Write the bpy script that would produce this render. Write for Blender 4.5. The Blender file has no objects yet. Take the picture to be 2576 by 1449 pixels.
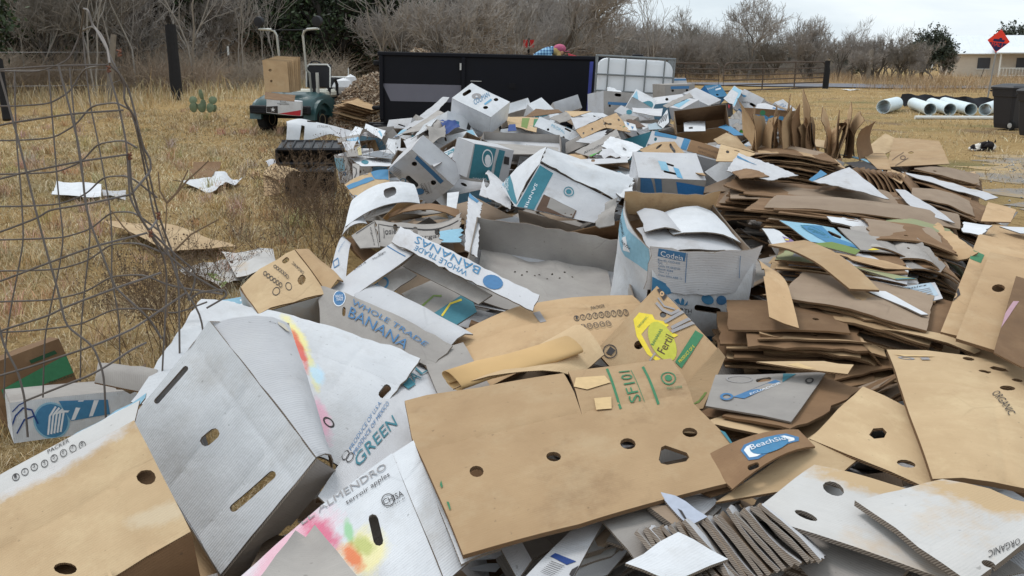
import bpy, bmesh, math, random
import numpy as np
from mathutils import Vector, Matrix
from mathutils.geometry import delaunay_2d_cdt
S = bpy.context.scene
COL = S.collection
W0, H0 = 2576.0, 1449.0            # pixel frame in which positions were read off the photograph
FPX = 2231.0                       # focal length in those pixels (about 60 degrees across)
EYE = np.array([0.0, 0.0, 1.72])
HOR = 134.0                        # row of the horizon
PITCH = math.atan((H0 / 2 - HOR) / FPX)
cam = bpy.data.cameras.new('camera')
cam.sensor_width = 36.0
cam.lens = 36.0 * FPX / W0
cam.clip_start = 0.05
cam.clip_end = 3000
camo = bpy.data.objects.new('camera', cam)
COL.objects.link(camo)
camo.location = EYE
camo.rotation_euler = (math.pi / 2 - PITCH, 0, 0)
S.camera = camo
S.render.resolution_x, S.render.resolution_y = 1024, 576
S.view_settings.view_transform = 'Standard'
S.view_settings.look = 'None'
S.view_settings.exposure = 0.42
S.view_settings.gamma = 1.0
S.render.film_transparent = False
SUN_EL, SUN_ROT = math.radians(58), math.radians(-40)   # sun veiled by cloud, high on the left
w = bpy.data.worlds.new('World')
S.world = w
w.use_nodes = True
nt = w.node_tree
nt.nodes.clear()
N = nt.nodes.new
out = N('ShaderNodeOutputWorld'); bg = N('ShaderNodeBackground')
sky = N('ShaderNodeTexSky'); sky.sky_type = 'NISHITA'; sky.sun_disc = False
sky.sun_elevation = SUN_EL; sky.sun_rotation = SUN_ROT; sky.dust_density = 3.0; sky.air_density = 1.2
tc = N('ShaderNodeTexCoord'); mp = N('ShaderNodeMapping')
mp.inputs['Scale'].default_value = (1.0, 1.0, 5.0)
n1 = N('ShaderNodeTexNoise'); n1.inputs['Scale'].default_value = 2.3; n1.inputs['Detail'].default_value = 7
n1.inputs['Roughness'].default_value = 0.55; n1.inputs['Distortion'].default_value = 0.5
ramp = N('ShaderNodeValToRGB')
ramp.color_ramp.elements[0].position = 0.34; ramp.color_ramp.elements[0].color = (5.3, 6.1, 6.7, 1)
ramp.color_ramp.elements[1].position = 0.66; ramp.color_ramp.elements[1].color = (8.2, 8.75, 9.0, 1)
mix = N('ShaderNodeMix'); mix.data_type = 'RGBA'; mix.inputs[0].default_value = 0.93
L = nt.links.new
L(tc.outputs['Generated'], mp.inputs['Vector']); L(mp.outputs['Vector'], n1.inputs['Vector'])
L(n1.outputs['Fac'], ramp.inputs['Fac'])
L(sky.outputs['Color'], mix.inputs[6]); L(ramp.outputs['Color'], mix.inputs[7])
L(mix.outputs[2], bg.inputs['Color']); bg.inputs['Strength'].default_value = 0.1
L(bg.outputs['Background'], out.inputs['Surface'])
sl = bpy.data.lights.new('sun', 'SUN'); sl.energy = 1.0; sl.angle = math.radians(20); sl.color = (1.0, 0.97, 0.93)
so = bpy.data.objects.new('sun', sl); COL.objects.link(so)
_sd = Vector((math.sin(SUN_ROT) * math.cos(SUN_EL), math.cos(SUN_ROT) * math.cos(SUN_EL), math.sin(SUN_EL)))
so.rotation_euler = _sd.to_track_quat('Z', 'Y').to_euler()
R_ = np.array([1.0, 0, 0]); U_ = np.array([0, math.sin(PITCH), math.cos(PITCH)]); F_ = np.array([0, math.cos(PITCH), -math.sin(PITCH)])
def ray(u, v):
    return F_ + R_ * ((u - W0 / 2) / FPX) + U_ * (-(v - H0 / 2) / FPX)
def P(u, v, d):
    """point seen at pixel u,v at depth d along the optical axis"""
    return EYE + ray(u, v) * d
def smooth(a, b, x):
    t = np.clip((x - a) / (b - a), 0, 1)
    return t * t * (3 - 2 * t)
def terrain(x, y):
    x = np.asarray(x, float); y = np.asarray(y, float)
    bank = 0.45 * smooth(17, 24, y) * smooth(-2.0, -7.0, x)
    und = 0.03 * np.sin(x * 0.7 + 1) * np.sin(y * 0.53) * smooth(2, 8, y)
    return bank + und
def G(u, v, h=0.0):
    """where the line of sight through u,v meets the ground"""
    r = ray(u, v); z = 0.0
    for _ in range(12):
        t = (z + h - EYE[2]) / r[2]
        q = EYE + r * t
        z = float(terrain(q[0], q[1]))
    return q
def proj(p):
    p = np.asarray(p, float) - EYE
    d = p @ F_
    return np.stack([W0 / 2 + FPX * (p @ R_) / d, H0 / 2 - FPX * (p @ U_) / d], -1)
def tag(o, label=None, cat=None, group=None, kind=None):
    if label: o['label'] = label
    if cat: o['category'] = cat
    if group: o['group'] = group
    if kind: o['kind'] = kind
    return o
def empty(name, loc, label=None, cat=None, group=None, rz=0.0):
    o = bpy.data.objects.new(name, None); COL.objects.link(o)
    o.location = Vector([float(c) for c in loc]); o.rotation_euler = (0, 0, rz); o.empty_display_size = 0.1
    return tag(o, label, cat, group)
def mesh_data(name, V, Fc, mats, mi=None, smooth_=False, uv=None, col=None):
    me = bpy.data.meshes.new(name)
    V = np.asarray(V, np.float64).reshape(-1, 3)
    if isinstance(Fc, np.ndarray):
        k = Fc.shape[1]; n = Fc.shape[0]
        me.vertices.add(len(V)); me.vertices.foreach_set('co', V.astype(np.float32).ravel())
        me.loops.add(n * k); me.loops.foreach_set('vertex_index', Fc.astype(np.int32).ravel())
        me.polygons.add(n); me.polygons.foreach_set('loop_start', np.arange(0, n * k, k, dtype=np.int32))
        me.polygons.foreach_set('loop_total', np.full(n, k, np.int32))
        me.update(calc_edges=True)
    else:
        me.from_pydata(V.tolist(), [], [list(map(int, f)) for f in Fc])
    for m in (mats if isinstance(mats, (list, tuple)) else [mats]):
        me.materials.append(m)
    if mi is not None:
        me.polygons.foreach_set('material_index', np.asarray(mi, np.int32))
    if smooth_:
        me.polygons.foreach_set('use_smooth', np.ones(len(me.polygons), bool))
    if uv is not None:
        l = me.uv_layers.new(name='UVMap')
        vi = np.zeros(len(me.loops), np.int32); me.loops.foreach_get('vertex_index', vi)
        l.data.foreach_set('uv', np.asarray(uv, np.float32)[vi].ravel())
    if col is not None:
        a = me.color_attributes.new('Col', 'FLOAT_COLOR', 'POINT')
        c = np.ones((len(V), 4), np.float32); c[:, :3] = col
        a.data.foreach_set('color', c.ravel())
    me.update()
    return me
def obj(name, me, parent=None, loc=(0, 0, 0), rot=(0, 0, 0)):
    o = bpy.data.objects.new(name, me); COL.objects.link(o)
    o.location = Vector([float(c) for c in loc]); o.rotation_euler = rot
    if parent: o.parent = parent
    return o
class MB:
    """collects simple shapes into one mesh"""
    def __init__(s): s.V = []; s.F = []; s.n = 0
    def add(s, V, F, M=None):
        V = np.asarray(V, float)
        if M is not None:
            M = np.array(M); V = V @ M[:3, :3].T + M[:3, 3]
        s.V.append(V); s.F += [[i + s.n for i in f] for f in F]; s.n += len(V); return s
    def box(s, c, d, rz=0.0, M=None, bev=0.0):
        """c centre, d full size"""
        hx, hy, hz = [q / 2 for q in d]
        if bev <= 0:
            V = np.array([[x, y, z] for z in (-hz, hz) for x, y in ((-hx, -hy), (hx, -hy), (hx, hy), (-hx, hy))])
            F = [(3, 2, 1, 0), (4, 5, 6, 7), (0, 1, 5, 4), (1, 2, 6, 5), (2, 3, 7, 6), (3, 0, 4, 7)]
        else:
            b = min(bev, hx * .9, hy * .9, hz * .9)
            ring = []
            for (x, y) in ((-1, -1), (1, -1), (1, 1), (-1, 1)):
                pts = [(x * hx, y * (hy - b)), (x * (hx - b), y * hy)]
                if x * y > 0: pts = pts  # order fixed below
                ring.append(pts)
            o = [ring[0][0], ring[0][1], ring[1][1], ring[1][0], ring[2][0], ring[2][1], ring[3][1], ring[3][0]]
            inn = [(math.copysign(hx - b, x), math.copysign(hy - b, y)) for x, y in o]
            V = [(x, y, -hz) for x, y in inn] + [(x, y, -hz + b) for x, y in o] + [(x, y, hz - b) for x, y in o] + [(x, y, hz) for x, y in inn]
            V = np.array(V); F = []
            for k in range(3):
                for i in range(8):
                    j = (i + 1) % 8
                    F.append((k * 8 + i, k * 8 + j, k * 8 + 8 + j, k * 8 + 8 + i))
            F.append(tuple(range(7, -1, -1))); F.append(tuple(range(24, 32)))
        cr, sr = math.cos(rz), math.sin(rz)
        Rz = np.array([[cr, -sr, 0], [sr, cr, 0], [0, 0, 1]])
        V = V @ Rz.T + np.asarray(c, float)
        return s.add(V, F, M)
    def tube(s, pts, r, n=6, cap=True, M=None):
        V, F = tube_np([np.asarray(pts, float)], [np.full(len(pts), r) if np.isscalar(r) else np.asarray(r, float)], n, cap)
        return s.add(V, F, M)
    def prism(s, poly, axis, a, b, M=None):
        """polygon in the plane across axis, from a to b along it"""
        n = len(poly); V = []
        for h in (a, b):
            for p, q in poly:
                V.append({'x': (h, p, q), 'y': (p, h, q), 'z': (p, q, h)}[axis])
        F = [tuple(range(n)), tuple(range(2 * n - 1, n - 1, -1))] + [(i, (i + 1) % n, n + (i + 1) % n, n + i) for i in range(n)]
        return s.add(V, F, M)
    def lathe(s, prof, c, axis=(0, 0, 1), n=16, M=None):
        a = Vector(axis).normalized(); q = a.to_track_quat('Z', 'Y').to_matrix()
        V = []; F = []
        for r, h in prof:
            for i in range(n):
                t = 2 * math.pi * i / n
                V.append(np.array(q @ Vector((r * math.cos(t), r * math.sin(t), h))) + np.asarray(c, float))
        for k in range(len(prof) - 1):
            for i in range(n):
                j = (i + 1) % n
                F.append((k * n + i, k * n + j, (k + 1) * n + j, (k + 1) * n + i))
        F.append(tuple(range(n - 1, -1, -1))); F.append(tuple((len(prof) - 1) * n + i for i in range(n)))
        return s.add(V, F, M)
    def ball(s, c, r, n=10, M=None):
        r = np.ones(3) * r
        V = []; F = []; m = n // 2
        for k in range(m + 1):
            ph = math.pi * k / m
            for i in range(n):
                t = 2 * math.pi * i / n
                V.append((c[0] + r[0] * math.sin(ph) * math.cos(t), c[1] + r[1] * math.sin(ph) * math.sin(t), c[2] - r[2] * math.cos(ph)))
        for k in range(m):
            for i in range(n):
                j = (i + 1) % n; F.append((k * n + i, k * n + j, (k + 1) * n + j, (k + 1) * n + i))
        return s.add(V, F, M)
    def build(s, name, mat, parent=None, loc=(0, 0, 0), rot=(0, 0, 0), smooth_=False):
        V = np.concatenate(s.V)
        me = mesh_data(name, V, s.F, mat, smooth_=False)
        bm = bmesh.new(); bm.from_mesh(me); bmesh.ops.recalc_face_normals(bm, faces=bm.faces); bm.to_mesh(me); bm.free()
        if smooth_: 
            me.polygons.foreach_set('use_smooth', np.ones(len(me.polygons), bool))
            me.set_sharp_from_angle(angle=math.radians(40))
        return obj(name, me, parent, loc, rot)
def tube_np(lines, radii, n=3, cap=False):
    """tubes along polylines"""
    Vs = []; Fs = []; base = 0
    ang = 2 * np.pi * np.arange(n) / n
    ca, sa = np.cos(ang), np.sin(ang)
    for p, r in zip(lines, radii):
        t = np.gradient(p, axis=0); t /= np.linalg.norm(t, axis=1, keepdims=True) + 1e-9
        ref = np.array([0.0, 0, 1]) if abs(t[:, 2]).mean() < 0.8 else np.array([0.9, 0.43, 0.1])
        a = np.cross(t, ref); a /= np.linalg.norm(a, axis=1, keepdims=True) + 1e-9
        b = np.cross(t, a)
        ring = p[:, None, :] + r[:, None, None] * (ca[None, :, None] * a[:, None, :] + sa[None, :, None] * b[:, None, :])
        m = len(p)
        Vs.append(ring.reshape(-1, 3))
        i = np.arange(m - 1)[:, None] * n; k = np.arange(n)[None, :]; k2 = (k + 1) % n
        q = np.stack([i + k, i + k2, i + n + k2, i + n + k], -1).reshape(-1, 4) + base
        Fs.append(q)
        base += m * n
    V = np.concatenate(Vs); Fq = np.concatenate(Fs)
    if not cap:
        return V, Fq
    F = [tuple(f) for f in Fq]; b = 0
    for p in lines:
        m = len(p); F.append(tuple(range(b + n - 1, b - 1, -1))); F.append(tuple(range(b + (m - 1) * n, b + m * n))); b += m * n
    return V, F
def srgb(r, g, b):
    f = lambda c: (c / 255 / 12.92) if c / 255 <= 0.04045 else ((c / 255 + 0.055) / 1.055) ** 2.4
    return (f(r), f(g), f(b), 1.0)
MATS = {}
def new_mat(name):
    m = bpy.data.materials.new(name); m.use_nodes = True
    nt = m.node_tree
    return m, nt, nt.nodes['Principled BSDF']
def plain(name, c, rough=0.7, var=0.12, scale=6.0, metal=0.0, bump=0.0, spec=0.3, coat=0.0, coords='Object'):
    """one colour with a little mottling, plus optional fine relief"""
    if name in MATS: return MATS[name]
    m, nt, bs = new_mat(name)
    N = nt.nodes.new; L = nt.links.new
    tc = N('ShaderNodeTexCoord'); nz = N('ShaderNodeTexNoise')
    nz.inputs['Scale'].default_value = scale; nz.inputs['Detail'].default_value = 6
    mx = N('ShaderNodeMix'); mx.data_type = 'RGBA'
    mx.inputs[6].default_value = tuple(x * (1 - var) for x in c[:3]) + (1,)
    mx.inputs[7].default_value = tuple(min(1, x * (1 + var)) for x in c[:3]) + (1,)
    L(tc.outputs[coords], nz.inputs['Vector']); L(nz.outputs['Fac'], mx.inputs[0]); L(mx.outputs[2], bs.inputs['Base Color'])
    bs.inputs['Roughness'].default_value = rough; bs.inputs['Metallic'].default_value = metal
    bs.inputs['Specular IOR Level'].default_value = spec; bs.inputs['Coat Weight'].default_value = coat
    if bump:
        b = N('ShaderNodeBump'); b.inputs['Strength'].default_value = bump; b.inputs['Distance'].default_value = 0.01
        L(nz.outputs['Fac'], b.inputs['Height']); L(b.outputs['Normal'], bs.inputs['Normal'])
    MATS[name] = m
    return m
def colattr(name, rough=0.8, tint=(1, 1, 1), trans=0.0):
    """colour from the mesh's own per-blade colours"""
    m, nt, bs = new_mat(name)
    N = nt.nodes.new; L = nt.links.new
    a = N('ShaderNodeVertexColor'); a.layer_name = 'Col'
    L(a.outputs['Color'], bs.inputs['Base Color']); bs.inputs['Roughness'].default_value = rough
    bs.inputs['Specular IOR Level'].default_value = 0.15
    MATS[name] = m
    return m
def card(name, c1, c2, flute=0.0035, fl_str=0.25, stain=(0.25, 0.2, 0.15, 1), stain_amt=0.3, scuff=(0.6, 0.58, 0.55, 1), scuff_amt=0.0, rough=0.85, wrinkle=0.35, var=0.2):
    """corrugated cardboard: mottled liner, flute lines along U, water stains, wrinkles. UVs are metres."""
    m, nt, bs = new_mat(name)
    N = nt.nodes.new; L = nt.links.new
    uv = N('ShaderNodeUVMap'); oi = N('ShaderNodeObjectInfo')
    off = N('ShaderNodeVectorMath'); off.operation = 'MULTIPLY_ADD'
    cmb = N('ShaderNodeCombineXYZ')
    L(oi.outputs['Random'], cmb.inputs[0]); L(oi.outputs['Random'], cmb.inputs[1])
    sc = N('ShaderNodeVectorMath'); sc.operation = 'SCALE'; sc.inputs['Scale'].default_value = 37.0
    L(cmb.outputs[0], sc.inputs[0])
    ad = N('ShaderNodeVectorMath'); ad.operation = 'ADD'
    L(uv.outputs['UV'], ad.inputs[0]); L(sc.outputs[0], ad.inputs[1])
    def noise(scale, detail=5, rough=0.6, vec=None):
        n = N('ShaderNodeTexNoise'); n.inputs['Scale'].default_value = scale; n.inputs['Detail'].default_value = detail
        n.inputs['Roughness'].default_value = rough
        L((vec or ad).outputs[0], n.inputs['Vector']); return n
    def rampf(src, lo, hi):
        r = N('ShaderNodeMapRange'); r.inputs[1].default_value = lo; r.inputs[2].default_value = hi; r.clamp = True
        L(src, r.inputs[0]); return r
    def mixc(fac, a, b, fscale=1.0):
        x = N('ShaderNodeMix'); x.data_type = 'RGBA'
        if fscale != 1.0:
            k = N('ShaderNodeMath'); k.operation = 'MULTIPLY'; k.inputs[1].default_value = fscale; L(fac, k.inputs[0]); fac = k.outputs[0]
        L(fac, x.inputs[0])
        for s, i in ((a, 6), (b, 7)):
            if isinstance(s, tuple): x.inputs[i].default_value = s
            else: L(s, x.inputs[i])
        return x.outputs[2]
    base = mixc(rampf(noise(5.0).outputs['Fac'], 0.3, 0.7).outputs[0], c1, c2)
    mp = N('ShaderNodeMapping'); mp.inputs['Scale'].default_value = (14, 260, 1); L(ad.outputs[0], mp.inputs['Vector'])
    fib = noise(1.0, 3, 0.6, mp)
    base = mixc(rampf(fib.outputs['Fac'], 0.35, 0.75).outputs[0], base, tuple(x * 0.8 for x in c1[:3]) + (1,), 0.35)
    base = mixc(rampf(noise(2.6, 8, 0.7).outputs['Fac'], 0.56, 0.78).outputs[0], base, stain, stain_amt)
    if scuff_amt: base = mixc(rampf(noise(3.7, 9, 0.75).outputs['Fac'], 0.5, 0.66).outputs[0], base, scuff, scuff_amt)
    sp = noise(55, 2, 0.5); base = mixc(rampf(sp.outputs['Fac'], 0.70, 0.76).outputs[0], base, (0.06, 0.05, 0.04, 1), 0.35)
    vo = N('ShaderNodeTexVoronoi'); vo.feature = 'DISTANCE_TO_EDGE'; vo.inputs['Scale'].default_value = 3.4
    dv = N('ShaderNodeVectorMath'); dv.operation = 'MULTIPLY_ADD'; dv.inputs[1].default_value = (.05, .05, 0); wq = noise(6, 3, .5); L(wq.outputs['Color'], dv.inputs[0]); L(ad.outputs[0], dv.inputs[2]); L(dv.outputs[0], vo.inputs['Vector'])
    cr = rampf(vo.outputs['Distance'], .016, .0); mk = rampf(noise(2.1, 2, .5).outputs['Fac'], .56, .68); cm = N('ShaderNodeMath'); cm.operation = 'MULTIPLY'; L(cr.outputs[0], cm.inputs[0]); L(mk.outputs[0], cm.inputs[1])
    base = mixc(cm.outputs[0], base, tuple(x * 0.7 for x in c2[:3]) + (1,), 0.3)
    hs = N('ShaderNodeHueSaturation'); mr = rampf(oi.outputs['Random'], 0, 1); mr.inputs[3].default_value = 1 - var; mr.inputs[4].default_value = 1 + var * 0.5
    L(mr.outputs[0], hs.inputs['Value']); L(base, hs.inputs['Color'])
    L(hs.outputs[0], bs.inputs['Base Color'])
    bs.inputs['Roughness'].default_value = rough; bs.inputs['Specular IOR Level'].default_value = 0.2
    wv = N('ShaderNodeTexWave'); wv.wave_type = 'BANDS'; wv.bands_direction = 'Y'; wv.inputs['Scale'].default_value = 0.314 / (2 * flute) ; wv.inputs['Distortion'].default_value = 0.6
    wv.inputs['Detail'].default_value = 1
    L(ad.outputs[0], wv.inputs['Vector'])
    b1 = N('ShaderNodeBump'); b1.inputs['Strength'].default_value = fl_str; b1.inputs['Distance'].default_value = 0.0012
    L(wv.outputs['Fac'], b1.inputs['Height'])
    b2 = N('ShaderNodeBump'); b2.inputs['Strength'].default_value = wrinkle; b2.inputs['Distance'].default_value = 0.012
    wn = noise(9, 6, 0.62); hs_ = N('ShaderNodeMath'); hs_.operation = 'MULTIPLY_ADD'; hs_.inputs[1].default_value = -.25; L(cm.outputs[0], hs_.inputs[0]); L(wn.outputs['Fac'], hs_.inputs[2]); L(hs_.outputs[0], b2.inputs['Height']); L(b1.outputs['Normal'], b2.inputs['Normal'])
    L(b2.outputs['Normal'], bs.inputs['Normal'])
    MATS[name] = m
    return m
def edge_mat(name, c1, c2, period=0.0062):
    """cut edge of corrugated board: dark gaps between the flutes"""
    m, nt, bs = new_mat(name)
    N = nt.nodes.new; L = nt.links.new
    uv = N('ShaderNodeUVMap')
    wv = N('ShaderNodeTexWave'); wv.wave_type = 'BANDS'; wv.bands_direction = 'DIAGONAL'; wv.inputs['Scale'].default_value = 0.628 / period
    wv.inputs['Distortion'].default_value = 1.5
    L(uv.outputs['UV'], wv.inputs['Vector'])
    r = N('ShaderNodeValToRGB'); r.color_ramp.elements[0].color = c1; r.color_ramp.elements[1].color = c2
    r.color_ramp.elements[0].position = 0.35; r.color_ramp.elements[1].position = 0.7
    L(wv.outputs['Fac'], r.inputs['Fac']); L(r.outputs['Color'], bs.inputs['Base Color'])
    bs.inputs['Roughness'].default_value = 0.95; bs.inputs['Specular IOR Level'].default_value = 0.1
    MATS[name] = m
    return m
KR = card('kraft_board', srgb(193, 162, 125), srgb(176, 145, 110), stain=srgb(130, 102, 76), stain_amt=0.8, scuff=srgb(200, 176, 142), scuff_amt=0.45)
KRL = card('pale_kraft_board', srgb(198, 171, 135), srgb(182, 154, 119), stain=srgb(148, 120, 90), stain_amt=0.5, scuff=srgb(216, 194, 156), scuff_amt=0.4)
KRD = card('dark_kraft_board', srgb(138, 108, 80), srgb(118, 91, 67), stain=srgb(92, 70, 54), stain_amt=0.5, scuff=srgb(172, 142, 108), scuff_amt=0.25)
WH = card('white_faced_board', srgb(224, 225, 228), srgb(206, 208, 212), stain=srgb(160, 150, 138), stain_amt=0.6, scuff=srgb(178, 176, 174), scuff_amt=.35, fl_str=0.4, var=0.1, wrinkle=0.5)
WG = card('weathered_white_board', srgb(206, 206, 209), srgb(188, 187, 190), stain=srgb(136, 122, 108), stain_amt=0.65, fl_str=0.4, var=0.14, scuff=srgb(206, 204, 202), scuff_amt=.3)
GY = card('weathered_grey_board', srgb(172, 166, 160), srgb(150, 144, 140), stain=srgb(116, 102, 90), stain_amt=0.55, var=0.16)
IN = card('inside_board', srgb(160, 140, 120), srgb(142, 122, 104), stain=srgb(104, 86, 70), stain_amt=0.5)
BLD = card('bleached_kraft_board', srgb(196, 194, 192), srgb(182, 178, 174), stain=srgb(190, 158, 116), stain_amt=0.9, scuff=srgb(204, 200, 196), scuff_amt=0.3, wrinkle=0.2)
ED = edge_mat('cut_flute_edge', srgb(84, 64, 48), srgb(138, 110, 82))
EDG = edge_mat('grey_flute_edge', srgb(98, 88, 80), srgb(146, 135, 124))
def ink(name, r, g, b, rough=0.75): return plain(name, srgb(r, g, b), rough, 0.16, 60.0)
BLU = ink('blue_print', 70, 126, 164); LBL = ink('light_blue_print', 136, 178, 198); DBL = ink('dark_blue_print', 70, 116, 158)
TEAL = ink('teal_print', 62, 122, 136); BLK = ink('black_print', 58, 54, 54); GRN = ink('green_print', 60, 120, 84); GRN2 = ink('bright_green_print', 84, 168, 72)
NVY = ink('navy_print', 40, 66, 124); RED = ink('red_print', 186, 52, 62); PNK = ink('pink_print', 222, 120, 140); YEL = ink('yellow_print', 224, 200, 64)
PUR = ink('purple_print', 122, 100, 140); WHT = ink('white_print', 224, 226, 230); GRY = ink('grey_print', 150, 146, 146); BRN = ink('brown_print', 92, 70, 56)
OLV = ink('olive_print', 110, 130, 66); MINT = ink('mint_print', 150, 200, 168); CYA = ink('cyan_print', 106, 162, 194); BRB = ink('bright_blue_print', 54, 120, 180)
def ground_mat():
    m, nt, bs = new_mat('dry_grass_ground'); N = nt.nodes.new; L = nt.links.new
    tc = N('ShaderNodeTexCoord')
    def nz(s, d=6, r=0.6):
        n = N('ShaderNodeTexNoise'); n.inputs['Scale'].default_value = s; n.inputs['Detail'].default_value = d; n.inputs['Roughness'].default_value = r
        L(tc.outputs['Object'], n.inputs['Vector']); return n.outputs['Fac']
    def mx(f, a, b, lo=0.3, hi=0.7):
        mr = N('ShaderNodeMapRange'); mr.inputs[1].default_value = lo; mr.inputs[2].default_value = hi; L(f, mr.inputs[0])
        x = N('ShaderNodeMix'); x.data_type = 'RGBA'; L(mr.outputs[0], x.inputs[0])
        for s, i in ((a, 6), (b, 7)):
            if isinstance(s, tuple): x.inputs[i].default_value = s
            else: L(s, x.inputs[i])
        return x.outputs[2]
    c = mx(nz(0.35), srgb(184, 156, 112), srgb(166, 138, 94))
    c = mx(nz(3.0, 8, 0.7), c, srgb(190, 162, 116), 0.45, 0.75)
    c = mx(nz(9.0, 8, 0.75), c, srgb(112, 88, 56), 0.5, 0.72)
    c = mx(nz(0.22, 4), c, srgb(126, 122, 86), 0.54, 0.7); c = mx(nz(0.6, 5), c, srgb(138, 118, 94), 0.56, 0.66)
    c = mx(nz(45.0, 5, 0.7), c, srgb(86, 66, 42), 0.52, 0.75)
    L(c, bs.inputs['Base Color']); bs.inputs['Roughness'].default_value = 1; bs.inputs['Specular IOR Level'].default_value = 0.05
    b = N('ShaderNodeBump'); b.inputs['Strength'].default_value = 0.8; b.inputs['Distance'].default_value = 0.05
    L(nz(25.0, 8, 0.8), b.inputs['Height']); L(b.outputs['Normal'], bs.inputs['Normal'])
    return m
_gx = np.concatenate([[-1500, -500, -200, -100], np.linspace(-60, 80, 141), [120, 200, 500, 1500]])
_gy = np.concatenate([[-300, -60, -20], np.linspace(-6, 120, 127), [150, 220, 500, 2500]])
_X, _Y = np.meshgrid(_gx, _gy)
_old_terrain = terrain
def terrain(x, y):
    x = np.asarray(x, float); y = np.asarray(y, float)
    return _old_terrain(x, y) - 0.9 * smooth(58, 85, y) * smooth(14, 28, x)
_V = np.stack([_X, _Y, terrain(_X, _Y)], -1).reshape(-1, 3)
_ny, _nx = _X.shape
_i = np.arange((_ny - 1) * (_nx - 1)); _r = _i // (_nx - 1); _c = _i % (_nx - 1); _a = _r * _nx + _c
_F = np.stack([_a, _a + 1, _a + _nx + 1, _a + _nx], -1)
ground = obj('ground', mesh_data('ground', _V, _F, ground_mat(), smooth_=True)); tag(ground, kind='structure')
def strip(name, line, width, mat, lift, wob=0.0, seed=1, n=120):
    rs = np.random.RandomState(seed)
    line = np.asarray(line, float); t = np.linspace(0, 1, len(line)); tt = np.linspace(0, 1, n)
    c = np.stack([np.interp(tt, t, line[:, k]) for k in (0, 1)], -1)
    k = np.ones(9) / 9
    cs = c.copy()
    for q in (0, 1): cs[4:-4, q] = np.convolve(c[:, q], k, 'valid')
    d = np.gradient(cs, axis=0); d /= np.linalg.norm(d, axis=1, keepdims=True); nn = np.stack([-d[:, 1], d[:, 0]], -1)
    rows = []
    cols = np.linspace(-1, 1, 7)
    e = [np.convolve(rs.randn(n + 8), np.ones(5) / 5, 'same')[:n] * wob for _ in range(2)]
    for cidx in cols:
        wd = width / 2 * cidx + (e[0] if cidx == -1 else (e[1] if cidx == 1 else 0))
        p = cs + nn * (wd if np.ndim(wd) else np.full(n, wd))[:, None]
        rows.append(np.column_stack([p, terrain(p[:, 0], p[:, 1]) + lift]))
    V = np.stack(rows, 1).reshape(-1, 3); m = len(cols)
    i = np.arange((n - 1) * (m - 1)); r = i // (m - 1); q = i % (m - 1); a = r * m + q
    Fq = np.stack([a, a + m, a + m + 1, a + 1], -1)
    o = obj(name, mesh_data(name, V, Fq, mat, smooth_=True)); return tag(o, kind='structure')
strip('road', [(-60, 82), (-12.5, 60), (8, 53), (19, 48.5), (45, 40), (90, 22)], 5.0, plain('asphalt', srgb(118, 118, 124), 0.9, 0.15, 3.0, bump=0.4), 0.05)
def gravel_mat():
    m, nt, bs = new_mat('gravel'); N = nt.nodes.new; L = nt.links.new
    tc = N('ShaderNodeTexCoord'); prev = None
    for sc, lo, hi, a, b in ((70, .35, .65, srgb(108, 102, 97), srgb(152, 146, 139)), (0.9, .45, .62, None, srgb(176, 150, 108)), (11, .5, .7, None, srgb(158, 128, 84))):
        n = N('ShaderNodeTexNoise'); n.inputs['Scale'].default_value = sc; n.inputs['Detail'].default_value = 7; n.inputs['Roughness'].default_value = .65
        L(tc.outputs['Object'], n.inputs['Vector'])
        r = N('ShaderNodeMapRange'); r.inputs[1].default_value = lo; r.inputs[2].default_value = hi; L(n.outputs['Fac'], r.inputs[0])
        x = N('ShaderNodeMix'); x.data_type = 'RGBA'; L(r.outputs[0], x.inputs[0]); x.inputs[7].default_value = b
        if prev is None: x.inputs[6].default_value = a
        else: L(prev, x.inputs[6])
        prev = x.outputs[2]
    L(prev, bs.inputs['Base Color']); bs.inputs['Roughness'].default_value = 1
    return m
gravel_m = gravel_mat()
DRIVE = [(9.4, 15), (8.9, 14), (8.4, 13), (7.2, 10.5), (6.2, 8), (5.4, 5), (5.0, 1)]
strip('gravel_drive', DRIVE, 2.4, gravel_m, 0.006, 0.45, 3)
rs = np.random.RandomState(11)
def scatter_stones():
    t = rs.rand(5200); dr = np.asarray(DRIVE)
    s = np.linspace(0, 1, len(dr))
    t = 0.1 + 0.85 * t
    x = np.interp(t, s, dr[:, 0]) + rs.randn(len(t)) * 0.5; y = np.interp(t, s, dr[:, 1]) + rs.randn(len(t)) * 0.2
    r = 0.007 + 0.017 * rs.rand(len(t)) ** 2
    O = np.array([[1, 0, 0], [-1, 0, 0], [0, 1, 0], [0, -1, 0], [0, 0, .7], [0, 0, -.7]])
    T = np.array([[0, 2, 4], [2, 1, 4], [1, 3, 4], [3, 0, 4], [2, 0, 5], [1, 2, 5], [3, 1, 5], [0, 3, 5]])
    V = O[None] * (r[:, None, None] * (0.7 + 0.6 * rs.rand(len(t), 6, 1)))
    a = rs.rand(len(t)) * 6.28; ca, sa = np.cos(a), np.sin(a)
    V = np.stack([V[..., 0] * ca[:, None] - V[..., 1] * sa[:, None], V[..., 0] * sa[:, None] + V[..., 1] * ca[:, None], V[..., 2]], -1)
    V += np.stack([x, y, terrain(x, y) + 0.006 + r * 0.3], -1)[:, None]
    Fc = (T[None] + (np.arange(len(t)) * 6)[:, None, None]).reshape(-1, 3)
    g = (0.22 + 0.3 * rs.rand(len(t)))[:, None] * np.array([1.0, 0.97, 0.92]); col = np.repeat(g, 6, 0)
    o = obj('gravel_stones', mesh_data('gravel_stones', V.reshape(-1, 3), Fc, colattr('stone_grey'), col=col))
    tag(o, 'loose grey gravel stones on the drive', 'gravel', kind='stuff')
scatter_stones()
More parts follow.
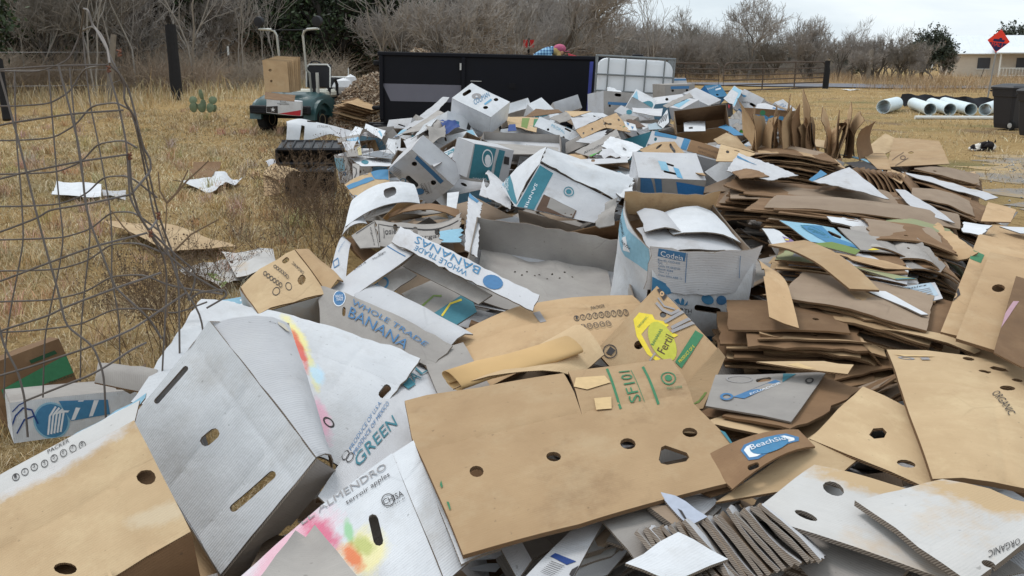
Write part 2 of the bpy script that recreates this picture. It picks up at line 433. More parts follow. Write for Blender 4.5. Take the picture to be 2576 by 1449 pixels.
STRAW = np.array([[.54, .41, .235], [.46, .335, .18], [.61, .48, .30], [.38, .27, .14], [.66, .55, .385], [.37, .315, .17], [.47, .39, .24]])
def blades(x, y, h, wd, lean, z=None, pal=STRAW, flop=0.6):
    n = len(x); az = rs.rand(n) * 6.283; fa = rs.rand(n) * 6.283
    base = np.stack([x, y, terrain(x, y) if z is None else z], -1)
    sd = np.stack([np.cos(fa), np.sin(fa), np.zeros(n)], -1) * wd[:, None] / 2
    ld = np.stack([np.cos(az), np.sin(az), np.zeros(n)], -1)
    up = np.array([0, 0, 1.0])
    mid = base + up * (h * 0.62)[:, None] + ld * (lean * h * 0.35)[:, None]
    tip = base + up * (h * (1 - flop * lean * rs.rand(n)))[:, None] + ld * (lean * h * 1.05)[:, None]
    V = np.stack([base - sd, base + sd, mid + sd * .7, mid - sd * .7, tip], 1)
    o = np.arange(n)[:, None] * 5
    T = np.concatenate([o + np.array([[0, 1, 2]]), o + np.array([[0, 2, 3]]), o + np.array([[3, 2, 4]])], 1).reshape(-1, 3)
    c = pal[rs.randint(0, len(pal), n)] * (0.75 + 0.5 * rs.rand(n))[:, None]
    return V.reshape(-1, 3), T, np.repeat(c, 5, 0)
def fbm(x, y, s=1.0):
    v = 0
    for k, (a, b, c) in enumerate(((1.0, .7, .3), (2.3, -1.7, 1.1), (4.9, 3.9, 2.2), (9.1, -8.3, .7))):
        v = v + np.sin(x * a * s + y * b * s * .6 + c) * np.cos(y * a * s * .8 - x * b * s * .5 + c * 2) / (1.4 ** k)
    return v
STR_M = colattr('dry_grass_blades')
def pile_inside(x, y):
    """rough footprint of the cardboard heap, where no grass shows"""
    ctr = np.interp(y, [1.5, 3, 5, 8, 12, 15], [1.0, 1.2, 1.1, 0.9, 1.7, 2.6])
    half = np.interp(y, [1.5, 3, 5, 8, 12, 15], [2.2, 1.9, 2.0, 2.6, 2.7, 2.4])
    return (np.abs(x - ctr) < half) & (y < 14.5)
def grass(name, n, rmin, rmax, a0, a1, h0, h1, w_at, label, keep=None, lean=(0.3, 1.3), pal=STRAW, pw=1.0):
    r = rmin + (rmax - rmin) * rs.rand(n) ** pw
    a = np.radians(a0 + (a1 - a0) * rs.rand(n))
    x = r * np.sin(a); y = r * np.cos(a)
    k = ~pile_inside(x, y)
    dr = np.asarray(DRIVE)[::-1]
    xd = np.interp(y, dr[:, 1], dr[:, 0]); k &= (np.abs(x - xd) > np.interp(y, [8, 14, 20], [.75, .45, 0]) + 0.6 * rs.rand(n) ** 2) | (y > 22)
    if keep is not None: k &= keep(x, y)
    x, y, r = x[k], y[k], r[k]
    f = fbm(x, y, 1.3)
    h = (h0 + (h1 - h0) * rs.rand(len(x)) ** 1.6) * np.clip(0.85 + 0.4 * f, 0.3, 1.9)
    wd = w_at * np.clip(r / 5, 0.7, 4) * (0.6 + 0.8 * rs.rand(len(x)))
    V, T, c = blades(x, y, h, wd, lean[0] + (lean[1] - lean[0]) * rs.rand(len(x)), pal=pal)
    shade = np.repeat(np.clip(1.0 + 0.16 * fbm(x, y, 0.5) , 0.65, 1.3), 5)
    o = obj(name, mesh_data(name, V, T, STR_M, col=np.clip(c * shade[:, None], 0.02, 0.8)))
    return tag(o, label, 'grass', kind='stuff')
grass('dry_lawn', 150000, 3.2, 24, -42, 3, 0.03, 0.11, 0.0032, 'short dry straw coloured grass beside the heap', pw=1.3, lean=(0.6, 1.9))
grass('far_dry_lawn', 60000, 13, 46, -40, 40, 0.04, 0.12, 0.003, 'short dry grass of the yard towards the gate', lean=(0.5, 1.6))
grass('tall_dry_grass', 46000, 20, 60, -40, 8, 0.18, 0.75, 0.0035, 'tall uncut tawny grass along the fence', keep=lambda x, y: (y > np.interp(x, [-40, -14, -9, -5, 0], [14, 20.5, 23, 30, 38]) + 1.2 * fbm(x, y, .4)) & (y < 62), lean=(0.2, 0.9))
grass('roadside_grass', 50000, 42, 75, 4, 38, 0.2, 0.8, 0.003, 'tall reddish brown grass beyond the gate', keep=lambda x, y: (y > np.interp(x, [0, 16.0, 18, 30, 50], [44, 52, 40.5, 38, 30]) + fbm(x, y, .3)) & ~((y > np.interp(x, [-12, 8, 19, 45], [57, 50, 45.5, 37])) & (y < np.interp(x, [-12, 8, 19, 45], [63, 56, 51.5, 43])) & (x < 19)), pal=STRAW * np.array([.86, .78, .8]), lean=(0.2, 0.9))
def tufts(n, per, label):
    a = np.radians(rs.uniform(-40, -4, n)); r = 4 + 20 * rs.rand(n); x, y = r * np.sin(a), r * np.cos(a); k = ~pile_inside(x, y); x, y = x[k], y[k]; m = len(x)
    hh = np.repeat(.10 + .2 * rs.rand(m), per); X = np.repeat(x, per) + rs.randn(m * per) * .05; Y = np.repeat(y, per) + rs.randn(m * per) * .05
    V, T_, c = blades(X, Y, hh * (.5 + .6 * rs.rand(m * per)), .0035 * np.clip(np.hypot(X, Y) / 5, .7, 3), .2 + .9 * rs.rand(m * per))
    c = c * np.repeat(np.repeat(np.stack([.9 + .35 * rs.rand(m), .85 + .3 * rs.rand(m), .8 + .5 * rs.rand(m)], -1), per, 0), 5, 0)
    tag(obj('grass_tufts', mesh_data('grass_tufts', V, T_, STR_M, col=np.clip(c, .02, .8))), label, 'grass', kind='stuff')
tufts(420, 36, 'uneven taller tufts of dead grass across the lawn')
def grow(rg, p, d, L, r, lvl, maxl, outl, spread=0.7, up=0.15, gnarl=0.22, kids=(3, 5), shrink=0.66, rmin=0.006):
    n = 5 if lvl < 2 else 4
    pts = [p]; q = p.copy(); dd = d.copy()
    for k in range(n):
        dd = dd + rg.randn(3) * gnarl + np.array([0, 0, up]); dd /= np.linalg.norm(dd)
        q = q + dd * L / n; pts.append(q)
    pts = np.array(pts); rad = np.linspace(r, max(r * 0.5, rmin * .7), n + 1)
    outl.append((lvl, pts, rad))
    if lvl >= maxl: return
    for c in range(rg.randint(kids[0], kids[1] + 1)):
        t = 0.3 + 0.7 * rg.rand(); i = min(int(t * n), n - 1); f = t * n - i
        bp = pts[i] * (1 - f) + pts[i + 1] * f
        ax = rg.randn(3); tang = pts[i + 1] - pts[i]; tang /= np.linalg.norm(tang)
        ax -= tang * (ax @ tang); ax /= np.linalg.norm(ax) + 1e-9
        ang = spread * (0.6 + 0.7 * rg.rand())
        cd = tang * math.cos(ang) + ax * math.sin(ang)
        grow(rg, bp, cd, L * shrink * (0.75 + 0.5 * rg.rand()), max(rmin, rad[i] * 0.62), lvl + 1, maxl, outl, spread, up, gnarl, kids, shrink, rmin)
BARK = plain('grey_bark', srgb(104, 98, 92), 0.95, 0.3, 9.0, bump=0.5)
TWIG = plain('grey_twigs', srgb(160, 152, 145), 0.95, 0.25, 3.0)
TWIGD = plain('brown_twigs', srgb(140, 132, 122), 0.95, 0.3, 3.0)
BARKD = plain('dark_oak_bark', srgb(58, 54, 50), 0.95, 0.3, 8.0, bump=0.5)
LEAFC = colattr('evergreen_leaves', 0.6)
def lines_mesh(name, br, n, mat):
    V, Fq = tube_np([b[1] for b in br], [b[2] for b in br], n)
    return mesh_data(name, V, Fq, mat, smooth_=True)
def make_bare(seed, H, stems, maxl=5, spread=0.62, rmin=0.012, twig=TWIG, r0=0.11, up=0.12, kids=(3, 5)):
    rg = np.random.RandomState(seed); br = []
    for s in range(stems):
        a = rg.rand() * 6.28; tilt = 0.15 + 0.35 * rg.rand() if stems > 1 else 0.08
        d = np.array([math.cos(a) * math.sin(tilt), math.sin(a) * math.sin(tilt), math.cos(tilt)])
        grow(rg, np.array([math.cos(a), math.sin(a), 0]) * (0.15 if stems > 1 else 0) + np.array([0, 0, -0.1]), d, H * 0.42, r0 * (0.7 + 0.5 * rg.rand()), 0, maxl, br, spread, up, 0.2, kids, 0.66, rmin)
    return (lines_mesh('trunk', [b for b in br if b[0] <= 1], 6, BARK), lines_mesh('crown', [b for b in br if b[0] > 1], 3, twig))
BARE = [make_bare(1, 6.0, 3), make_bare(2, 7.0, 2, kids=(3, 5)), make_bare(3, 5.2, 4, kids=(3, 4)), make_bare(5, 6.5, 3, twig=TWIGD, kids=(3, 5)), make_bare(8, 5.6, 3, spread=0.75), make_bare(9, 7.4, 1, spread=0.7)]
def place_tree(me, loc, s, rz, label, group, name='bare_tree'):
    e = empty(name, loc, label, 'tree', group, rz); e.scale = (s, s, s * 1.0)
    obj('trunk', me[0], e); obj('crown', me[1], e)
    return e
rt = np.random.RandomState(77)
for row, (dist, n, a0, a1, s0, s1) in enumerate(((37, 8, -33, -1, .8, 1.1), (50, 11, -33, 0, 1.0, 1.4), (66, 14, -33, 3, 1.1, 1.5), (90, 14, -33, 5, 1.4, 1.8))):
    for i in range(n):
        a = math.radians(a0 + (a1 - a0) * (i + 0.15 + 0.7 * rt.rand()) / n); d = dist * (0.93 + 0.14 * rt.rand())
        x, y = d * math.sin(a), d * math.cos(a)
        if row == 0 and -14 < math.degrees(a) < -9: continue
        place_tree(BARE[rt.randint(6)], (x, y, float(terrain(x, y))), s0 + (s1 - s0) * rt.rand(), rt.rand() * 6.28,
                   'leafless grey tree in the wood behind the wire fence', 'bare trees behind the fence')
for row, (dist, n, a0, a1, s0, s1) in enumerate(((62, 14, 1, 26, .54, .74), (78, 17, 1, 26, .64, .88), (100, 14, 1, 25, .8, 1.0))):
    for i in range(n):
        a = math.radians(a0 + (a1 - a0) * (i + 0.1 + 0.8 * rt.rand()) / n); d = dist * (0.95 + 0.1 * rt.rand())
        k = np.interp(math.degrees(a), [3, 8, 14, 20, 26], [1.15, 1.08, 1.0, .82, .72])
        x, y = d * math.sin(a), d * math.cos(a)
        place_tree(BARE[rt.randint(6)], (x, y, float(terrain(x, y))), k * (s0 + (s1 - s0) * rt.rand()), rt.rand() * 6.28,
                   'small leafless tree in the row beyond the road', 'bare trees beyond the road')
for (u, v, d, s, k, lab) in ((1375, 150, 46, 1.25, 1, 'tall leafless tree with forked dark limbs behind the dump trailer'),
                             (1880, 190, 58, .95, 5, 'leafless tree rising alone above the cattle gate'),
                             (2045, 190, 60, .80, 0, 'leafless tree fanning out beside the thick gate post'),
                             (2200, 195, 60, .72, 4, 'low spreading leafless tree by the leaning wooden pole'),
                             (160, 230, 30, .9, 3, 'thin leafless tree behind the bent wire cage'),
                             (690, 200, 43, 1.1, 5, 'slender pale leafless tree left of the golf cart canopy posts'),
                             (1130, 180, 40, .95, 4, 'wide leafless tree behind the left end of the trailer')):
    q = EYE + ray(u, v) * 1.0; q = q - EYE; q = EYE + q * (d / q[1]); z = float(terrain(q[0], q[1]))
    e = place_tree(BARE[k], (q[0], q[1], z), s, u * .7, lab, None)
def make_oak(seed, H, spreadr, nleaf, pal, leafs=0.09, flat=0.75):
    rg = np.random.RandomState(seed); br = []
    grow(rg, np.array([0, 0, -.1]), np.array([0.35, 0.0, 1.0]) / 1.06, H * 0.42, H * 0.045, 0, 4, br, 0.85, 0.08, 0.25, (4, 6), 0.72, 0.02)
    tips = np.concatenate([b[1][2:] for b in br if b[0] >= 3])
    c = tips[rg.randint(0, len(tips), nleaf)] + rg.randn(nleaf, 3) * np.array([.22, .22, .16]) * H / 7
    s = leafs * (0.5 + rg.rand(nleaf))
    a = rg.randn(nleaf, 3); a /= np.linalg.norm(a, axis=1, keepdims=True); b = np.cross(a, rg.randn(nleaf, 3)); b /= np.linalg.norm(b, axis=1, keepdims=True)
    V = np.stack([c - a * s[:, None], c - b * s[:, None] * .5, c + a * s[:, None], c + b * s[:, None] * .5], 1).reshape(-1, 3)
    Fq = np.arange(nleaf * 4).reshape(-1, 4)
    col = np.repeat(pal[rg.randint(0, len(pal), nleaf)] * (0.6 + 0.8 * rg.rand(nleaf))[:, None], 4, 0)
    return (lines_mesh('trunk', [q for q in br if q[0] <= 1], 7, BARKD), lines_mesh('limbs', [q for q in br if q[0] > 1], 3, BARKD), mesh_data('crown', V, Fq, LEAFC, col=col))
OAKP = np.array([[.035, .052, .026], [.05, .075, .033], [.028, .04, .024], [.06, .08, .045]])
OAK = [make_oak(4, 7.5, 5, 20000, OAKP), make_oak(6, 7.0, 5, 16000, OAKP * 1.05), make_oak(12, 4.2, 4, 9000, np.array([[.07, .085, .06], [.09, .10, .075], [.055, .07, .05]]), 0.10)]
def place_oak(me, u, d, s, rz, label, dz=0.0, cat='tree'):
    q = ray(u, 160); q = EYE + q * (d / q[1]); z = float(terrain(q[0], q[1])) + dz
    e = empty('live_oak', (q[0], q[1], z), label, cat, None, rz); e.scale = (s, s, s)
    obj('trunk', me[0], e); obj('limbs', me[1], e); obj('crown', me[2], e)
place_oak(OAK[0], 770, 39, 1.0, 0.3, 'dark green live oak with a curved black trunk behind the golf cart')
place_oak(OAK[1], 930, 43, .95, 2.0, 'dark green live oak above the weathered fence posts, right of the cart')
place_oak(OAK[1], 395, 36, .9, 4.0, 'dark evergreen oak rising behind the thick black post')
place_oak(OAK[0], 80, 33, .85, 1.2, 'evergreen oak standing behind the bent wire cage')
place_oak(OAK[1], 560, 46, 1.0, 5.2, 'dark evergreen oak deep in the wood, between black post and cart')
place_oak(OAK[1], 250, 47, .9, 2.2, 'dark evergreen oak between wire cage and black post')
place_oak(OAK[0], 1010, 60, 1.0, 3.2, 'dark evergreen oak behind the trailer')
place_oak(OAK[0], -130, 24, .85, 2.6, 'evergreen oak whose dark limb reaches over the wire cage')
PALE = plain('pale_sapling_bark', srgb(150, 143, 135), .95, .25, 5.0)
SAP = []
for sd in (41, 42, 43):
    rg = np.random.RandomState(sd); br = []
    for st_ in range(2): grow(rg, np.array([st_ * .2, 0, 0.]), np.array([rg.randn() * .15, 0, 1.]), 3.2, .035, 0, 3, br, .55, .1, .16, (3, 4), .62, .009)
    SAP.append((lines_mesh('trunk', [b for b in br if b[0] == 0], 5, PALE), lines_mesh('crown', [b for b in br if b[0] > 0], 3, PALE)))
for i, (u, d) in enumerate(((60, 29), (230, 28), (330, 30), (480, 31), (600, 33), (680, 36), (1010, 35), (1180, 37), (1290, 40), (1500, 44), (1640, 50), (130, 34), (540, 37))):
    q = ray(u, 160); q = EYE + q * (d / q[1]); place_tree(SAP[i % 3], (q[0], q[1], float(terrain(q[0], q[1]))), .9 + .1 * (i % 4), i * 1.7, 'slender pale grey sapling at the edge of the wood', 'pale saplings along the fence', 'pale_sapling')
place_oak(OAK[2], 2318, 72, 0.98, 0.5, 'rounded grey green evergreen tree beside the white roofed house')
place_oak(OAK[2], 2140, 82, .8, 2.5, 'low grey green cedar behind the leaning wooden pole')
place_oak(OAK[2], 1980, 84, .85, 3.5, 'low dark cedar behind the cattle gate')
place_oak(OAK[2], 2565, 140, 1.9, 3.0, 'evergreen tree top showing over the house roof', dz=-1.0)
def thicket(seed, n, w, dep, h, mat, name, r=0.006):
    rg = np.random.RandomState(seed); lines = []; rad = []
    p0 = np.stack([rg.uniform(-w / 2, w / 2, n), rg.uniform(-dep / 2, dep / 2, n), rg.rand(n) ** 1.5 * h * 0.45], -1)
    d = rg.randn(n, 3) * np.array([.6, .6, .35]) + np.array([0, 0, .75]); d /= np.linalg.norm(d, axis=1, keepdims=True)
    L = h * (0.25 + 0.55 * rg.rand(n)); t = np.linspace(0, 1, 4)
    droop = rg.randn(n, 3) * .22 + np.array([0, 0, -.12])
    for i in range(n):
        p = p0[i] + d[i] * L[i] * t[:, None] + droop[i] * L[i] * (t ** 2)[:, None] + rg.randn(4, 3) * 0.02 * L[i]
        lines.append(p); rad.append(np.linspace(r * (1 + rg.rand()), r * 0.5, 4))
    V, Fq = tube_np(lines, rad, 3)
    return mesh_data(name, V, Fq, mat, smooth_=True)
TH = [thicket(21, 4200, 11, 4, 2.6, plain('thicket_twigs', srgb(172, 159, 144), .95, .3, 2.0), 'thicket', .0075),
      thicket(22, 4200, 11, 4, 2.4, plain('thicket_twigs_brown', srgb(158, 140, 122), .95, .3, 2.0), 'thicket', .0075),
      thicket(23, 5200, 16, 6, 3.6, plain('thicket_twigs_grey', srgb(144, 137, 129), .95, .3, 2.0), 'thicket', .015)]
for i, (x, y, k, s, rz) in enumerate([(-19, 27, 0, .7, .5), (-13.5, 30, 1, .65, .4), (-9.5, 34, 0, .6, .3), (-16, 33, 0, .8, .4), (-23, 34, 1, 1.3, .5), (-26, 42, 0, 1.5, .2), (-14, 42, 1, 1.5, .3), (-4, 45, 1, 1.2, .1), (-1, 62, 2, 1.1, .1), (10, 66, 2, 1.0, 0), (-14, 58, 2, 1.3, 0), (-30, 58, 2, 1.4, .2), (22, 72, 2, .5, -.2), (-5, 72, 2, 1.3, 0), (12, 84, 2, 1.1, 0), (-24, 76, 2, 1.6, 0), (28, 90, 2, .6, -.2)]):
    o = obj('thicket', TH[k], None, (x, y, float(terrain(x, y)) - 0.05), (0, 0, rz)); o.scale = (s, s, s)
    tag(o, 'tangle of dry leafless brush below the trees', 'brush', 'brush below the trees', kind='stuff')
WOODP = plain('weathered_wood', srgb(122, 112, 100), .95, .35, 12.0, bump=.6)
WOODB = plain('black_tarred_wood', srgb(34, 32, 32), .9, .4, 10.0, bump=.6)
WOODG = plain('treated_post_wood', srgb(128, 132, 108), .95, .3, 10.0, bump=.5)
STEEL = plain('rusted_brown_steel', srgb(92, 80, 72), .8, .35, 9.0)
GALV = plain('galvanised_wire', srgb(138, 138, 140), .5, .2, 20.0, metal=.6)
TPOST = plain('steel_t_post', srgb(84, 74, 68), .85, .3, 9.0)
WPAINT = plain('white_paint', srgb(222, 222, 218), .6, .08, 8.0)
def wood_post(name, u0, v0, u1, v1, wpx, mat, label, cat='post', square=False, group=None):
    b = G(u1, v1); dep = (b - EYE) @ F_
    t = P(u0, v0, dep); r = wpx * dep / FPX / 2
    rg = np.random.RandomState(int(u0 * 7 + v0))
    ax = t - b; m = MB(); n = 9 if not square else 4
    ts = np.linspace(-0.04, 1, 7)
    pts = [b + ax * k + rg.randn(3) * r * .04 for k in ts]
    m.tube([p - b for p in pts], [r * (1.04 - .08 * k + .03 * rg.randn()) * (1.2 if square else 1) for k in ts], n)
    o = m.build(name, mat, None, b, smooth_=not square)
    return tag(o, label, cat, group)
wood_post('wooden_post', 428, 63, 447, 252, 28, WOODB, 'thick black tarred wooden post beside the prickly pear')
wood_post('wooden_post', -4, 150, 17, 296, 20, WOODB, 'black wooden post seen through the bent wire cage')
wood_post('wooden_post', 286, 88, 272, 258, 15, WOODP, 'grey split wooden fence post behind the wire cage')
wood_post('wooden_post', 158, 115, 165, 212, 7, WOODP, 'thin pale wooden fence post in the brush')
wood_post('wooden_post', 353, 118, 363, 182, 11, WOODP, 'mossy wooden fence post left of the thick black post')
wood_post('wooden_post', 652, 112, 661, 197, 15, WOODG, 'leaning grey green fence post left of the golf cart')
wood_post('wooden_post', 852, 137, 853, 206, 9, WOODG, 'upright round fence post behind the golf cart dashboard')
wood_post('wooden_post', 889, 138, 903, 206, 5, WOODP, 'thin crooked fence stick leaning between two round posts')
wood_post('wooden_post', 932, 138, 938, 200, 8, WOODG, 'yellowish round fence post at the trailer end')
wood_post('gate_post', 2083, 154, 2076, 223, 15, WOODB, 'thick dark wooden gate post at the end of the cattle gate')
wood_post('wooden_pole', 2193, 126, 2181, 204, 12, WOODP, 'leaning weathered wooden pole in the long grass')
def t_post(u0, v0, u1, v1, white, label):
    b = G(u1, v1); dep = (b - EYE) @ F_; t = P(u0, v0, dep)
    e = empty('fence_post', b, label, 'post', None)
    m = MB(); m.tube([(t - b) * k for k in (-.05, .5, 1)], 0.028, 4); m.build('shaft', TPOST, e)
    if white: MB().tube([(t - b) * k for k in (.8, 1.01)], 0.034, 4).build('painted_tip', WPAINT, e)
t_post(573, 118, 580, 225, True, 'steel fence post with white tip between black post and cart')
for u0, v0, u1, v1, wt, lab in ((2108, 164, 2102, 202, 0, 'short rusty fence post just past the gate post'), (2146, 158, 2141, 208, 0, 'tall rusty fence post left of the leaning pole'),
        (2223, 159, 2214, 198, 1, 'white tipped fence post right of the leaning pole'), (2260, 164, 2256, 201, 0, 'rusty fence post in front of the cedar tree'),
        (2346, 163, 2333, 206, 1, 'white tipped fence post near the white roofed house'), (2476, 172, 2463, 207, 0, 'leaning rusty fence post in front of the porch')):
    t_post(u0, v0, u1, v1, wt, lab)
def wire_run(pts, label, r=0.006):
    pts = np.array(pts); e = MB(); o = pts[0].copy()
    e.tube(pts - o, r, 3); tag(e.build('fence_wire', GALV, None, o), label, 'wire', 'fence wires')
for h, lab in ((1.3, 'top'), (0.85, 'middle'), (.45, 'bottom')):
    run = [G(0, 262) + [0, 0, h], G(272, 258) + [0, 0, h], G(363, 205) + [0, 0, h], G(580, 225) + [0, 0, h], G(661, 197) + [0, 0, h], G(853, 206) + [0, 0, h], G(938, 200) + [0, 0, h]]
    wire_run(run, f'{lab} strand of barbed wire strung along the wooden fence posts')
tag(MB().tube([G(822, 206, .0) * 0 + np.array([0, 0, 0]), G(936, 200) - G(822, 206)], .05, 6).build('yellow_rail', plain('yellow_paint', srgb(214, 186, 80), .6), None, G(822, 206) + [0, 0, 1.12]), 'yellow rail fixed across the fence posts behind the cart', 'rail')
def gate(uL, vtL, vbL, uR, vtR, vbR, rails, ups, label):
    bl = G(uL, vbL); br = G(uR, vbR); dl = (bl - EYE) @ F_; dr = (br - EYE) @ F_
    hl = (vbL - vtL) * dl / FPX; hr = (vbR - vtR) * dr / FPX; H = (hl + hr) / 2
    e = empty('cattle_gate', bl, label, 'gate')
    def at(s, k): return (br - bl) * s + np.array([0, 0, .06 + (H - .06) * k])
    c = .06
    MB().tube([at(0, 0), at(0, .8), at(.012, .94), at(.04, 1), at(.96, 1), at(.988, .94), at(1, .8), at(1, 0), at(0, 0)], .038, 6).build('frame', STEEL, e, smooth_=True)
    for k in rails: MB().tube([at(0, k), at(1, k)], .03, 5).build('rail', STEEL, e)
    for s in ups: MB().tube([at(s, 0), at(s, 1)], .034, 5).build('upright', STEEL, e)
gate(1818, 164, 233, 2072, 154, 222, (.2, .38, .56, .76), (.36, .68), 'brown tubular steel cattle gate hung on the thick wooden post')
gate(1660, 158, 226, 1806, 165, 234, (.22, .42, .62, .8), (.45,), 'brown tubular steel cattle gate meeting its twin by a chain')
def house():
    d = 105.0
    q = ray(2400, 180); q = EYE + q * (d / q[1]); z = float(terrain(q[0], q[1]))
    e = empty('house', (q[0], q[1], z), 'pale ranch house with white metal roof and porch beyond the fence', 'house', None, math.radians(-14))
    wall = plain('tan_siding', srgb(196, 184, 170), .9, .1, 3.0); roof = plain('white_metal_roof', srgb(232, 236, 240), .45, .05, 2.0, metal=.1); dk = plain('dark_window', srgb(60, 62, 68), .25, .1, 3)
    L_, W_, H_ = 18.0, 8.0, 2.7
    m = MB(); m.box((L_ / 2, W_ / 2, H_ / 2), (L_, W_, H_)); m.prism([(0, H_), (W_, H_), (W_ / 2, H_ + 1.75)], 'x', 0.01, L_ - .01); m.build('wall', wall, e)
    for s in (0, 1):
        rf = MB(); y0, y1 = (-.6, W_ / 2) if s == 0 else (W_ + .6, W_ / 2)
        zz0, zz1 = H_ - .2, H_ + 1.85
        rf.add([(-.6, y0, zz0), (L_ + .6, y0, zz0), (L_ + .6, y1, zz1), (-.6, y1, zz1), (-.6, y0, zz0 + .08), (L_ + .6, y0, zz0 + .08), (L_ + .6, y1, zz1 + .08), (-.6, y1, zz1 + .08)],
               [(0, 1, 2, 3), (4, 5, 6, 7), (0, 1, 5, 4), (1, 2, 6, 5), (2, 3, 7, 6), (3, 0, 4, 7)])
        r_ = rf.build('roof', roof, e)
        for k in range(30):
            xx = -.6 + (L_ + 1.2) * (k + .5) / 30
            MB().tube([(xx, y0, zz0 + .1), (xx, y1, zz1 + .1)], .025, 4).build('roof_rib', roof, r_) if s == 0 else None
    for x, w_, h_, zc in ((-0.02, 1.0, 1.4, 1.5),):
        MB().box((x, 5.6, 1.3), (.08, 1.9, 2.4)).build('door', plain('porch_dark', srgb(120, 110, 104), .8), e); MB().box((x, 2.2, 1.9), (.1, .8, .6)).build('window', dk, e)
    for x in (3, 7, 12, 15.5): 
        wn = MB().box((x, -.02, 1.5), (1.3, .1, 1.2)).build('window', dk, e)
        MB().box((x, -.06, .86), (1.5, .1, .08)).build('sill', WPAINT, wn)
    for x in (4.2, 7.4, 10.6, 13.8, 17): MB().box((x, -2.0, 1.35), (.14, .14, 2.7)).build('porch_post', WPAINT, e)
    pr = MB(); pr.prism([(-2.6, 2.62), (.2, 3.2), (.2, 3.28), (-2.6, 2.7)], 'x', 3.6, 17.6); pr.build('porch_roof', roof, e)
    m = MB(); m.box((10.6, -2.0, 1.0), (12.8, .06, .08)); m.box((10.6, -2.0, .2), (12.8, .06, .08)); m.build('railing', WPAINT, e)
    for k in range(40): MB().box((4.3 + 12.6 * k / 39, -2.0, .6), (.05, .04, .76)).build('baluster', WPAINT, e)
    MB().box((10.6, -1.1, -.2), (13.4, 2.2, .5)).build('porch_floor', wall, e)
house()
_TXT = {}
def text_mesh(s):
    """flat outline mesh of a string, unit cap height, lower left at 0,0; returns V (n,2), F, width"""
    if s in _TXT: return _TXT[s]
    cu = bpy.data.curves.new('t', 'FONT'); cu.body = s; cu.size = 1.0; cu.resolution_u = 2; cu.fill_mode = 'FRONT'
    o = bpy.data.objects.new('t', cu); COL.objects.link(o)
    me = o.to_mesh()
    V = np.array([v.co[:2] for v in me.vertices]); F = [tuple(p.vertices) for p in me.polygons]
    o.to_mesh_clear(); bpy.data.objects.remove(o); bpy.data.curves.remove(cu)
    V = V - V.min(0); sz = V.max(0); V = V / sz
    _TXT[s] = (V, F, sz[0] / sz[1])
    return _TXT[s]
def halt_sign():
    u, v, d = 2514, 103, 36.0
    c = EYE + ray(u, v) * (d / ray(u, v)[1]); gz = float(terrain(c[0], c[1]))
    e = empty('halt_sign', (c[0] - .14, c[1], gz), 'red diamond sign reading HALT on a steel pole', 'sign', None, math.radians(-38))
    hgt = c[2] - gz; hw = .30; hh = .44
    Mx = np.array(Matrix.Translation((.1, 0, hgt)) @ Matrix.Rotation(math.radians(6), 4, 'Y'))
    rim = MB(); rim.prism([(0, -hh), (hw + .1, 0), (0, hh), (-hw - .1, 0)], 'y', -.01, .01, Mx); pl = rim.build('plate', plain('orange_red_sign', srgb(238, 66, 48), .5, .06), e)
    lo = MB(); lo.prism([(0, -hh * .93), (.33, -.07), (-.33, -.07)], 'y', -.0125, -.0105, Mx); lo.build('lower_field', plain('sign_navy', srgb(36, 40, 84), .5), pl)
    car = MB(); car.prism([(-.2, -.03), (.2, -.03), (.22, .05), (.12, .06), (.1, .12), (.02, .12), (0, .07), (-.18, .07)], 'y', -.0125, -.0105, Mx); car.build('vehicle_emblem', MATS['sign_navy'], pl)
    V, F, a = text_mesh('HALT'); V3 = np.column_stack([(V[:, 0] - .5) * .42, np.full(len(V), -.015), -.21 + V[:, 1] * .17])
    m = MB(); m.add(V3, F, Mx); m.build('lettering', MATS['orange_red_sign'], pl)
    MB().tube([(-.02, .03, 0), (.08, .03, hgt + .1)], .03, 6).build('pole', plain('grey_pole', srgb(150, 150, 150), .6, metal=.4), e)
halt_sign()
def red_signs():
    d = 44.0; c = EYE + ray(1330, 110) * (d / ray(1330, 110)[1]); gz = float(terrain(c[0], c[1]))
    e = empty('red_sign', (c[0], c[1], gz), 'pair of red panels fixed either side of a dark stake', 'sign')
    MB().tube([(0, 0, 0), (.0, 0, c[2] - gz + .25)], .05, 6).build('stake', WOODB, e)
    for s in (-1, 1): MB().box((s * .155, -.06, c[2] - gz), (.2, .02, .36)).build('panel', plain('faded_red', srgb(190, 44, 44), .7), e)
red_signs()
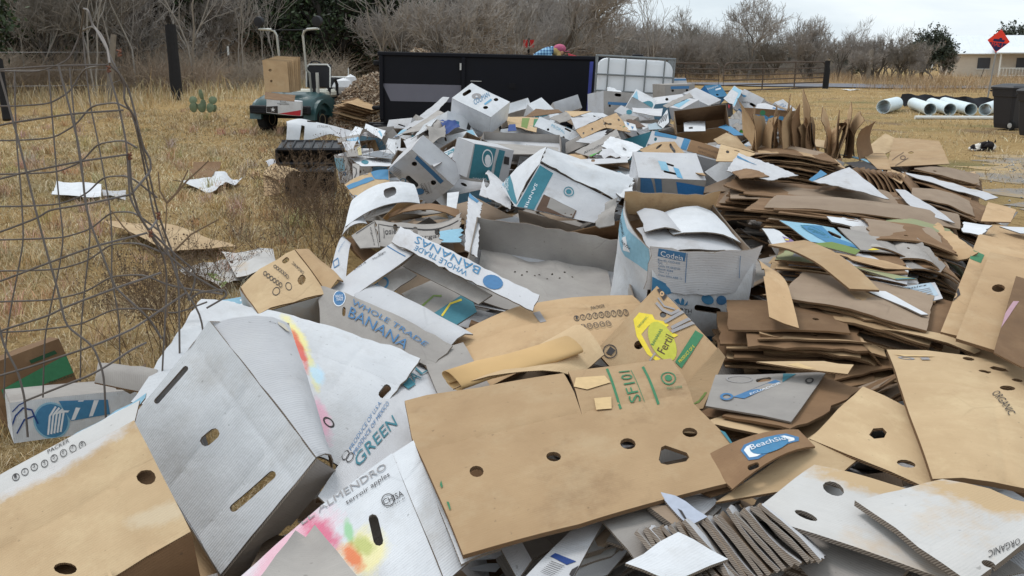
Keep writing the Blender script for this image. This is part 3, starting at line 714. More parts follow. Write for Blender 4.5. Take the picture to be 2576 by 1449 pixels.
def cactus():
    b = G(510, 280); e = empty('prickly_pear', b, 'green prickly pear cactus at the foot of the black post', 'cactus')
    mt = plain('cactus_green', srgb(106, 118, 92), .7, .35, 14.0); rg = np.random.RandomState(5)
    def pad(c, up, side, h, w_):
        up = np.array(up) / np.linalg.norm(up); side = np.array(side, float); side -= up * (side @ up); side /= np.linalg.norm(side); nrm = np.cross(up, side)
        V = []; F = []; n = 14
        for k, (sx, th) in enumerate(((.0, .5), (.72, .42), (1.0, .12), (1.0, -.12), (.72, -.42), (.0, -.5))):
            for i in range(n):
                t = 2 * math.pi * i / n; ww = w_ / 2 * (1 - .18 * (1 - math.sin(t)) / 2)
                V.append(np.array(c) + up * (h / 2 * (1 + math.sin(t) * sx)) + side * (ww * math.cos(t) * sx) + nrm * (th * .05))
        for k in range(5):
            for i in range(n): F.append((k * n + i, k * n + (i + 1) % n, (k + 1) * n + (i + 1) % n, (k + 1) * n + i))
        MB().add(V, F).build('pad', mt, e, smooth_=True)
        return np.array(c) + up * h
    k = b[1] / 19.0
    for x, y, tx, h, w_ in ((-.16, 0, -.6, .2, .24), (.0, .05, .05, .27, .2), (.14, -.05, .7, .2, .24), (.04, -.14, -.2, .2, .18), (-.05, .1, -.9, .22, .2), (.22, .05, .3, .16, .15)):
        t = pad((x * k, y, -.02), (tx * .6, rg.randn() * .2, 1), (1, 1.6 * rg.randn(), 0), h * k, w_ * k)
        if x in (-.16, .14, 0): pad(t - np.array([0, 0, .02]), (tx + .4 * rg.randn(), .2, .9), (1, 1.6 * rg.randn(), 0), h * .85 * k, w_ * .95 * k)
cactus()
WIRE = plain('grey_cage_wire', srgb(102, 94, 89), .55, .25, 30.0, metal=.35, spec=.4)
RUST = plain('rusty_tie_wire', srgb(112, 72, 54), .8, .3, 30.0)
def cage():
    base = G(150, 1100); base[2] = 0
    e = empty('wire_cage', (-1.55, 2.9, 0), 'bent cage of grey welded fence wire in the dry grass', 'wire cage')
    o = np.array([-1.55, 2.9, 0])
    def wire(px, r, name='wire', m=WIRE):
        p = np.array([P(*q) for q in px]) - o
        t = np.linspace(0, len(p) - 1, (len(p) - 1) * 5 + 1); pp = np.stack([np.interp(t, np.arange(len(p)), p[:, k]) for k in range(3)], -1)
        ps = pp.copy()
        for _ in range(2): ps[1:-1] = (ps[:-2] + 2 * ps[1:-1] + ps[2:]) / 4
        MB().tube(ps, r, 6).build(name, m, e, smooth_=True)
    f, k = 2.5, 3.3   # near and far sheets of the cage
    wire([(-30, 176, f), (0, 175, f), (140, 165, f), (270, 163, f + .1)], .0031)
    wire([(-30, 326, f), (0, 315, f), (35, 308, f), (180, 286, f), (310, 277, f + .1)], .0031)
    wire([(-30, 458, f), (0, 450, f), (70, 432, f), (205, 405, f), (325, 388, f + .1)], .0031)
    wire([(-30, 590, f), (0, 584, f), (95, 548, f), (125, 528, f), (215, 514, f), (325, 490, f + .1)], .0031)
    wire([(-30, 715, f), (0, 708, f), (125, 660, f), (235, 620, f), (370, 586, f + .15)], .0031)
    wire([(-30, 850, f), (0, 832, f), (120, 795, f), (170, 770, f), (290, 725, f + .05), (405, 686, f + .2)], .0031)
    wire([(0, 945, f), (70, 925, f), (160, 895, f), (235, 870, f), (330, 830, f + .1), (375, 800, f + .15), (470, 735, f + .2)], .0031)
    wire([(60, 1010, f), (160, 970, f), (225, 945, f + .05), (270, 920, f + .1), (330, 880, f + .15), (368, 862, f + .2)], .0031)
    wire([(-8, 160, f), (40, 330, f), (66, 430, f), (95, 550, f), (125, 660, f), (146, 730, f), (165, 820, f), (235, 870, f), (262, 942, f), (268, 1100, f)], .0033)
    wire([(147, 165, f), (180, 290, f), (198, 365, f), (208, 440, f), (215, 515, f), (230, 570, f), (252, 625, f), (280, 700, f), (292, 726, f), (375, 800, f), (405, 850, f + .1)], .0033)
    wire([(268, 165, f + .1), (300, 270, f + .1), (318, 360, f + .1), (322, 420, f + .1), (326, 495, f + .1), (345, 535, f + .1), (375, 582, f + .15), (420, 640, f + .2), (480, 690, f + .25), (560, 735, f + .3)], .0033)
    wire([(-10, 780, f), (0, 832, f), (12, 875, f), (45, 935, f), (62, 1000, f), (70, 1100, f)], .0033)
    wire([(-30, 178, k), (90, 181, k), (125, 172, k), (175, 150, k), (205, 78, k), (211, 22, k - .3)], .0033)
    wire([(-30, 267, k), (40, 267, k), (125, 261, k), (175, 232, k), (212, 172, k), (270, 163, f + .15)], .0033)
    wire([(-30, 354, k), (50, 353, k), (135, 347, k), (190, 315, k), (230, 266, k), (292, 257, k - .3), (330, 278, k - .3)], .0033)
    wire([(-30, 439, k), (60, 437, k), (145, 433, k), (205, 408, k), (245, 362, k), (310, 352, k - .4), (345, 372, k - .4)], .0033)
    wire([(-30, 520, k), (60, 519, k), (150, 514, k), (215, 490, k), (260, 445, k), (325, 441, k - .4), (395, 497, k - .3)], .0033)
    wire([(-30, 604, k), (60, 602, k), (160, 598, k), (228, 577, k), (278, 534, k), (335, 532, k - .4), (400, 580, k - .3)], .0033)
    wire([(-30, 682, k), (50, 681, k), (148, 678, k), (222, 656, k), (280, 613, k), (350, 611, k - .4), (420, 640, k - .3)], .0033)
    wire([(-30, 760, k), (35, 758, k), (130, 755, k), (215, 735, k), (280, 695, k), (360, 690, k - .3), (430, 720, k - .2), (560, 740, k - .2)], .0033)
    wire([(0, 836, k), (70, 833, k), (200, 818, k), (285, 777, k), (370, 776, k - .2), (440, 790, k - .1), (520, 760, k - .2)], .0033)
    wire([(37, 180, k), (38, 270, k), (42, 362, k), (52, 470, k), (60, 600, k), (46, 680, k), (30, 760, k), (14, 860, k), (10, 1000, k)], .0031)
    wire([(122, 170, k), (130, 280, k), (136, 350, k), (146, 480, k), (160, 600, k), (148, 680, k), (132, 750, k), (112, 850, k), (108, 1000, k)], .0031)
    wire([(208, 80, k), (215, 165, k), (228, 270, k), (248, 362, k), (262, 440, k), (278, 530, k), (282, 610, k), (280, 700, k), (300, 800, k), (302, 940, k)], .0031)
    wire([(175, 170, k), (190, 330, k), (206, 440, k), (228, 577, k), (220, 665, k), (212, 735, k), (204, 820, k), (202, 960, k)], .0031)
    wire([(211, 22, k - .3), (222, 25, k - .4), (232, 62, f + .4), (255, 88, f + .35), (270, 120, f + .2), (276, 160, f + .1)], .0036)
    wire([(205, 78, k), (236, 64, f + .4), (262, 110, f + .2), (290, 170, f + .15), (325, 225, f + .2), (350, 330, f + .2), (365, 400, f + .25), (378, 450, f + .25), (395, 530, f + .3), (420, 600, f + .35), (440, 650, f + .4), (450, 720, f + .4), (452, 900, f + .4)], .0033)
    wire([(276, 163, f + .1), (300, 185, f + .12), (313, 215, f + .15), (312, 255, f + .15), (343, 300, f + .2), (360, 370, f + .25), (378, 400, f + .25), (380, 430, f + .25), (330, 488, f + .12)], .0036)
    wire([(330, 278, f + .2), (345, 330, f + .2), (375, 480, f + .3), (385, 530, f + .3), (400, 580, f + .3), (430, 650, f + .3), (445, 700, f + .3), (505, 790, f + .3), (520, 900, f + .3)], .0033)
    wire([(325, 390, f + .12), (330, 470, f + .12), (350, 540, f + .15), (375, 583, f + .15), (400, 545, f + .3), (402, 536, f + .3)], .0036)
    wire([(375, 585, f + .15), (410, 640, f + .25), (420, 690, f + .3), (418, 760, f + .3), (410, 900, f + .3), (405, 1000, f + .3)], .0031)
    wire([(382, 585, f + .15), (440, 640, f + .3), (490, 680, f + .35), (490, 715, f + .35), (470, 760, f + .35), (500, 735, f + .35), (565, 728, f + .35), (572, 745, f + .35), (520, 775, f + .35)], .0033)
    for (u, v) in ((273, 170), (326, 390), (378, 585), (398, 540), (300, 130)):
        wire([(u - 6, v - 4, f + .1), (u + 7, v, f + .08), (u - 5, v + 5, f + .1), (u + 8, v + 9, f + .08), (u - 4, v + 12, f + .1), (u + 4, v - 8, f + .1)], .0022, 'tie_wire', RUST)
cage()
BLACKP = plain('glossy_black_paint', srgb(12, 14, 24), .45, .25, 2.5, spec=.2)
BLACKM = plain('matt_black_steel', srgb(22, 22, 27), .6, .25, 6.0, spec=.2)
TRX, TRY = P(955, 280, 16.3), P(1490, 290, 16.3)
def trailer():
    a = TRX.copy(); b = TRY.copy(); ax = math.atan2(b[1] - a[1], b[0] - a[0])
    e = empty('dump_trailer', (a[0], a[1], 0), 'black steel dump trailer with a grey slanted panel on its side', 'trailer', None, 0.0)
    e.rotation_euler = (0, math.radians(1.3), 0)
    L_ = 4.75; W_ = 2.0; z0, z1 = .52, 1.70
    m = MB(); m.box((L_ / 2, .02, (z0 + z1) / 2), (L_, .04, z1 - z0)); m.build('side_wall', BLACKP, e)
    m = MB(); m.box((L_ / 2, W_ - .02, (z0 + z1) / 2), (L_, .04, z1 - z0)); m.build('side_wall', BLACKP, e)
    m = MB(); m.box((.02, W_ / 2, (z0 + z1) / 2), (.04, W_ - .084, z1 - z0)); m.build('tailgate', BLACKP, e)
    m = MB(); m.box((L_ - .02, W_ / 2, (z0 + z1) / 2), (.04, W_ - .084, z1 - z0)); m.build('front_wall', BLACKP, e)
    m = MB(); m.box((L_ / 2, W_ / 2, z0 + .02), (L_ - .1, W_ - .1, .05)); m.build('floor', BLACKM, e)
    for y in (-.01, W_ + .01): MB().box((L_ / 2, y, z1 + .02), (L_ + .06, .09, .07), bev=.012).build('top_rail', BLACKP, e)
    for x in (0.03, 1.52, L_ - .03): MB().box((x, -.045, (z0 + z1) / 2), (.07, .05, z1 - z0 - .04), bev=.008).build('rib', BLACKP, e)
    d = plain('grey_decal', srgb(108, 108, 120), .6, .1, 3.0)
    k = 16.3 / FPX
    V, F = [(.04, 1.19), (1.48, 1.19), (1.48, .88), (.19, .88)], None
    MB().prism([(x, z) for x, z in V], 'y', -.008, -.003).build('grey_panel', d, e)
    MB().prism([(2.35, 1.25), (2.47, 1.25), (2.47, 1.16), (2.35, 1.16)], 'y', -.03, .0).build('tie_box', BLACKM, e)
    MB().box((1.75, -.02, 1.27), (.2, .03, .012)).build('handle', plain('bright_steel', srgb(190, 190, 190), .35, metal=.8), e)
    MB().box((1.47, -.08, 1.52), (.03, .03, .12)).build('latch', MATS['bright_steel'], e)
    MB().box((L_ / 2 - .1, .2, .40), (L_ + .3, .18, .14), bev=.01).build('frame_beam', BLACKM, e); MB().box((L_ / 2 - .1, W_ - .2, .40), (L_ + .3, .18, .14), bev=.01).build('frame_beam', BLACKM, e)
    MB().box((-.06, .05, 1.55), (.12, .1, .1), bev=.02).build('hinge', BLACKM, e); MB().box((-.08, .05, .75), (.16, .1, .07), bev=.02).build('hinge', BLACKM, e)
    MB().box((.75, -.1, .43), (1.75, .25, .05), bev=.01).build('fender', BLACKM, e)
    for x in (2.0, 2.85):
        for y in (-.02, W_ + .02):
            w_ = MB().lathe([(.2, -.1), (.36, -.09), (.37, -.03), (.37, .03), (.36, .09), (.2, .1)], (x, y, .37), (0, 1, 0), 20).build('wheel', plain('rubber', srgb(30, 30, 31), .9), e, smooth_=True)
            MB().lathe([(.02, -.12), (.2, -.11), (.2, .11), (.02, .12)], (x, y, .37), (0, 1, 0), 14).build('rim', MATS['bright_steel'], w_)
    return e
trailer()
CHIPC = np.array([[.34, .24, .16], [.26, .18, .12], [.42, .32, .23], [.2, .14, .1], [.5, .42, .33]])
def chips(name, c, r, h, n, label, seed):
    rg = np.random.RandomState(seed)
    rr = np.sqrt(rg.rand(n)); a = rg.rand(n) * 6.283
    x = rr * np.cos(a); y = rr * np.sin(a); z = h * np.clip(np.cos(rr * 1.45), 0, 1) * (0.93 + .12 * rg.rand(n)) + .01
    q = np.stack([x * r[0], y * r[1], z], -1)
    s = np.stack([.02 + .05 * rg.rand(n), .008 + .014 * rg.rand(n), .004 + .004 * rg.rand(n)], -1)
    B = np.array([[i, j, k] for k in (-1, 1) for i, j in ((-1, -1), (1, -1), (1, 1), (-1, 1))], float)
    V = B[None] * s[:, None]
    A = rg.randn(n, 3, 3); Q = np.linalg.qr(A)[0]
    V = np.einsum('nij,nkj->nki', Q, V) + q[:, None]
    Fq = np.array([(3, 2, 1, 0), (4, 5, 6, 7), (0, 1, 5, 4), (1, 2, 6, 5), (2, 3, 7, 6), (3, 0, 4, 7)])
    Fq = (Fq[None] + (np.arange(n) * 8)[:, None, None]).reshape(-1, 4)
    col = np.repeat(CHIPC[rg.randint(0, 5, n)] * (.7 + .6 * rg.rand(n))[:, None], 8, 0)
    V = V.reshape(-1, 3)
    nr, na = 10, 30; cv = []; cf = []
    for i in range(nr + 1):
        for j in range(na):
            t = 6.283 * j / na; k = i / nr; cv.append((k * r[0] * math.cos(t), k * r[1] * math.sin(t), h * max(0, math.cos(k * 1.45)) - .005 + .02 * rg.randn()))
    for i in range(nr):
        for j in range(na): cf.append((i * na + j, i * na + (j + 1) % na, (i + 1) * na + (j + 1) % na, (i + 1) * na + j))
    Vt = np.concatenate([V, cv]); Ft = np.concatenate([Fq, np.array(cf) + len(V)])
    col = np.concatenate([col, np.tile(CHIPC[1], (len(cv), 1))])
    o = obj(name, mesh_data(name, Vt, Ft, MATS.get('chip_brown') or colattr('chip_brown'), col=col), None, c)
    return tag(o, label, 'wood chips', kind='stuff')
_q = P(930, 250, 19.5); chips('wood_chip_mound', (_q[0] + .25, _q[1] + .3, .0), (1.5, 1.3), 1.25, 7000, 'brown mound of wood chips piled against the trailer end', 2)
_q = P(1055, 141, 17.3); chips('wood_chip_load', (_q[0], _q[1], .55), (.75, .7), 1.19, 2500, 'heap of wood chips showing over the trailer side', 3)
tag(MB().ball((0, 0, .12), (.28, .2, .2), 9).ball((.15, .05, .2), (.16, .14, .2), 8).build('white_sack', plain('white_plastic', srgb(226, 226, 228), .4, .06), None, P(866, 232, 20.2) * [1, 1, 0] + [0, 0, float(P(866, 232, 20.2)[2])], smooth_=True), 'crumpled white sack lying on the wood chip mound', 'sack')
tag(MB().tube([(0, 0, -.4), (.03, 0, .38)], .012, 5).build('white_stick', WPAINT, None, P(875, 214, 20.2)), 'thin white stake stuck upright beside the sack', 'stake')
def tote():
    d = 14.3; c = P(1578, 300, d)
    cage = plain('galvanised_tube', srgb(132, 136, 138), .5, .15, 8.0, metal=.5); tank = plain('white_tank_plastic', srgb(236, 238, 242), .45, .03, 2.0)
    w_, dp, h = 1.18, 1.0, 1.02
    z0 = 1.63 - h - .14
    e = empty('water_tote', (c[0], c[1], 0), 'white plastic water tote in a grey tube cage', 'tank', None, math.radians(2)); e.rotation_euler = (0, math.radians(2.8), math.radians(-4))
    n = 8; rr = .16
    def rrect(w, hh, r):
        pts = []
        for cx, cz, a0 in ((w / 2 - r, hh / 2 - r, 0), (-w / 2 + r, hh / 2 - r, 90), (-w / 2 + r, -hh / 2 + r, 180), (w / 2 - r, -hh / 2 + r, 270)):
            for k in range(n): a = math.radians(a0 + 90 * k / (n - 1)); pts.append((cx + r * math.cos(a), cz + r * math.sin(a)))
        return pts
    zc = z0 + .14 + h / 2; V = []; F = []
    prof = ((-.5, .80), (-.49, .90), (-.46, .955), (.46, .955), (.49, .90), (.5, .8))
    for y, s in prof:
        for x, z in rrect((w_ - .03) * s / .955, (h - .005) * s / .955 , rr): V.append((x, y * (dp - .08), zc + z))
    m_ = 4 * n
    for k in range(len(prof) - 1):
        for i in range(m_): F.append((k * m_ + i, k * m_ + (i + 1) % m_, (k + 1) * m_ + (i + 1) % m_, (k + 1) * m_ + i))
    F.append(tuple(range(m_ - 1, -1, -1))); F.append(tuple((len(prof) - 1) * m_ + i for i in range(m_)))
    MB().add(V, F).build('tank', tank, e, smooth_=True)
    MB().lathe([(.08, 0), (.09, .02), (.09, .07), (.07, .08)], (.05, 0, z0 + .14 + h), (0, 0, 1), 14).build('cap', BLACKM, e)
    def ring(z): return [(-w_ / 2, -dp / 2, z), (w_ / 2, -dp / 2, z), (w_ / 2, dp / 2, z), (-w_ / 2, dp / 2, z), (-w_ / 2, -dp / 2, z)]
    for i, fz in enumerate((1.03, .76, .52, .28, .05)): MB().tube(ring(z0 + .14 + h * fz), .02 if i == 0 else .014, 6).build('cage_hoop', cage, e)
    for s in (-1, 1):
        for fx in (-.5, -.355, -.13, .13, .37, .5):
            MB().tube([(fx * w_, s * dp / 2, z0 + .14), (fx * w_, s * dp / 2, z0 + .14 + h * 1.03)], .012, 6).build('cage_bar', cage, e)
        for fy in (-.25, 0, .25): MB().tube([(s * w_ / 2, fy * dp, z0 + .14), (s * w_ / 2, fy * dp, z0 + .14 + h * 1.03)], .012, 6).build('cage_bar', cage, e)
    wood = plain('pallet_wood', srgb(150, 128, 100), .9, .3, 9.0)
    MB().box((0, 0, z0 + .12), (w_, dp, .03)).build('pallet_deck', wood, e)
    for y in (-.4, 0, .4): MB().box((0, y, z0 + .05), (w_, .1, .1)).build('pallet_runner', wood, e)
    e2 = empty('pallet', (c[0], c[1], 0), 'wooden pallets stacked under the water tote', 'pallet', None, math.radians(-4))
    nlev = max(1, int(round(z0 / .14)))
    for k in range(nlev):
        zz = k * z0 / nlev
        for y in (-.42, 0, .42): MB().box((0, y, zz + z0 / nlev * .4), (1.1, .1, z0 / nlev * .8)).build('runner', wood, e2)
        for i in range(6): MB().box((-.5 + .2 * i, 0, zz + z0 / nlev * .89), (.14, 1.0, z0 / nlev * .2)).build('slat', wood, e2)
    q = P(1480, 330, d - .2)
    t = MB(); t.add([P(1484, 155, d) - q, P(1493, 155, d) - q, P(1482, 300, d) - q, P(1474, 300, d) - q, P(1484, 155, d + .5) - q, P(1493, 155, d + .5) - q, P(1482, 300, d + .5) - q, P(1474, 300, d + .5) - q],
          [(0, 1, 2, 3), (4, 5, 6, 7), (0, 1, 5, 4), (1, 2, 6, 5), (2, 3, 7, 6), (3, 0, 4, 7)])
    tag(t.build('blue_panel', plain('blue_tarp', srgb(58, 66, 140), .6, .2), None, q), 'strip of dark blue sheet hanging between trailer and water tote', 'tarp')
tote()
def cart():
    b = G(712, 337); th = math.radians(17)
    e = empty('golf_cart', b, 'dark green golf cart seen from behind, loaded with flattened boxes', 'golf cart', None, -th); s = 1.15; e.scale = (s, s, s)
    grn = plain('dark_green_body', srgb(44, 78, 80), .4, .2, 5.0, spec=.5, coat=.2); blk = plain('black_plastic', srgb(38, 38, 42), .6, .2, 9.0); alu = plain('pale_aluminium', srgb(190, 190, 184), .4, .1, 9, metal=.5)
    rub = MATS['rubber']; hub = plain('beige_hub', srgb(150, 136, 112), .7, .2, 8); trim = WPAINT
    prof = [(0.0, .36, .52, .60), (.06, .34, .62, .62), (.25, .32, .70, .63), (.55, .32, .74, .63), (.8, .3, .72, .62), (1.0, .28, .62, .60)]
    V = []; F = []
    for y, zb, zt, hw in prof:
        for x, z in ((-hw, zb), (-hw - .0, (zb + zt) / 2), (-hw + .05, zt - .05), (-hw + .16, zt), (hw - .16, zt), (hw - .05, zt - .05), (hw, (zb + zt) / 2), (hw, zb)): V.append((x, y, z))
    for k in range(len(prof) - 1):
        for i in range(8): F.append((k * 8 + i, k * 8 + (i + 1) % 8, (k + 1) * 8 + (i + 1) % 8, (k + 1) * 8 + i))
    F.append(tuple(range(7, -1, -1))); F.append(tuple(40 + i for i in range(8)))
    MB().add(V, F).build('body', grn, e, smooth_=True)
    for sx in (-1, 1):   # wheel arches and fenders
        m = MB(); arc = [(math.cos(t), math.sin(t)) for t in np.linspace(0, math.pi, 11)]
        for k in range(10):
            (c0, s0), (c1, s1) = arc[k], arc[k + 1]
            for (r0, r1) in ((.29, .36),):
                xs = (sx * .44, sx * .68)
                P8 = [(x, .36 + rr * c, .26 + rr * s_) for x in xs for (c, s_) in ((c0, s0), (c1, s1)) for rr in (r0, r1)]
                m.add(P8, [(0, 1, 3, 2), (4, 5, 7, 6), (0, 1, 5, 4), (2, 3, 7, 6), (1, 3, 7, 5), (0, 2, 6, 4)])
        m.build('fender', grn, e)
    MB().box((0, -.05, .44), (1.22, .12, .15), bev=.02).build('bumper', blk, e)
    for k in range(4): MB().box((0, -.115, .39 + .035 * k), (1.18, .012, .012)).build('bumper_rib', BLACKM, e)
    for x in (-.5, .5):
        for y in (.36, 1.95):
            w_ = MB().lathe([(.12, -.1), (.2, -.1), (.235, -.07), (.24, 0), (.235, .07), (.2, .1), (.12, .1)], (x * 1.06, y, .24), (1, 0, 0), 22).build('wheel', rub, e, smooth_=True)
            MB().lathe([(.02, -.07), (.05, -.09), (.115, -.104), (.115, .104), (.05, .09), (.02, .07)], (x * 1.06, y, .24), (1, 0, 0), 16).build('hub', hub, w_, smooth_=True)
    MB().box((0, 1.35, .28), (1.1, 1.6, .08)).build('floor', blk, e)
    MB().box((0, .95, .70), (1.1, .5, .14), bev=.04).build('seat', plain('white_vinyl', srgb(216, 214, 200), .5), e)
    MB().box((.48, .52, .84), (.04, .05, .5)).build('seat_bracket', alu, e); MB().box((.36, .60, .84), (.04, .05, .5)).build('seat_bracket', blk, e)
    MB().tube([(.52, .85, .66), (.56, .84, .86), (.57, .9, .97), (.57, 1.02, .97), (.56, 1.12, .86), (.54, 1.14, .66)], .03, 8).build('arm_rest', blk, e, smooth_=True)
    for (cx, cy, cz, w_, h_, tl) in ((.33, .86, 1.02, .52, .44, -.12), (.30, 1.75, .78, .6, .42, -.25)):
        M_ = np.array(Matrix.Translation((cx, cy, cz)) @ Matrix.Rotation(tl, 4, 'X'))
        p = MB(); p.box((0, 0, 0), (w_, .06, h_), M=M_, bev=.05); pn = p.build('black_panel', blk, e)
        x0, z0 = w_ / 2 - .01, h_ / 2 - .01
        r_ = [(-x0, -.03, -z0), (-x0, -.03, z0 - .06), (-x0 + .06, -.03, z0), (x0 - .06, -.03, z0), (x0, -.03, z0 - .06), (x0, -.03, -z0)]
        MB().tube([np.array(M_)[:3, :3] @ np.array(q) + np.array(M_)[:3, 3] for q in r_], .016, 6).build('white_piping', trim, pn)
    MB().box((0, 2.1, .52), (1.0, .5, .42), bev=.08).build('front_cowl', grn, e)
    for sx in (-1, 1):
        MB().tube([(sx * .30, .60, .72), (sx * .30, .56, 1.08), (sx * .27, .5, 1.14), (sx * .27, .45, 1.75), (sx * .31, .44, 1.83), (sx * .38, .43, 1.86), (sx * .62, .42, 1.87)], .022, 8).build('canopy_strut', alu, e, smooth_=True)
        MB().tube([(sx * .62, .42, 1.88), (sx * .6, .42, 1.93)], .02, 6).build('lamp_stem', blk, e)
        MB().lathe([(.03, -.06), (.09, -.05), (.095, 0), (.09, .04), (.02, .05)], (sx * .6, .42, 2.0), (0, 1, .1), 16).build('work_lamp', blk, e, smooth_=True)
    MB().tube([(-.62, .42, 1.88), (-.2, .42, 1.85), (.2, .42, 1.85), (.62, .42, 1.88)], .008, 5).build('lamp_cable', blk, e)
    sw = MB(); sw.tube([(.02 + .16 * math.cos(t), 1.35 - .06 * math.sin(t), 1.14 + .15 * math.sin(t)) for t in np.linspace(0, 6.283, 19)], .014, 6, cap=False); sw.tube([(.02, 1.35, 1.14), (.02, 1.6, .8)], .02, 6); sw.tube([(-.14, 1.35, 1.14), (.18, 1.35, 1.14)], .012, 5); sw.build('steering_wheel', blk, e)
    Mw = Matrix.Translation(Vector([float(q) for q in b])) @ Matrix.Rotation(-th, 4, 'Z') @ Matrix.Scale(s, 4)
    def W(p): return np.array(Mw @ Vector(p))
    return W, th
CARTW, CART_TH = cart()
def bin_(u, v, d_, label, rz):
    b = G(u, v)
    e = empty('trash_bin', b, label, 'trash bin', 'black wheeled bins', rz)
    blk = plain('bin_plastic', srgb(44, 44, 49), .5, .15, 5.0, spec=.4); H = .98
    V = []; F = []; lv = ((0, .21, .24), (.1, .23, .26), (.72, .29, .31), (.74, .31, .33), (.9, .33, .35), (.91, .32, .34))
    for z, hx, hy in lv:
        for x, y in ((-1, -.8), (-.8, -1), (.8, -1), (1, -.8), (1, .8), (.8, 1), (-.8, 1), (-1, .8)): V.append((x * hx, y * hy, .04 + z * H))
    for k in range(len(lv) - 1):
        for i in range(8): F.append((k * 8 + i, k * 8 + (i + 1) % 8, (k + 1) * 8 + (i + 1) % 8, (k + 1) * 8 + i))
    F.append(tuple(range(7, -1, -1))); F.append(tuple(len(lv) * 8 - 8 + i for i in range(8)))
    MB().add(V, F).build('body', blk, e)
    V = []; F = []; lv = ((.905, .345, .375), (.95, .35, .38), (.985, .31, .33), (1.03, .12, .2))
    for z, hx, hy in lv:
        for x, y in ((-1, -.8), (-.8, -1), (.8, -1), (1, -.8), (1, .8), (.8, 1), (-.8, 1), (-1, .8)): V.append((x * hx, y * hy, .04 + z * H))
    for k in range(len(lv) - 1):
        for i in range(8): F.append((k * 8 + i, k * 8 + (i + 1) % 8, (k + 1) * 8 + (i + 1) % 8, (k + 1) * 8 + i))
    F.append(tuple(range(7, -1, -1))); F.append(tuple(len(lv) * 8 - 8 + i for i in range(8)))
    MB().add(V, F).build('lid', blk, e)
    MB().tube([(-.25, .4, .9 * H), (.25, .4, .9 * H)], .02, 6).build('handle', blk, e)
    for sx in (-1, 1):
        w_ = MB().lathe([(.03, -.035), (.11, -.03), (.115, 0), (.11, .03), (.03, .035)], (sx * .2, -.24, .115), (1, 0, 0), 16).build('wheel', MATS['rubber'], e, smooth_=True)
        MB().lathe([(.01, -.045), (.06, -.04), (.06, .04), (.01, .045)], (sx * .2, -.24, .115), (1, 0, 0), 10).build('hub', plain('pale_hub', srgb(170, 170, 168), .5), w_)
bin_(2535, 326, 0, 'black wheeled trash bin with its lid shut beside the pale pipes', .35)
bin_(2603, 346, 0, 'black wheeled trash bin half hidden at the edge of the yard', .3)
PVC = plain('pale_blue_pvc', srgb(218, 230, 234), .4, .1, 4.0)
PVI = plain('pipe_inside', srgb(150, 176, 186), .6, .06, 4.0)
def pipe(ua, va, ub, vb, r, label, L_=None):
    a = G(ua, va); b = G(ub, vb)
    a = a + [0, 0, r]; b = b + [0, 0, r]; dr = (b - a) / np.linalg.norm(b - a)
    L_ = L_ or np.linalg.norm(b - a)
    e = empty('pvc_pipe', a - [0, 0, r], label, 'pipe', 'pale blue pipes on the grass')
    n = 28; q = Vector(dr).to_track_quat('Z', 'Y').to_matrix(); V = []; F = []
    for (rr, h) in ((r, 0), (r, L_), (r - .016, L_), (r - .016, 0)):
        for i in range(n): t = 6.2832 * i / n; V.append(np.array(q @ Vector((rr * math.cos(t), rr * math.sin(t), h))) + [0, 0, r])
    for k in range(4):
        for i in range(n): F.append((k * n + i, k * n + (i + 1) % n, ((k + 1) % 4) * n + (i + 1) % n, ((k + 1) % 4) * n + i))
    MB().add(V, F).build('tube', PVC, e, smooth_=True)
pipe(2221, 286, 2282, 268, .20, 'pale blue plastic pipe lying apart with its mouth open to the heap', 2.2)
pipe(2338, 291, 2276, 266, .175, 'pale blue pipe nearest the open mouthed one, lying the other way', 3.2)
pipe(2388, 291, 2318, 266, .175, 'second pale blue pipe of the row beside the bins', 3.0)
pipe(2440, 291, 2346, 264, .175, 'third pale blue pipe of the row beside the bins', 3.3)
pipe(2476, 291, 2520, 274, .175, 'pale blue pipe angled behind the black bins', 2.0)
_a, _b = G(2301, 300), G(2500, 301)
tag(MB().tube([(0, 0, .05), tuple(_b - _a + [0, 0, .05])], .05, 10).build('white_pipe', WPAINT, None, _a, smooth_=True), 'long thin white pipe lying in front of the pale blue pipes', 'pipe')
def black_sheet():
    us = np.linspace(2272, 2505, 24); vt = np.interp(us, [2272, 2290, 2400, 2505], [236, 241, 243, 250]); vb = np.interp(us, [2272, 2300, 2400, 2505], [262, 262, 276, 282])
    rg = np.random.RandomState(3); V = []; o = G(2272, 275)
    base = np.array([G(u, b) for u, b in zip(us, np.linspace(268, 272, 24))])
    F = []
    for row, (k) in enumerate((0, .33, .66, 1.0)):
        for i in range(24):
            h = (.40 - .1 * i / 24) * k; V.append(base[i] - o + [rg.randn() * .02, .08 * math.sin(i * .9 + row) + .15 * k, h + .03 * math.sin(i * 1.3) * k])
    nb = len(V); V += [np.array(v) + [0, .012, 0] for v in V]
    for r_ in range(3):
        for i in range(23):
            a = r_ * 24 + i; F.append((a, a + 1, a + 25, a + 24)); F.append((a + nb, a + 24 + nb, a + 25 + nb, a + 1 + nb))
    for i in range(23): F.append((72 + i, 73 + i, 73 + i + nb, 72 + i + nb))
    tag(MB().add(V, F).build('black_plastic_sheet', plain('black_sheet', srgb(36, 36, 42), .5, .2, 5), None, o, smooth_=True), 'sagging black plastic sheet standing on edge behind the pale pipes', 'plastic sheet')
black_sheet()
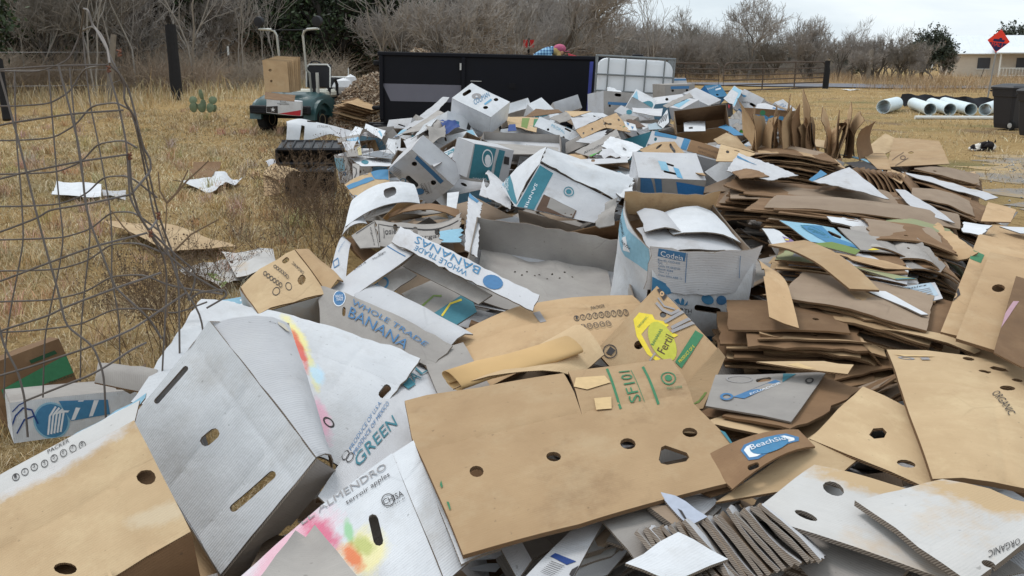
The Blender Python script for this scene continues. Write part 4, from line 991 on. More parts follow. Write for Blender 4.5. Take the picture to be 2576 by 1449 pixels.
def scrap(u, v, w_, h_, label, mat, seed, name='paper_scrap', rz=0., bend=.12):
    rg = np.random.RandomState(seed); b = G(u, v); n = 7; V = []; F = []
    for sgn in (0, 1):
        for j in range(n):
            for i in range(n):
                x, y = (i / (n - 1) - .5) * w_, (j / (n - 1) - .5) * h_
                V.append((x + rg.randn() * .01, y + rg.randn() * .01, .035 + bend * math.sin(i * 1.1 + seed) * math.cos(j * .9 + seed * 2) * min(w_, h_) * .5 + abs(x / w_) * bend * .3 - sgn * .006))
    m_ = n * n
    for j in range(n - 1):
        for i in range(n - 1): a = j * n + i; F.append((a, a + 1, a + n + 1, a + n)); F.append((a + m_, a + n + m_, a + n + 1 + m_, a + 1 + m_))
    rim = [i for i in range(n)] + [i * n + n - 1 for i in range(1, n)] + [m_ - 1 - i for i in range(1, n)] + [(n - 1 - i) * n for i in range(1, n - 1)]
    for k in range(len(rim)): a, c = rim[k], rim[(k + 1) % len(rim)]; F.append((a, c, c + m_, a + m_))
    return tag(MB().add(V, F).build(name, mat, None, b, (0, 0, rz)), label, 'paper scrap')
scrap(2142, 228, .75, .5, 'white scrap of paper on the grass before the gate post', WPAINT, 3)
def skin_body(name, joints, edges, mat, parent, sub=2, loc=(0, 0, 0), scale=1.0):
    me = bpy.data.meshes.new(name)
    me.from_pydata([tuple(np.array(j[:3]) * scale) for j in joints], edges, [])
    o = obj(name, me, parent, loc)
    md = o.modifiers.new('skin', 'SKIN'); md.use_smooth_shade = True
    for i, j in enumerate(joints):
        sv = me.skin_vertices[0].data[i]; sv.radius = (j[3] * scale, (j[4] if len(j) > 4 else j[3]) * scale); sv.use_root = (i == 0)
    s_ = o.modifiers.new('sub', 'SUBSURF'); s_.levels = sub; s_.render_levels = sub
    dg = bpy.context.evaluated_depsgraph_get(); ev = o.evaluated_get(dg)
    m2 = bpy.data.meshes.new_from_object(ev); o.modifiers.clear(); o.data = m2; m2.materials.clear(); m2.materials.append(mat)
    m2.polygons.foreach_set('use_smooth', np.ones(len(m2.polygons), bool))
    return o
def person():
    c = P(1408, 128, 17.2); b = np.array([c[0] - .42, c[1] + .05, .57])
    e = empty('person', b, 'person in blue plaid shirt and pink cap bending over in the trailer', 'person')
    sk = plain('skin', srgb(206, 158, 130), .6, .06, 8); jeans = plain('dark_jeans', srgb(60, 68, 88), .9, .15, 20)
    m, nt, bs = new_mat('blue_plaid'); N = nt.nodes.new; L = nt.links.new
    tc = N('ShaderNodeTexCoord'); ck = []
    for dr in ('X', 'Z'):
        wv = N('ShaderNodeTexWave'); wv.bands_direction = dr; wv.inputs['Scale'].default_value = 5.5; L(tc.outputs['Object'], wv.inputs['Vector']); ck.append(wv)
    ad = N('ShaderNodeMath'); ad.operation = 'ADD'; L(ck[0].outputs['Fac'], ad.inputs[0]); L(ck[1].outputs['Fac'], ad.inputs[1])
    r_ = N('ShaderNodeValToRGB'); r_.color_ramp.elements[0].color = srgb(58, 96, 140); r_.color_ramp.elements[1].color = srgb(150, 196, 222); r_.color_ramp.elements[0].position = .2; r_.color_ramp.elements[1].position = .85
    hf = N('ShaderNodeMath'); hf.operation = 'MULTIPLY'; hf.inputs[1].default_value = .5; L(ad.outputs[0], hf.inputs[0]); L(hf.outputs[0], r_.inputs['Fac']); L(r_.outputs['Color'], bs.inputs['Base Color']); bs.inputs['Roughness'].default_value = .9
    h = c[2] - b[2]      # head centre above trailer floor
    J = [(-.16, 0, .86, .17, .15), (-.04, 0, 1.0, .17, .16), (.12, 0, h - .04, .19, .17), (.24, 0, h + .02, .10, .10), (.32, 0, h + .01, .062, .062), (.43, 0, h - .0, .10, .09), (.49, -.01, h - .07, .085, .075),
         (.17, -.19, h - .05, .085), (.26, -.26, h - .22, .06), (.47, -.2, h - .17, .045), (.54, -.18, h - .16, .03),
         (.17, .19, h - .05, .085), (.30, .27, h - .24, .06), (.50, .22, h - .2, .045), (.56, .2, h - .2, .03),
         (-.17, -.11, .78, .12), (-.08, -.13, .45, .085), (-.16, -.13, .08, .06), (-.02, -.14, .05, .05),
         (-.17, .11, .78, .12), (-.10, .13, .45, .085), (-.2, .13, .08, .06), (-.06, .14, .05, .05)]
    E = [(0, 1), (1, 2), (2, 3), (3, 4), (4, 5), (5, 6), (2, 7), (7, 8), (8, 9), (9, 10), (2, 11), (11, 12), (12, 13), (13, 14), (0, 15), (15, 16), (16, 17), (17, 18), (0, 19), (19, 20), (20, 21), (21, 22)]
    body = skin_body('body', J, E, m, e)
    me = body.data; me.materials.append(sk); me.materials.append(jeans)
    co = np.zeros(len(me.polygons) * 3, np.float32); me.polygons.foreach_get('center', co); co = co.reshape(-1, 3)
    mi = np.zeros(len(co), np.int32); mi[(co[:, 0] > .30) & (co[:, 2] > h - .13) & (abs(co[:, 1]) < .14)] = 1; mi[(co[:, 0] > .49) & (co[:, 2] < h - .1)] = 1; mi[co[:, 2] < .84] = 2
    me.polygons.foreach_set('material_index', mi)
    cap = MB(); cap.ball((.42, 0, h + .045), (.125, .112, .085), 14); cap.box((.56, 0, h - .01), (.1, .15, .014), bev=.005, M=np.array(Matrix.Translation((0, 0, 0)))); cap.build('cap', plain('pink_cap', srgb(190, 98, 128), .8), e, smooth_=True)
    hr = MB(); hr.ball((.365, 0, h - .01), (.09, .113, .105), 12); hr.ball((.40, -.08, h - .09), (.05, .035, .1), 8); hr.ball((.40, .08, h - .09), (.05, .035, .1), 8); hr.build('hair', plain('blond_hair', srgb(190, 160, 104), .7, .2, 20), e, smooth_=True)
    MB().ball((.535, 0, h - .055), (.022, .018, .02), 8).build('nose', sk, e, smooth_=True)
    for sy in (-1, 1):
        MB().ball((.515, sy * .035, h - .02), (.012, .012, .01), 6).build('eye', plain('eye_dark', srgb(40, 34, 30), .3), e)
        hy = -.18 if sy < 0 else .2; hz = h - .16 if sy < 0 else h - .2
        hand = MB(); hand.box((.575, hy, hz), (.08, .035, .085), bev=.012)
        for k in range(4): hand.tube([(.60, hy - .012, hz + .032 - .021 * k), (.645 + .006 * (k % 2), hy - .016, hz + .03 - .021 * k), (.665, hy - .004, hz + .022 - .021 * k), (.655, hy + .018, hz + .02 - .021 * k)], [.0105, .0098, .009, .008], 6)
        hand.tube([(.56, hy - .01, hz + .045), (.60, hy - .02, hz + .062), (.635, hy - .012, hz + .06)], [.012, .011, .009], 6)
        hand.build('hand', plain('work_glove_tan', srgb(196, 160, 120), .8), e, smooth_=True)
    q = P(1428, 140, 17.2)
    o4 = [P(1428, 134, 17.05), P(1440, 162, 17.0), P(1495, 170, 17.05), P(1488, 153, 17.1)]
    V = [p - q for p in o4] + [p - q + np.array([0.004, .01, .004]) for p in o4]
    MBs = MB().add(V, [(0, 1, 2, 3), (4, 5, 6, 7), (0, 1, 5, 4), (1, 2, 6, 5), (2, 3, 7, 6), (3, 0, 4, 7)])
    tag(MBs.build('red_carton_sheet', plain('red_carton', srgb(176, 56, 66), .7, .08), None, q), 'red flattened carton held by the person in the trailer', 'cardboard sheet')
person()
def dog():
    b = G(2472, 378)
    e = empty('dog', b, 'small black and white dog lying curled in the dry grass', 'dog')
    wt = plain('white_fur', srgb(226, 220, 212), .9, .08, 30); bk = plain('black_fur', srgb(34, 28, 30), .9, .2, 30)
    k = (b - EYE) @ F_ / FPX      # metres per pixel there
    J = [(.17, .02, .085, .085, .08), (.10, 0, .09, .085, .08), (.0, 0, .085, .08, .075), (-.10, 0, .075, .07, .065), (-.17, -.0, .06, .055), (-.24, -.03, .04, .035), (-.29, -.05, .03, .022),
         (.10, -.10, .115, .062, .058), (.02, -.13, .10, .055, .05), (-.05, -.15, .08, .03, .028),
         (.14, -.08, .04, .028), (.02, -.12, .028, .022), (-.10, -.14, .024, .02), (-.14, -.06, .03, .03), (-.22, -.12, .025, .022), (-.28, -.13, .02, .016)]
    E = [(0, 1), (1, 2), (2, 3), (3, 4), (4, 5), (5, 6), (1, 7), (7, 8), (8, 9), (0, 10), (10, 11), (11, 12), (3, 13), (13, 14), (14, 15)]
    body = skin_body('body', J, E, wt, e)
    me = body.data; me.materials.append(bk)
    co = np.zeros(len(me.polygons) * 3, np.float32); me.polygons.foreach_get('center', co); co = co.reshape(-1, 3)
    mi = ((co[:, 0] > -.06) & (co[:, 0] < .13) & ((co[:, 1] < -.03))) | ((co[:, 0] > -.09) & (co[:, 0] < .04)) | ((co[:, 0] < -.17) & (co[:, 0] > -.26) & (co[:, 2] > .03))
    me.polygons.foreach_set('material_index', mi.astype(np.int32))
    for x, tx in ((.03, -.02), (.14, .01)):
        V = [(x - .022, -.12, .15), (x + .022, -.12, .15), (x, -.10, .15), (x + tx, -.112, .215)]
        MB().add(V, [(0, 1, 3), (1, 2, 3), (2, 0, 3), (0, 2, 1)]).build('ear', bk, e)
    MB().ball((-.068, -.155, .078), (.012, .012, .01), 6).build('nose', bk, e)
dog()
_DV = np.array([150, 200, 230, 270, 320, 380, 450, 560, 700, 850, 1000, 1200, 1449, 1800.])
_DD = np.array([19, 14.5, 12.5, 10.5, 9.0, 7.6, 6.0, 4.5, 3.5, 2.9, 2.45, 2.0, 1.62, 1.25])
def dsurf(v): return float(np.exp(np.interp(v, _DV, np.log(_DD))))   # depth of the heap's surface along the middle of the picture
CK = {'o': (0, 0, 0), 'x': (1, 0, 0), 'y': (0, 1, 0), 'z': (0, 0, 1), 'xy': (1, 1, 0), 'xz': (1, 0, 1), 'yz': (0, 1, 1), 'xyz': (1, 1, 1)}
def _quat(q):
    q = q / np.linalg.norm(q, axis=-1, keepdims=True); w_, x, y, z = q[..., 0], q[..., 1], q[..., 2], q[..., 3]
    return np.stack([np.stack([1 - 2 * (y * y + z * z), 2 * (x * y - z * w_), 2 * (x * z + y * w_)], -1), np.stack([2 * (x * y + z * w_), 1 - 2 * (x * x + z * z), 2 * (y * z - x * w_)], -1), np.stack([2 * (x * z - y * w_), 2 * (y * z + x * w_), 1 - 2 * (x * x + y * y)], -1)], -2)
_rq = np.random.RandomState(1)
_Q0 = _rq.randn(48, 4); _Q0 /= np.linalg.norm(_Q0, axis=1, keepdims=True)
def fit(dims, px, dd=0.0, tol=0.15, hint=None, dtol=0.12):
    """rigid pose (origin, three edge vectors) of a box of about these dims whose corners show at these pixels"""
    keys = list(px); flat = len(dims) == 2
    D = np.array(list(dims) + [0.0] * (3 - len(dims))); nd = len(dims)
    K = np.array([CK[k] for k in keys], float); T = np.array([px[k] for k in keys], float)
    mid = T.mean(0); d0 = dsurf(mid[1]) + dd
    def unpack(p):
        Rm = _quat(p[..., :4]); dep = np.exp(p[..., 6]) * d0
        sc = np.ones(p.shape[:-1] + (3,)); sc[..., :nd] = np.exp(p[..., 7:7 + nd])
        u = mid[0] + p[..., 4] * 100; v = mid[1] + p[..., 5] * 100
        c = np.stack([(u - W0 / 2) / FPX * dep, -(v - H0 / 2) / FPX * dep, -dep], -1)
        return Rm, c, D * sc, dep
    def res(p):
        Rm, c, dm, dep = unpack(p)
        off = (K - K.mean(0)) * dm[..., None, :]
        X = np.einsum('...ij,...kj->...ki', Rm, off) + c[..., None, :]
        zz = np.maximum(-X[..., 2], .05)
        e = np.stack([W0 / 2 + FPX * X[..., 0] / zz, H0 / 2 - FPX * X[..., 1] / zz], -1) - T
        return np.concatenate([e.reshape(p.shape[:-1] + (-1,)), 10 * p[..., 7:7 + nd] / tol, 8 * p[..., 6:7] / dtol, 3 * (np.linalg.norm(p[..., :4], axis=-1, keepdims=True) - 1)], -1)
    p = np.zeros((48, 7 + nd)); p[:, :4] = _Q0; n = p.shape[1]; lam = np.full(48, 1.0)
    r = res(p); cost = (r ** 2).sum(-1)
    for it in range(34):
        eps = 1e-4; Pp = p[:, None, :] + np.eye(n)[None] * eps
        J = np.swapaxes((res(Pp) - r[:, None, :]) / eps, 1, 2)
        A = np.einsum('sij,sik->sjk', J, J); g = np.einsum('sij,si->sj', J, r)
        st = np.linalg.solve(A + lam[:, None, None] * (np.eye(n)[None] * (np.einsum('sjj->sj', A)[:, :, None] + 1e-3)), -g[..., None])[..., 0]
        q = p + np.clip(st, -.6, .6); rq_ = res(q); cq = (rq_ ** 2).sum(-1); ok = cq < cost
        p[ok] = q[ok]; r[ok] = rq_[ok]; cost[ok] = cq[ok]; lam = np.where(ok, lam * .35, lam * 3.0).clip(1e-6, 1e4)
    best = cost.min(); cand = [i for i in range(48) if cost[i] < best * 1.25 + 40]
    hv = np.array(hint if hint is not None else (0, -.25, 1.0)); cb = np.stack([R_, U_, -F_], 1)
    def build(i):
        Rm, c, dm, dep = unpack(p[i]); Rw = cb @ Rm; cw = EYE + cb @ c
        o = cw - Rw @ (K.mean(0) * dm)
        return o, Rw[:, 0] * dm[0], Rw[:, 1] * dm[1], Rw[:, 2] * (dm[2] if not flat else 0)
    if flat:
        def up(i):
            o, x, y, z = build(i); nn = np.cross(x, y); nn /= np.linalg.norm(nn)
            if nn @ (EYE - o) < 0: nn = -nn
            return nn @ hv
        i = max(cand, key=lambda k: up(k) - .004 * (cost[k] - best))
    else: i = int(cost.argmin())
    FITLOG.append((keys, float(np.sqrt((r[i][:2 * len(keys)] ** 2).mean())), float(np.exp(p[i][6]) * d0), [round(float(q), 2) for q in unpack(p[i])[2]]))
    return build(i)
FITLOG = []
def homog(src, dst):
    A = []
    for (x, y), (u, v) in zip(src, dst):
        A.append([x, y, 1, 0, 0, 0, -u * x, -u * y, -u]); A.append([0, 0, 0, x, y, 1, -v * x, -v * y, -v])
    return np.linalg.svd(np.array(A))[2][-1].reshape(3, 3)
def happly(H, p):
    p = np.asarray(p, float).reshape(-1, 2); q = np.column_stack([p, np.ones(len(p))]) @ H.T
    return q[:, :2] / q[:, 2:]
def inpoly(pts, poly):
    x, y = pts[:, 0], pts[:, 1]; ins = np.zeros(len(pts), bool); n = len(poly)
    for i in range(n):
        (x0, y0), (x1, y1) = poly[i], poly[(i + 1) % n]
        if y0 == y1: continue
        c = ((y0 > y) != (y1 > y)) & (x < (x1 - x0) * (y - y0) / (y1 - y0) + x0); ins ^= c
    return ins
def tri2d(loops, grid, extra=()):
    """triangulate outer loop minus the other loops, with inner points about every `grid`"""
    out_ = np.asarray(loops[0]); vs = []; es = []
    for L_ in loops:
        L_ = np.asarray(L_, float); pts = []
        for i in range(len(L_)):
            a, b = L_[i], L_[(i + 1) % len(L_)]; k = max(1, int(np.linalg.norm(b - a) / grid))
            for j in range(k): pts.append(a + (b - a) * j / k)
        b0 = len(vs); vs += pts; es += [(b0 + i, b0 + (i + 1) % len(pts)) for i in range(len(pts))]
    lo, hi = out_.min(0), out_.max(0); rg = np.random.RandomState(len(vs))
    gx = np.arange(lo[0] + grid * .5, hi[0], grid); gy = np.arange(lo[1] + grid * .5, hi[1], grid)
    if len(gx) and len(gy):
        X, Y = np.meshgrid(gx, gy); pts = np.stack([X.ravel(), Y.ravel()], -1) + (rg.rand(X.size, 2) - .5) * grid * .3
        if len(extra): pts = np.concatenate([pts, np.asarray(extra, float).reshape(-1, 2)])
        k = inpoly(pts, out_)
        for h in loops[1:]: k &= ~inpoly(pts, np.asarray(h))
        pts = pts[k]
        bnd = np.array(vs)
        if len(pts):
            dmin = np.sqrt(((pts[:, None] - bnd[None]) ** 2).sum(-1)).min(1); pts = pts[dmin > grid * .3]
        vs += list(pts)
    r = delaunay_2d_cdt([Vector((float(a[0]), float(a[1]))) for a in vs], es, [], 0, 1e-7)
    V = np.array([(v.x, v.y) for v in r[0]]); T = np.array([f for f in r[2] if len(f) == 3])
    c = V[T].mean(1); k = inpoly(c, out_)
    for h in loops[1:]: k &= ~inpoly(c, np.asarray(h))
    T = T[k]
    a = np.cross(V[T[:, 1]] - V[T[:, 0]], V[T[:, 2]] - V[T[:, 0]]); T[a < 0] = T[a < 0][:, ::-1]
    return V, T
def circ(c, a, b=None, n=12):
    """ellipse in pixels: centre, half width, half height (or two half axis vectors)"""
    a = np.array(a if np.ndim(a) else (a, 0), float); b = np.array(b if np.ndim(b) else (0, b if b is not None else np.linalg.norm(a)), float)
    return [tuple(np.array(c) + a * math.cos(t) + b * math.sin(t)) for t in np.linspace(0, 2 * math.pi, n, endpoint=False)]
def slot(p, q, r, n=5):
    p = np.array(p, float); q = np.array(q, float); d = (q - p) / np.linalg.norm(q - p); e = np.array([-d[1], d[0]])
    R = r if np.ndim(r) else (r, r)
    return [tuple(q + (d * math.sin(t) * R[0] + e * math.cos(t) * R[0])) for t in np.linspace(0, math.pi, n)] + [tuple(p + (-d * math.sin(t) * R[1] - e * math.cos(t) * R[1])) for t in np.linspace(0, math.pi, n)]
def ragged(loop, amp, step, seed):
    """tear the outline a little"""
    rg = np.random.RandomState(seed); o = []; L_ = np.asarray(loop, float)
    for i in range(len(L_)):
        a, b = L_[i], L_[(i + 1) % len(L_)]; ln = np.linalg.norm(b - a); k = max(1, int(ln / step)); nn = np.array([-(b - a)[1], (b - a)[0]]) / (ln + 1e-9)
        for j in range(k): o.append(a + (b - a) * j / k + (nn * rg.randn() * amp if j else rg.randn(2) * amp * .6))
    return np.array(o)
class Patch:
    """bilinear sheet through four corners with bends and dents along its normal"""
    def __init__(s, C, bends=(), amp=0.004, seed=0, pinned=False, warp=None):
        s.C = np.asarray(C, float); c = s.C; s.w = (np.linalg.norm(c[1] - c[0]) + np.linalg.norm(c[2] - c[3])) / 2; s.h = (np.linalg.norm(c[3] - c[0]) + np.linalg.norm(c[2] - c[1])) / 2
        n = np.cross(c[1] - c[0] + c[2] - c[3], c[3] - c[0] + c[2] - c[1]); s.n = n / np.linalg.norm(n); s.bends = bends; s.amp = amp; s.pinned = pinned; s.warp = warp
        rg = np.random.RandomState(seed + 7); s.k = [(rg.randn(2) * (4.0 + 5 * i), rg.rand() * 6.28, 1 / (1 + i * .7)) for i in range(5)]
        s.H = homog(proj(s.C), [(0, 0), (1, 0), (1, 1), (0, 1)])
        s.face = 1.0 if s.n @ (EYE - c.mean(0)) > 0 else -1.0
    def unit(s, px): return happly(s.H, px)
    def __call__(s, st, off=0.0):
        st = np.asarray(st, float); a, b = st[:, 0:1], st[:, 1:2]; c = s.C
        p = c[0] * (1 - a) * (1 - b) + c[1] * a * (1 - b) + c[2] * a * b + c[3] * (1 - a) * b
        m = st * np.array([s.w, s.h]); d = np.zeros(len(st))
        for f, ph, g in s.k: d += np.sin(m @ f + ph) * g * s.amp
        if s.pinned: d *= np.clip(16 * st[:, 0] * (1 - st[:, 0]) * st[:, 1] * (1 - st[:, 1]), 0, 1) ** .7
        for bd in s.bends:
            k = bd[0]; ax = 0 if k[0] == 's' else 1; q = st[:, ax]; ln = s.w if ax == 0 else s.h; am = bd[1]
            if len(k) == 1: d += am * 4 * q * (1 - q)                       # bow
            elif k[1] == 'f': d += np.where(q > bd[2], (q - bd[2]) * ln, 0) * am if am > -9 else 0   # fold up beyond bd[2]
            elif k[1] == 'b': d += np.where(q < bd[2], (bd[2] - q) * ln, 0) * am                  # fold before bd[2]
            elif k[1] == 'c': d -= am * np.exp(-((q - bd[2]) * ln / .006) ** 2)                    # scored crease
            elif k[1] == 'w': d += am * np.sin(q * bd[2] * 2 * np.pi + bd[3])                     # wave
            elif k[1] == 'q': d += am * np.clip((q - bd[2]) / (1 - bd[2]), 0, 1) ** 2               # curl at the far end
            elif k[1] == 'p': d += am * np.clip((bd[2] - q) / bd[2], 0, 1) ** 2                     # curl at the near end
        p = p + s.n * (d * s.face + off)[:, None]
        if s.warp is not None: p = s.warp(p)
        return p
def board(name, pt, mats, thick=.005, holes=(), outline=None, rag=0.0, grid=.07, prints=(), parent=None, origin=None, centred=True, seed=0, unit_holes=()):
    """one sheet of board as a mesh with thickness, cut holes and flat print"""
    dims = np.array([pt.w, pt.h])
    if outline is None: o = np.array([(0, 0), (1, 0), (1, 1), (0, 1)], float)
    else: o = pt.unit(outline)
    o = o * dims
    if rag: o = ragged(o, rag, .035, seed)
    hs = [pt.unit(h) * dims for h in holes] + [np.asarray(h) * dims for h in unit_holes]
    ex = []
    for bd in pt.bends:
        if bd[0] in ('sc', 'tc', 'sf', 'tf', 'sb', 'tb'):
            ax = 0 if bd[0][0] == 's' else 1
            for e in ((-.006, 0, .006) if bd[0][1] == 'c' else (0,)):
                L_ = dims[1 - ax]; k = np.arange(.01, L_, .03); q = np.full(len(k), bd[2] * dims[ax] + e); ex.append(np.stack([q, k] if ax == 0 else [k, q], -1))
    V, T = tri2d([o] + hs, grid, np.concatenate(ex) if ex else ())
    st = V / dims; n = len(V)
    t0, t1 = ((thick / 2, -thick / 2) if centred else (0.0, -thick))
    A = pt(st, t0 * pt.face if centred else t0); B = pt(st, t1 * pt.face if centred else t1)
    fl = (pt.face if centred else 1.0) > 0
    E = np.concatenate([T[:, [0, 1]], T[:, [1, 2]], T[:, [2, 0]]]); key = np.sort(E, 1); _, inv, cnt = np.unique(key, axis=0, return_inverse=True, return_counts=True)
    be = E[cnt[inv.ravel()] == 1]
    allV = np.concatenate([A, B, A[be[:, 0]], A[be[:, 1]], B[be[:, 1]], B[be[:, 0]]]); m = len(be); k = 2 * n
    uvs = np.concatenate([V, V + 7.0])
    s0 = V[be[:, 0]].sum(1); s1 = V[be[:, 1]].sum(1)
    uvs = np.concatenate([uvs, np.column_stack([s0, np.zeros(m)]), np.column_stack([s1, np.zeros(m)]), np.column_stack([s1, np.full(m, thick)]), np.column_stack([s0, np.full(m, thick)])])
    i = np.arange(m)
    Fa = T if fl else T[:, ::-1]; Fb = (T[:, ::-1] if fl else T) + n
    q = np.stack([k + i, k + m + i, k + 2 * m + i, k + 3 * m + i], -1)
    q1 = q[:, [0, 2, 1]] if fl else q[:, [0, 1, 2]]; q2 = q[:, [0, 3, 2]] if fl else q[:, [0, 2, 3]]
    Fc = np.concatenate([Fa, Fb, q1, q2]); mi = np.concatenate([np.zeros(len(T)), np.ones(len(T)), np.full(2 * m, 2)]).astype(np.int32)
    if origin is None: origin = allV.mean(0)
    me = mesh_data(name, allV - origin, Fc, mats, mi, uv=uvs)
    sm = np.ones(len(Fc), bool); sm[2 * len(T):] = False; me.polygons.foreach_set('use_smooth', sm)
    ob = obj(name, me, parent, origin if parent is None else (0, 0, 0))
    by = {}
    for pr in prints:
        kind, mat = pr[0], pr[-1]; L_ = by.setdefault((len(by), 'lettering' if kind == 'T' else 'print'), [[], [], 0, mat])
        if kind == 'T':
            p0, p1, p2 = [np.array(q, float) for q in pr[2:5]]
            if np.cross(p1 - p0, p2 - p0) > 0: p0, p1, p2 = p2, p1 + p2 - p0, p0      # keep the letters the right way round
            V2, F2, asp = text_mesh(pr[1]); u = pt.unit([p0, p1, p2]); s2 = u[0] + V2[:, :1] * (u[1] - u[0]) + V2[:, 1:] * (u[2] - u[0])
        elif kind == 'L':
            pl = np.asarray(pr[1], float); tt = np.linspace(0, len(pl) - 1, (len(pl) - 1) * 9 + 1); pl = np.stack([np.interp(tt, np.arange(len(pl)), pl[:, k]) for k in (0, 1)], -1); w_ = pr[2]; d_ = np.gradient(pl, axis=0); nn = np.stack([-d_[:, 1], d_[:, 0]], -1); nn /= np.linalg.norm(nn, axis=1, keepdims=True) + 1e-9
            s2 = pt.unit(np.concatenate([pl - nn * w_ / 2, pl + nn * w_ / 2])); m_ = len(pl); F2 = [(j, j + 1, m_ + j + 1, m_ + j) for j in range(m_ - 1)]
        elif kind == 'O':
            a_, b_ = pt.unit(circ(*pr[1], n=24)), pt.unit(circ(pr[1][0], *[np.array(z_) * pr[2] for z_ in pr[1][1:]], n=24)); s2 = np.concatenate([a_, b_]); F2 = [(j, (j + 1) % 24, 24 + (j + 1) % 24, 24 + j) for j in range(24)]
        else:
            po = pt.unit(pr[1]) * dims
            V2, T2 = tri2d([po] + [pt.unit(h) * dims for h in (pr[2] if len(pr) > 3 else ())], min(grid, .032) if np.linalg.norm(pt.C.mean(0) - EYE) < 6.5 else .07); s2 = V2 / dims; F2 = T2.tolist()
        L_[0].append(s2); L_[1] += [[z_ + L_[2] for z_ in f] for f in F2]; L_[2] += len(s2)
    lift = .0011 if np.linalg.norm(pt.C.mean(0) - EYE) < 4 else .0022
    for j, ((mn, kd), (S_, F_l, _, mat)) in enumerate(by.items()):
        s2 = np.clip(np.concatenate(S_), .004, .996); of = (t0 if centred else 0.0) + lift + (.0010 if kd == 'lettering' else 0) + (.0005 if len(by) < 12 else .0002) * j
        Vp = pt(s2, of * pt.face if centred else of) - origin
        obj(kd, mesh_data(kd, Vp, F_l, mat), ob)
    return ob
HEAP = []      # (x, y, z, spread) of every placed thing, to shape what lies beneath
def note(C):
    C = np.asarray(C); c = C.mean(0); HEAP.append((c[0], c[1], C[:, 2].min() * .6 + c[2] * .4, max(.12, np.linalg.norm(C.max(0)[:2] - C.min(0)[:2]) / 2)))
def quad3(px, dd=0.0, dds=None):
    return np.array([P(u, v, dsurf(v) + dd + (dds[i] if dds else 0)) for i, (u, v) in enumerate(px)])
_sn = [0]
def sheet(label, px, mats=(None,), dims=None, C3=None, dd=0.0, dds=None, name='cardboard_sheet', cat='cardboard', group=None, hint=None, ground=False, tol=.15, **kw):
    """a loose sheet: px four corners in order. dims: fit at real size, else lay on the heap's surface"""
    _sn[0] += 1
    if C3 is not None: C = np.asarray(C3)
    elif ground: C = np.array([G(u, v) + [0, 0, .05 + (dds[i] if dds else 0)] for i, (u, v) in enumerate(px)])
    elif dims: 
        o, x, y, z = fit(dims, dict(zip(('o', 'x', 'xy', 'y'), px)), dd, tol, hint); C = np.array([o, o + x, o + x + y, o + y])
    else: C = quad3(px, dd, dds)
    pk = {k: kw.pop(k) for k in ('bends', 'amp') if k in kw}
    pt = Patch(C, seed=_sn[0], **pk); mats = list(mats); mats += [[KR, KR, ED][len(mats)]] if len(mats) == 1 else []; mats += [ED] if len(mats) == 2 else []
    ob = board(name, pt, mats, seed=_sn[0], **kw); note(C)
    return tag(ob, label, cat, group)
FACES = {'x0': ('o', 'y', 'yz', 'z'), 'y0': ('o', 'z', 'xz', 'x'), 'z0': ('o', 'x', 'xy', 'y'), 'x1': ('x', 'xz', 'xyz', 'xy'), 'y1': ('y', 'xy', 'xyz', 'yz'), 'z1': ('z', 'yz', 'xyz', 'xz')}
def carton(label, dims, px, mat=None, inside=None, dd=0.0, skip=(), faces=None, name='cardboard_box', cat='box', group=None, amp=.006, warp=.012, tol=.15, thick=.005, pose=None, edge=None, bulge=None):
    """box from one near corner o and the ends of its three edges x, y, z (clockwise as seen); skip: open or missing sides"""
    _sn[0] += 1; mat = mat or WG; inside = inside or IN; edge = edge or EDG; faces = faces or {}
    o, x, y, z = pose if pose is not None else fit(dims, px, dd, tol)
    cor = {k: o + x * a + y * b + z * c for k, (a, b, c) in CK.items()}
    allc = np.array(list(cor.values())); ctr = allc.mean(0); base = np.array([ctr[0], ctr[1], allc[:, 2].min()])
    rg = np.random.RandomState(_sn[0] * 13 + 5); fr = rg.randn(3, 3) * 3.2; ph = rg.rand(3) * 6.28
    def wp(p): return p + warp * np.sin((p - ctr) @ fr + ph)
    e = empty(name, base, label, cat, group)
    for i, (f, ks) in enumerate(FACES.items()):
        if f in skip: continue
        C = np.array([cor[k] for k in ks]); fd = dict(faces.get(f, {})); ins = (.0002, .0010, .0018)['zyx'.index(f[0])]
        a = C[1] - C[0]; b = C[3] - C[0]; na, nb = a / np.linalg.norm(a), b / np.linalg.norm(b)
        C = C + np.array([na + nb, -na + nb, -na - nb, na - nb]) * ins
        n = np.cross(C[1] - C[0], C[3] - C[0])
        if n @ (C.mean(0) - ctr) < 0: C = C[[0, 3, 2, 1]]
        mt = fd.pop('mat', mat); bn = fd.pop('bends', ()); nm = fd.pop('name', 'base_panel' if f[0] == 'z' else 'side_panel'); inn = fd.pop('inside', inside)
        out_ = fd.pop('outline', None); am = fd.pop('amp', amp)
        pt = Patch(C, bn, am, seed=_sn[0] * 7 + i, pinned=out_ is None, warp=wp)
        board(nm, pt, [mt, inn, edge], thick, outline=out_, parent=e, origin=base, centred=False, seed=_sn[0] * 7 + i, **fd)
    note(allc)
    return e, cor, base
def flap(e, base, C, mats, seed=0, name='flap', **kw):
    """a part on four given points belonging to thing e"""
    _sn[0] += 1
    pk = {k: kw.pop(k) for k in ('bends', 'amp') if k in kw}
    pt = Patch(np.asarray(C, float), seed=_sn[0], **pk); mats = list(mats) + ([ED] if len(mats) == 2 else [])
    return board(name, pt, mats, parent=e, origin=np.asarray(base, float), seed=_sn[0], **kw)
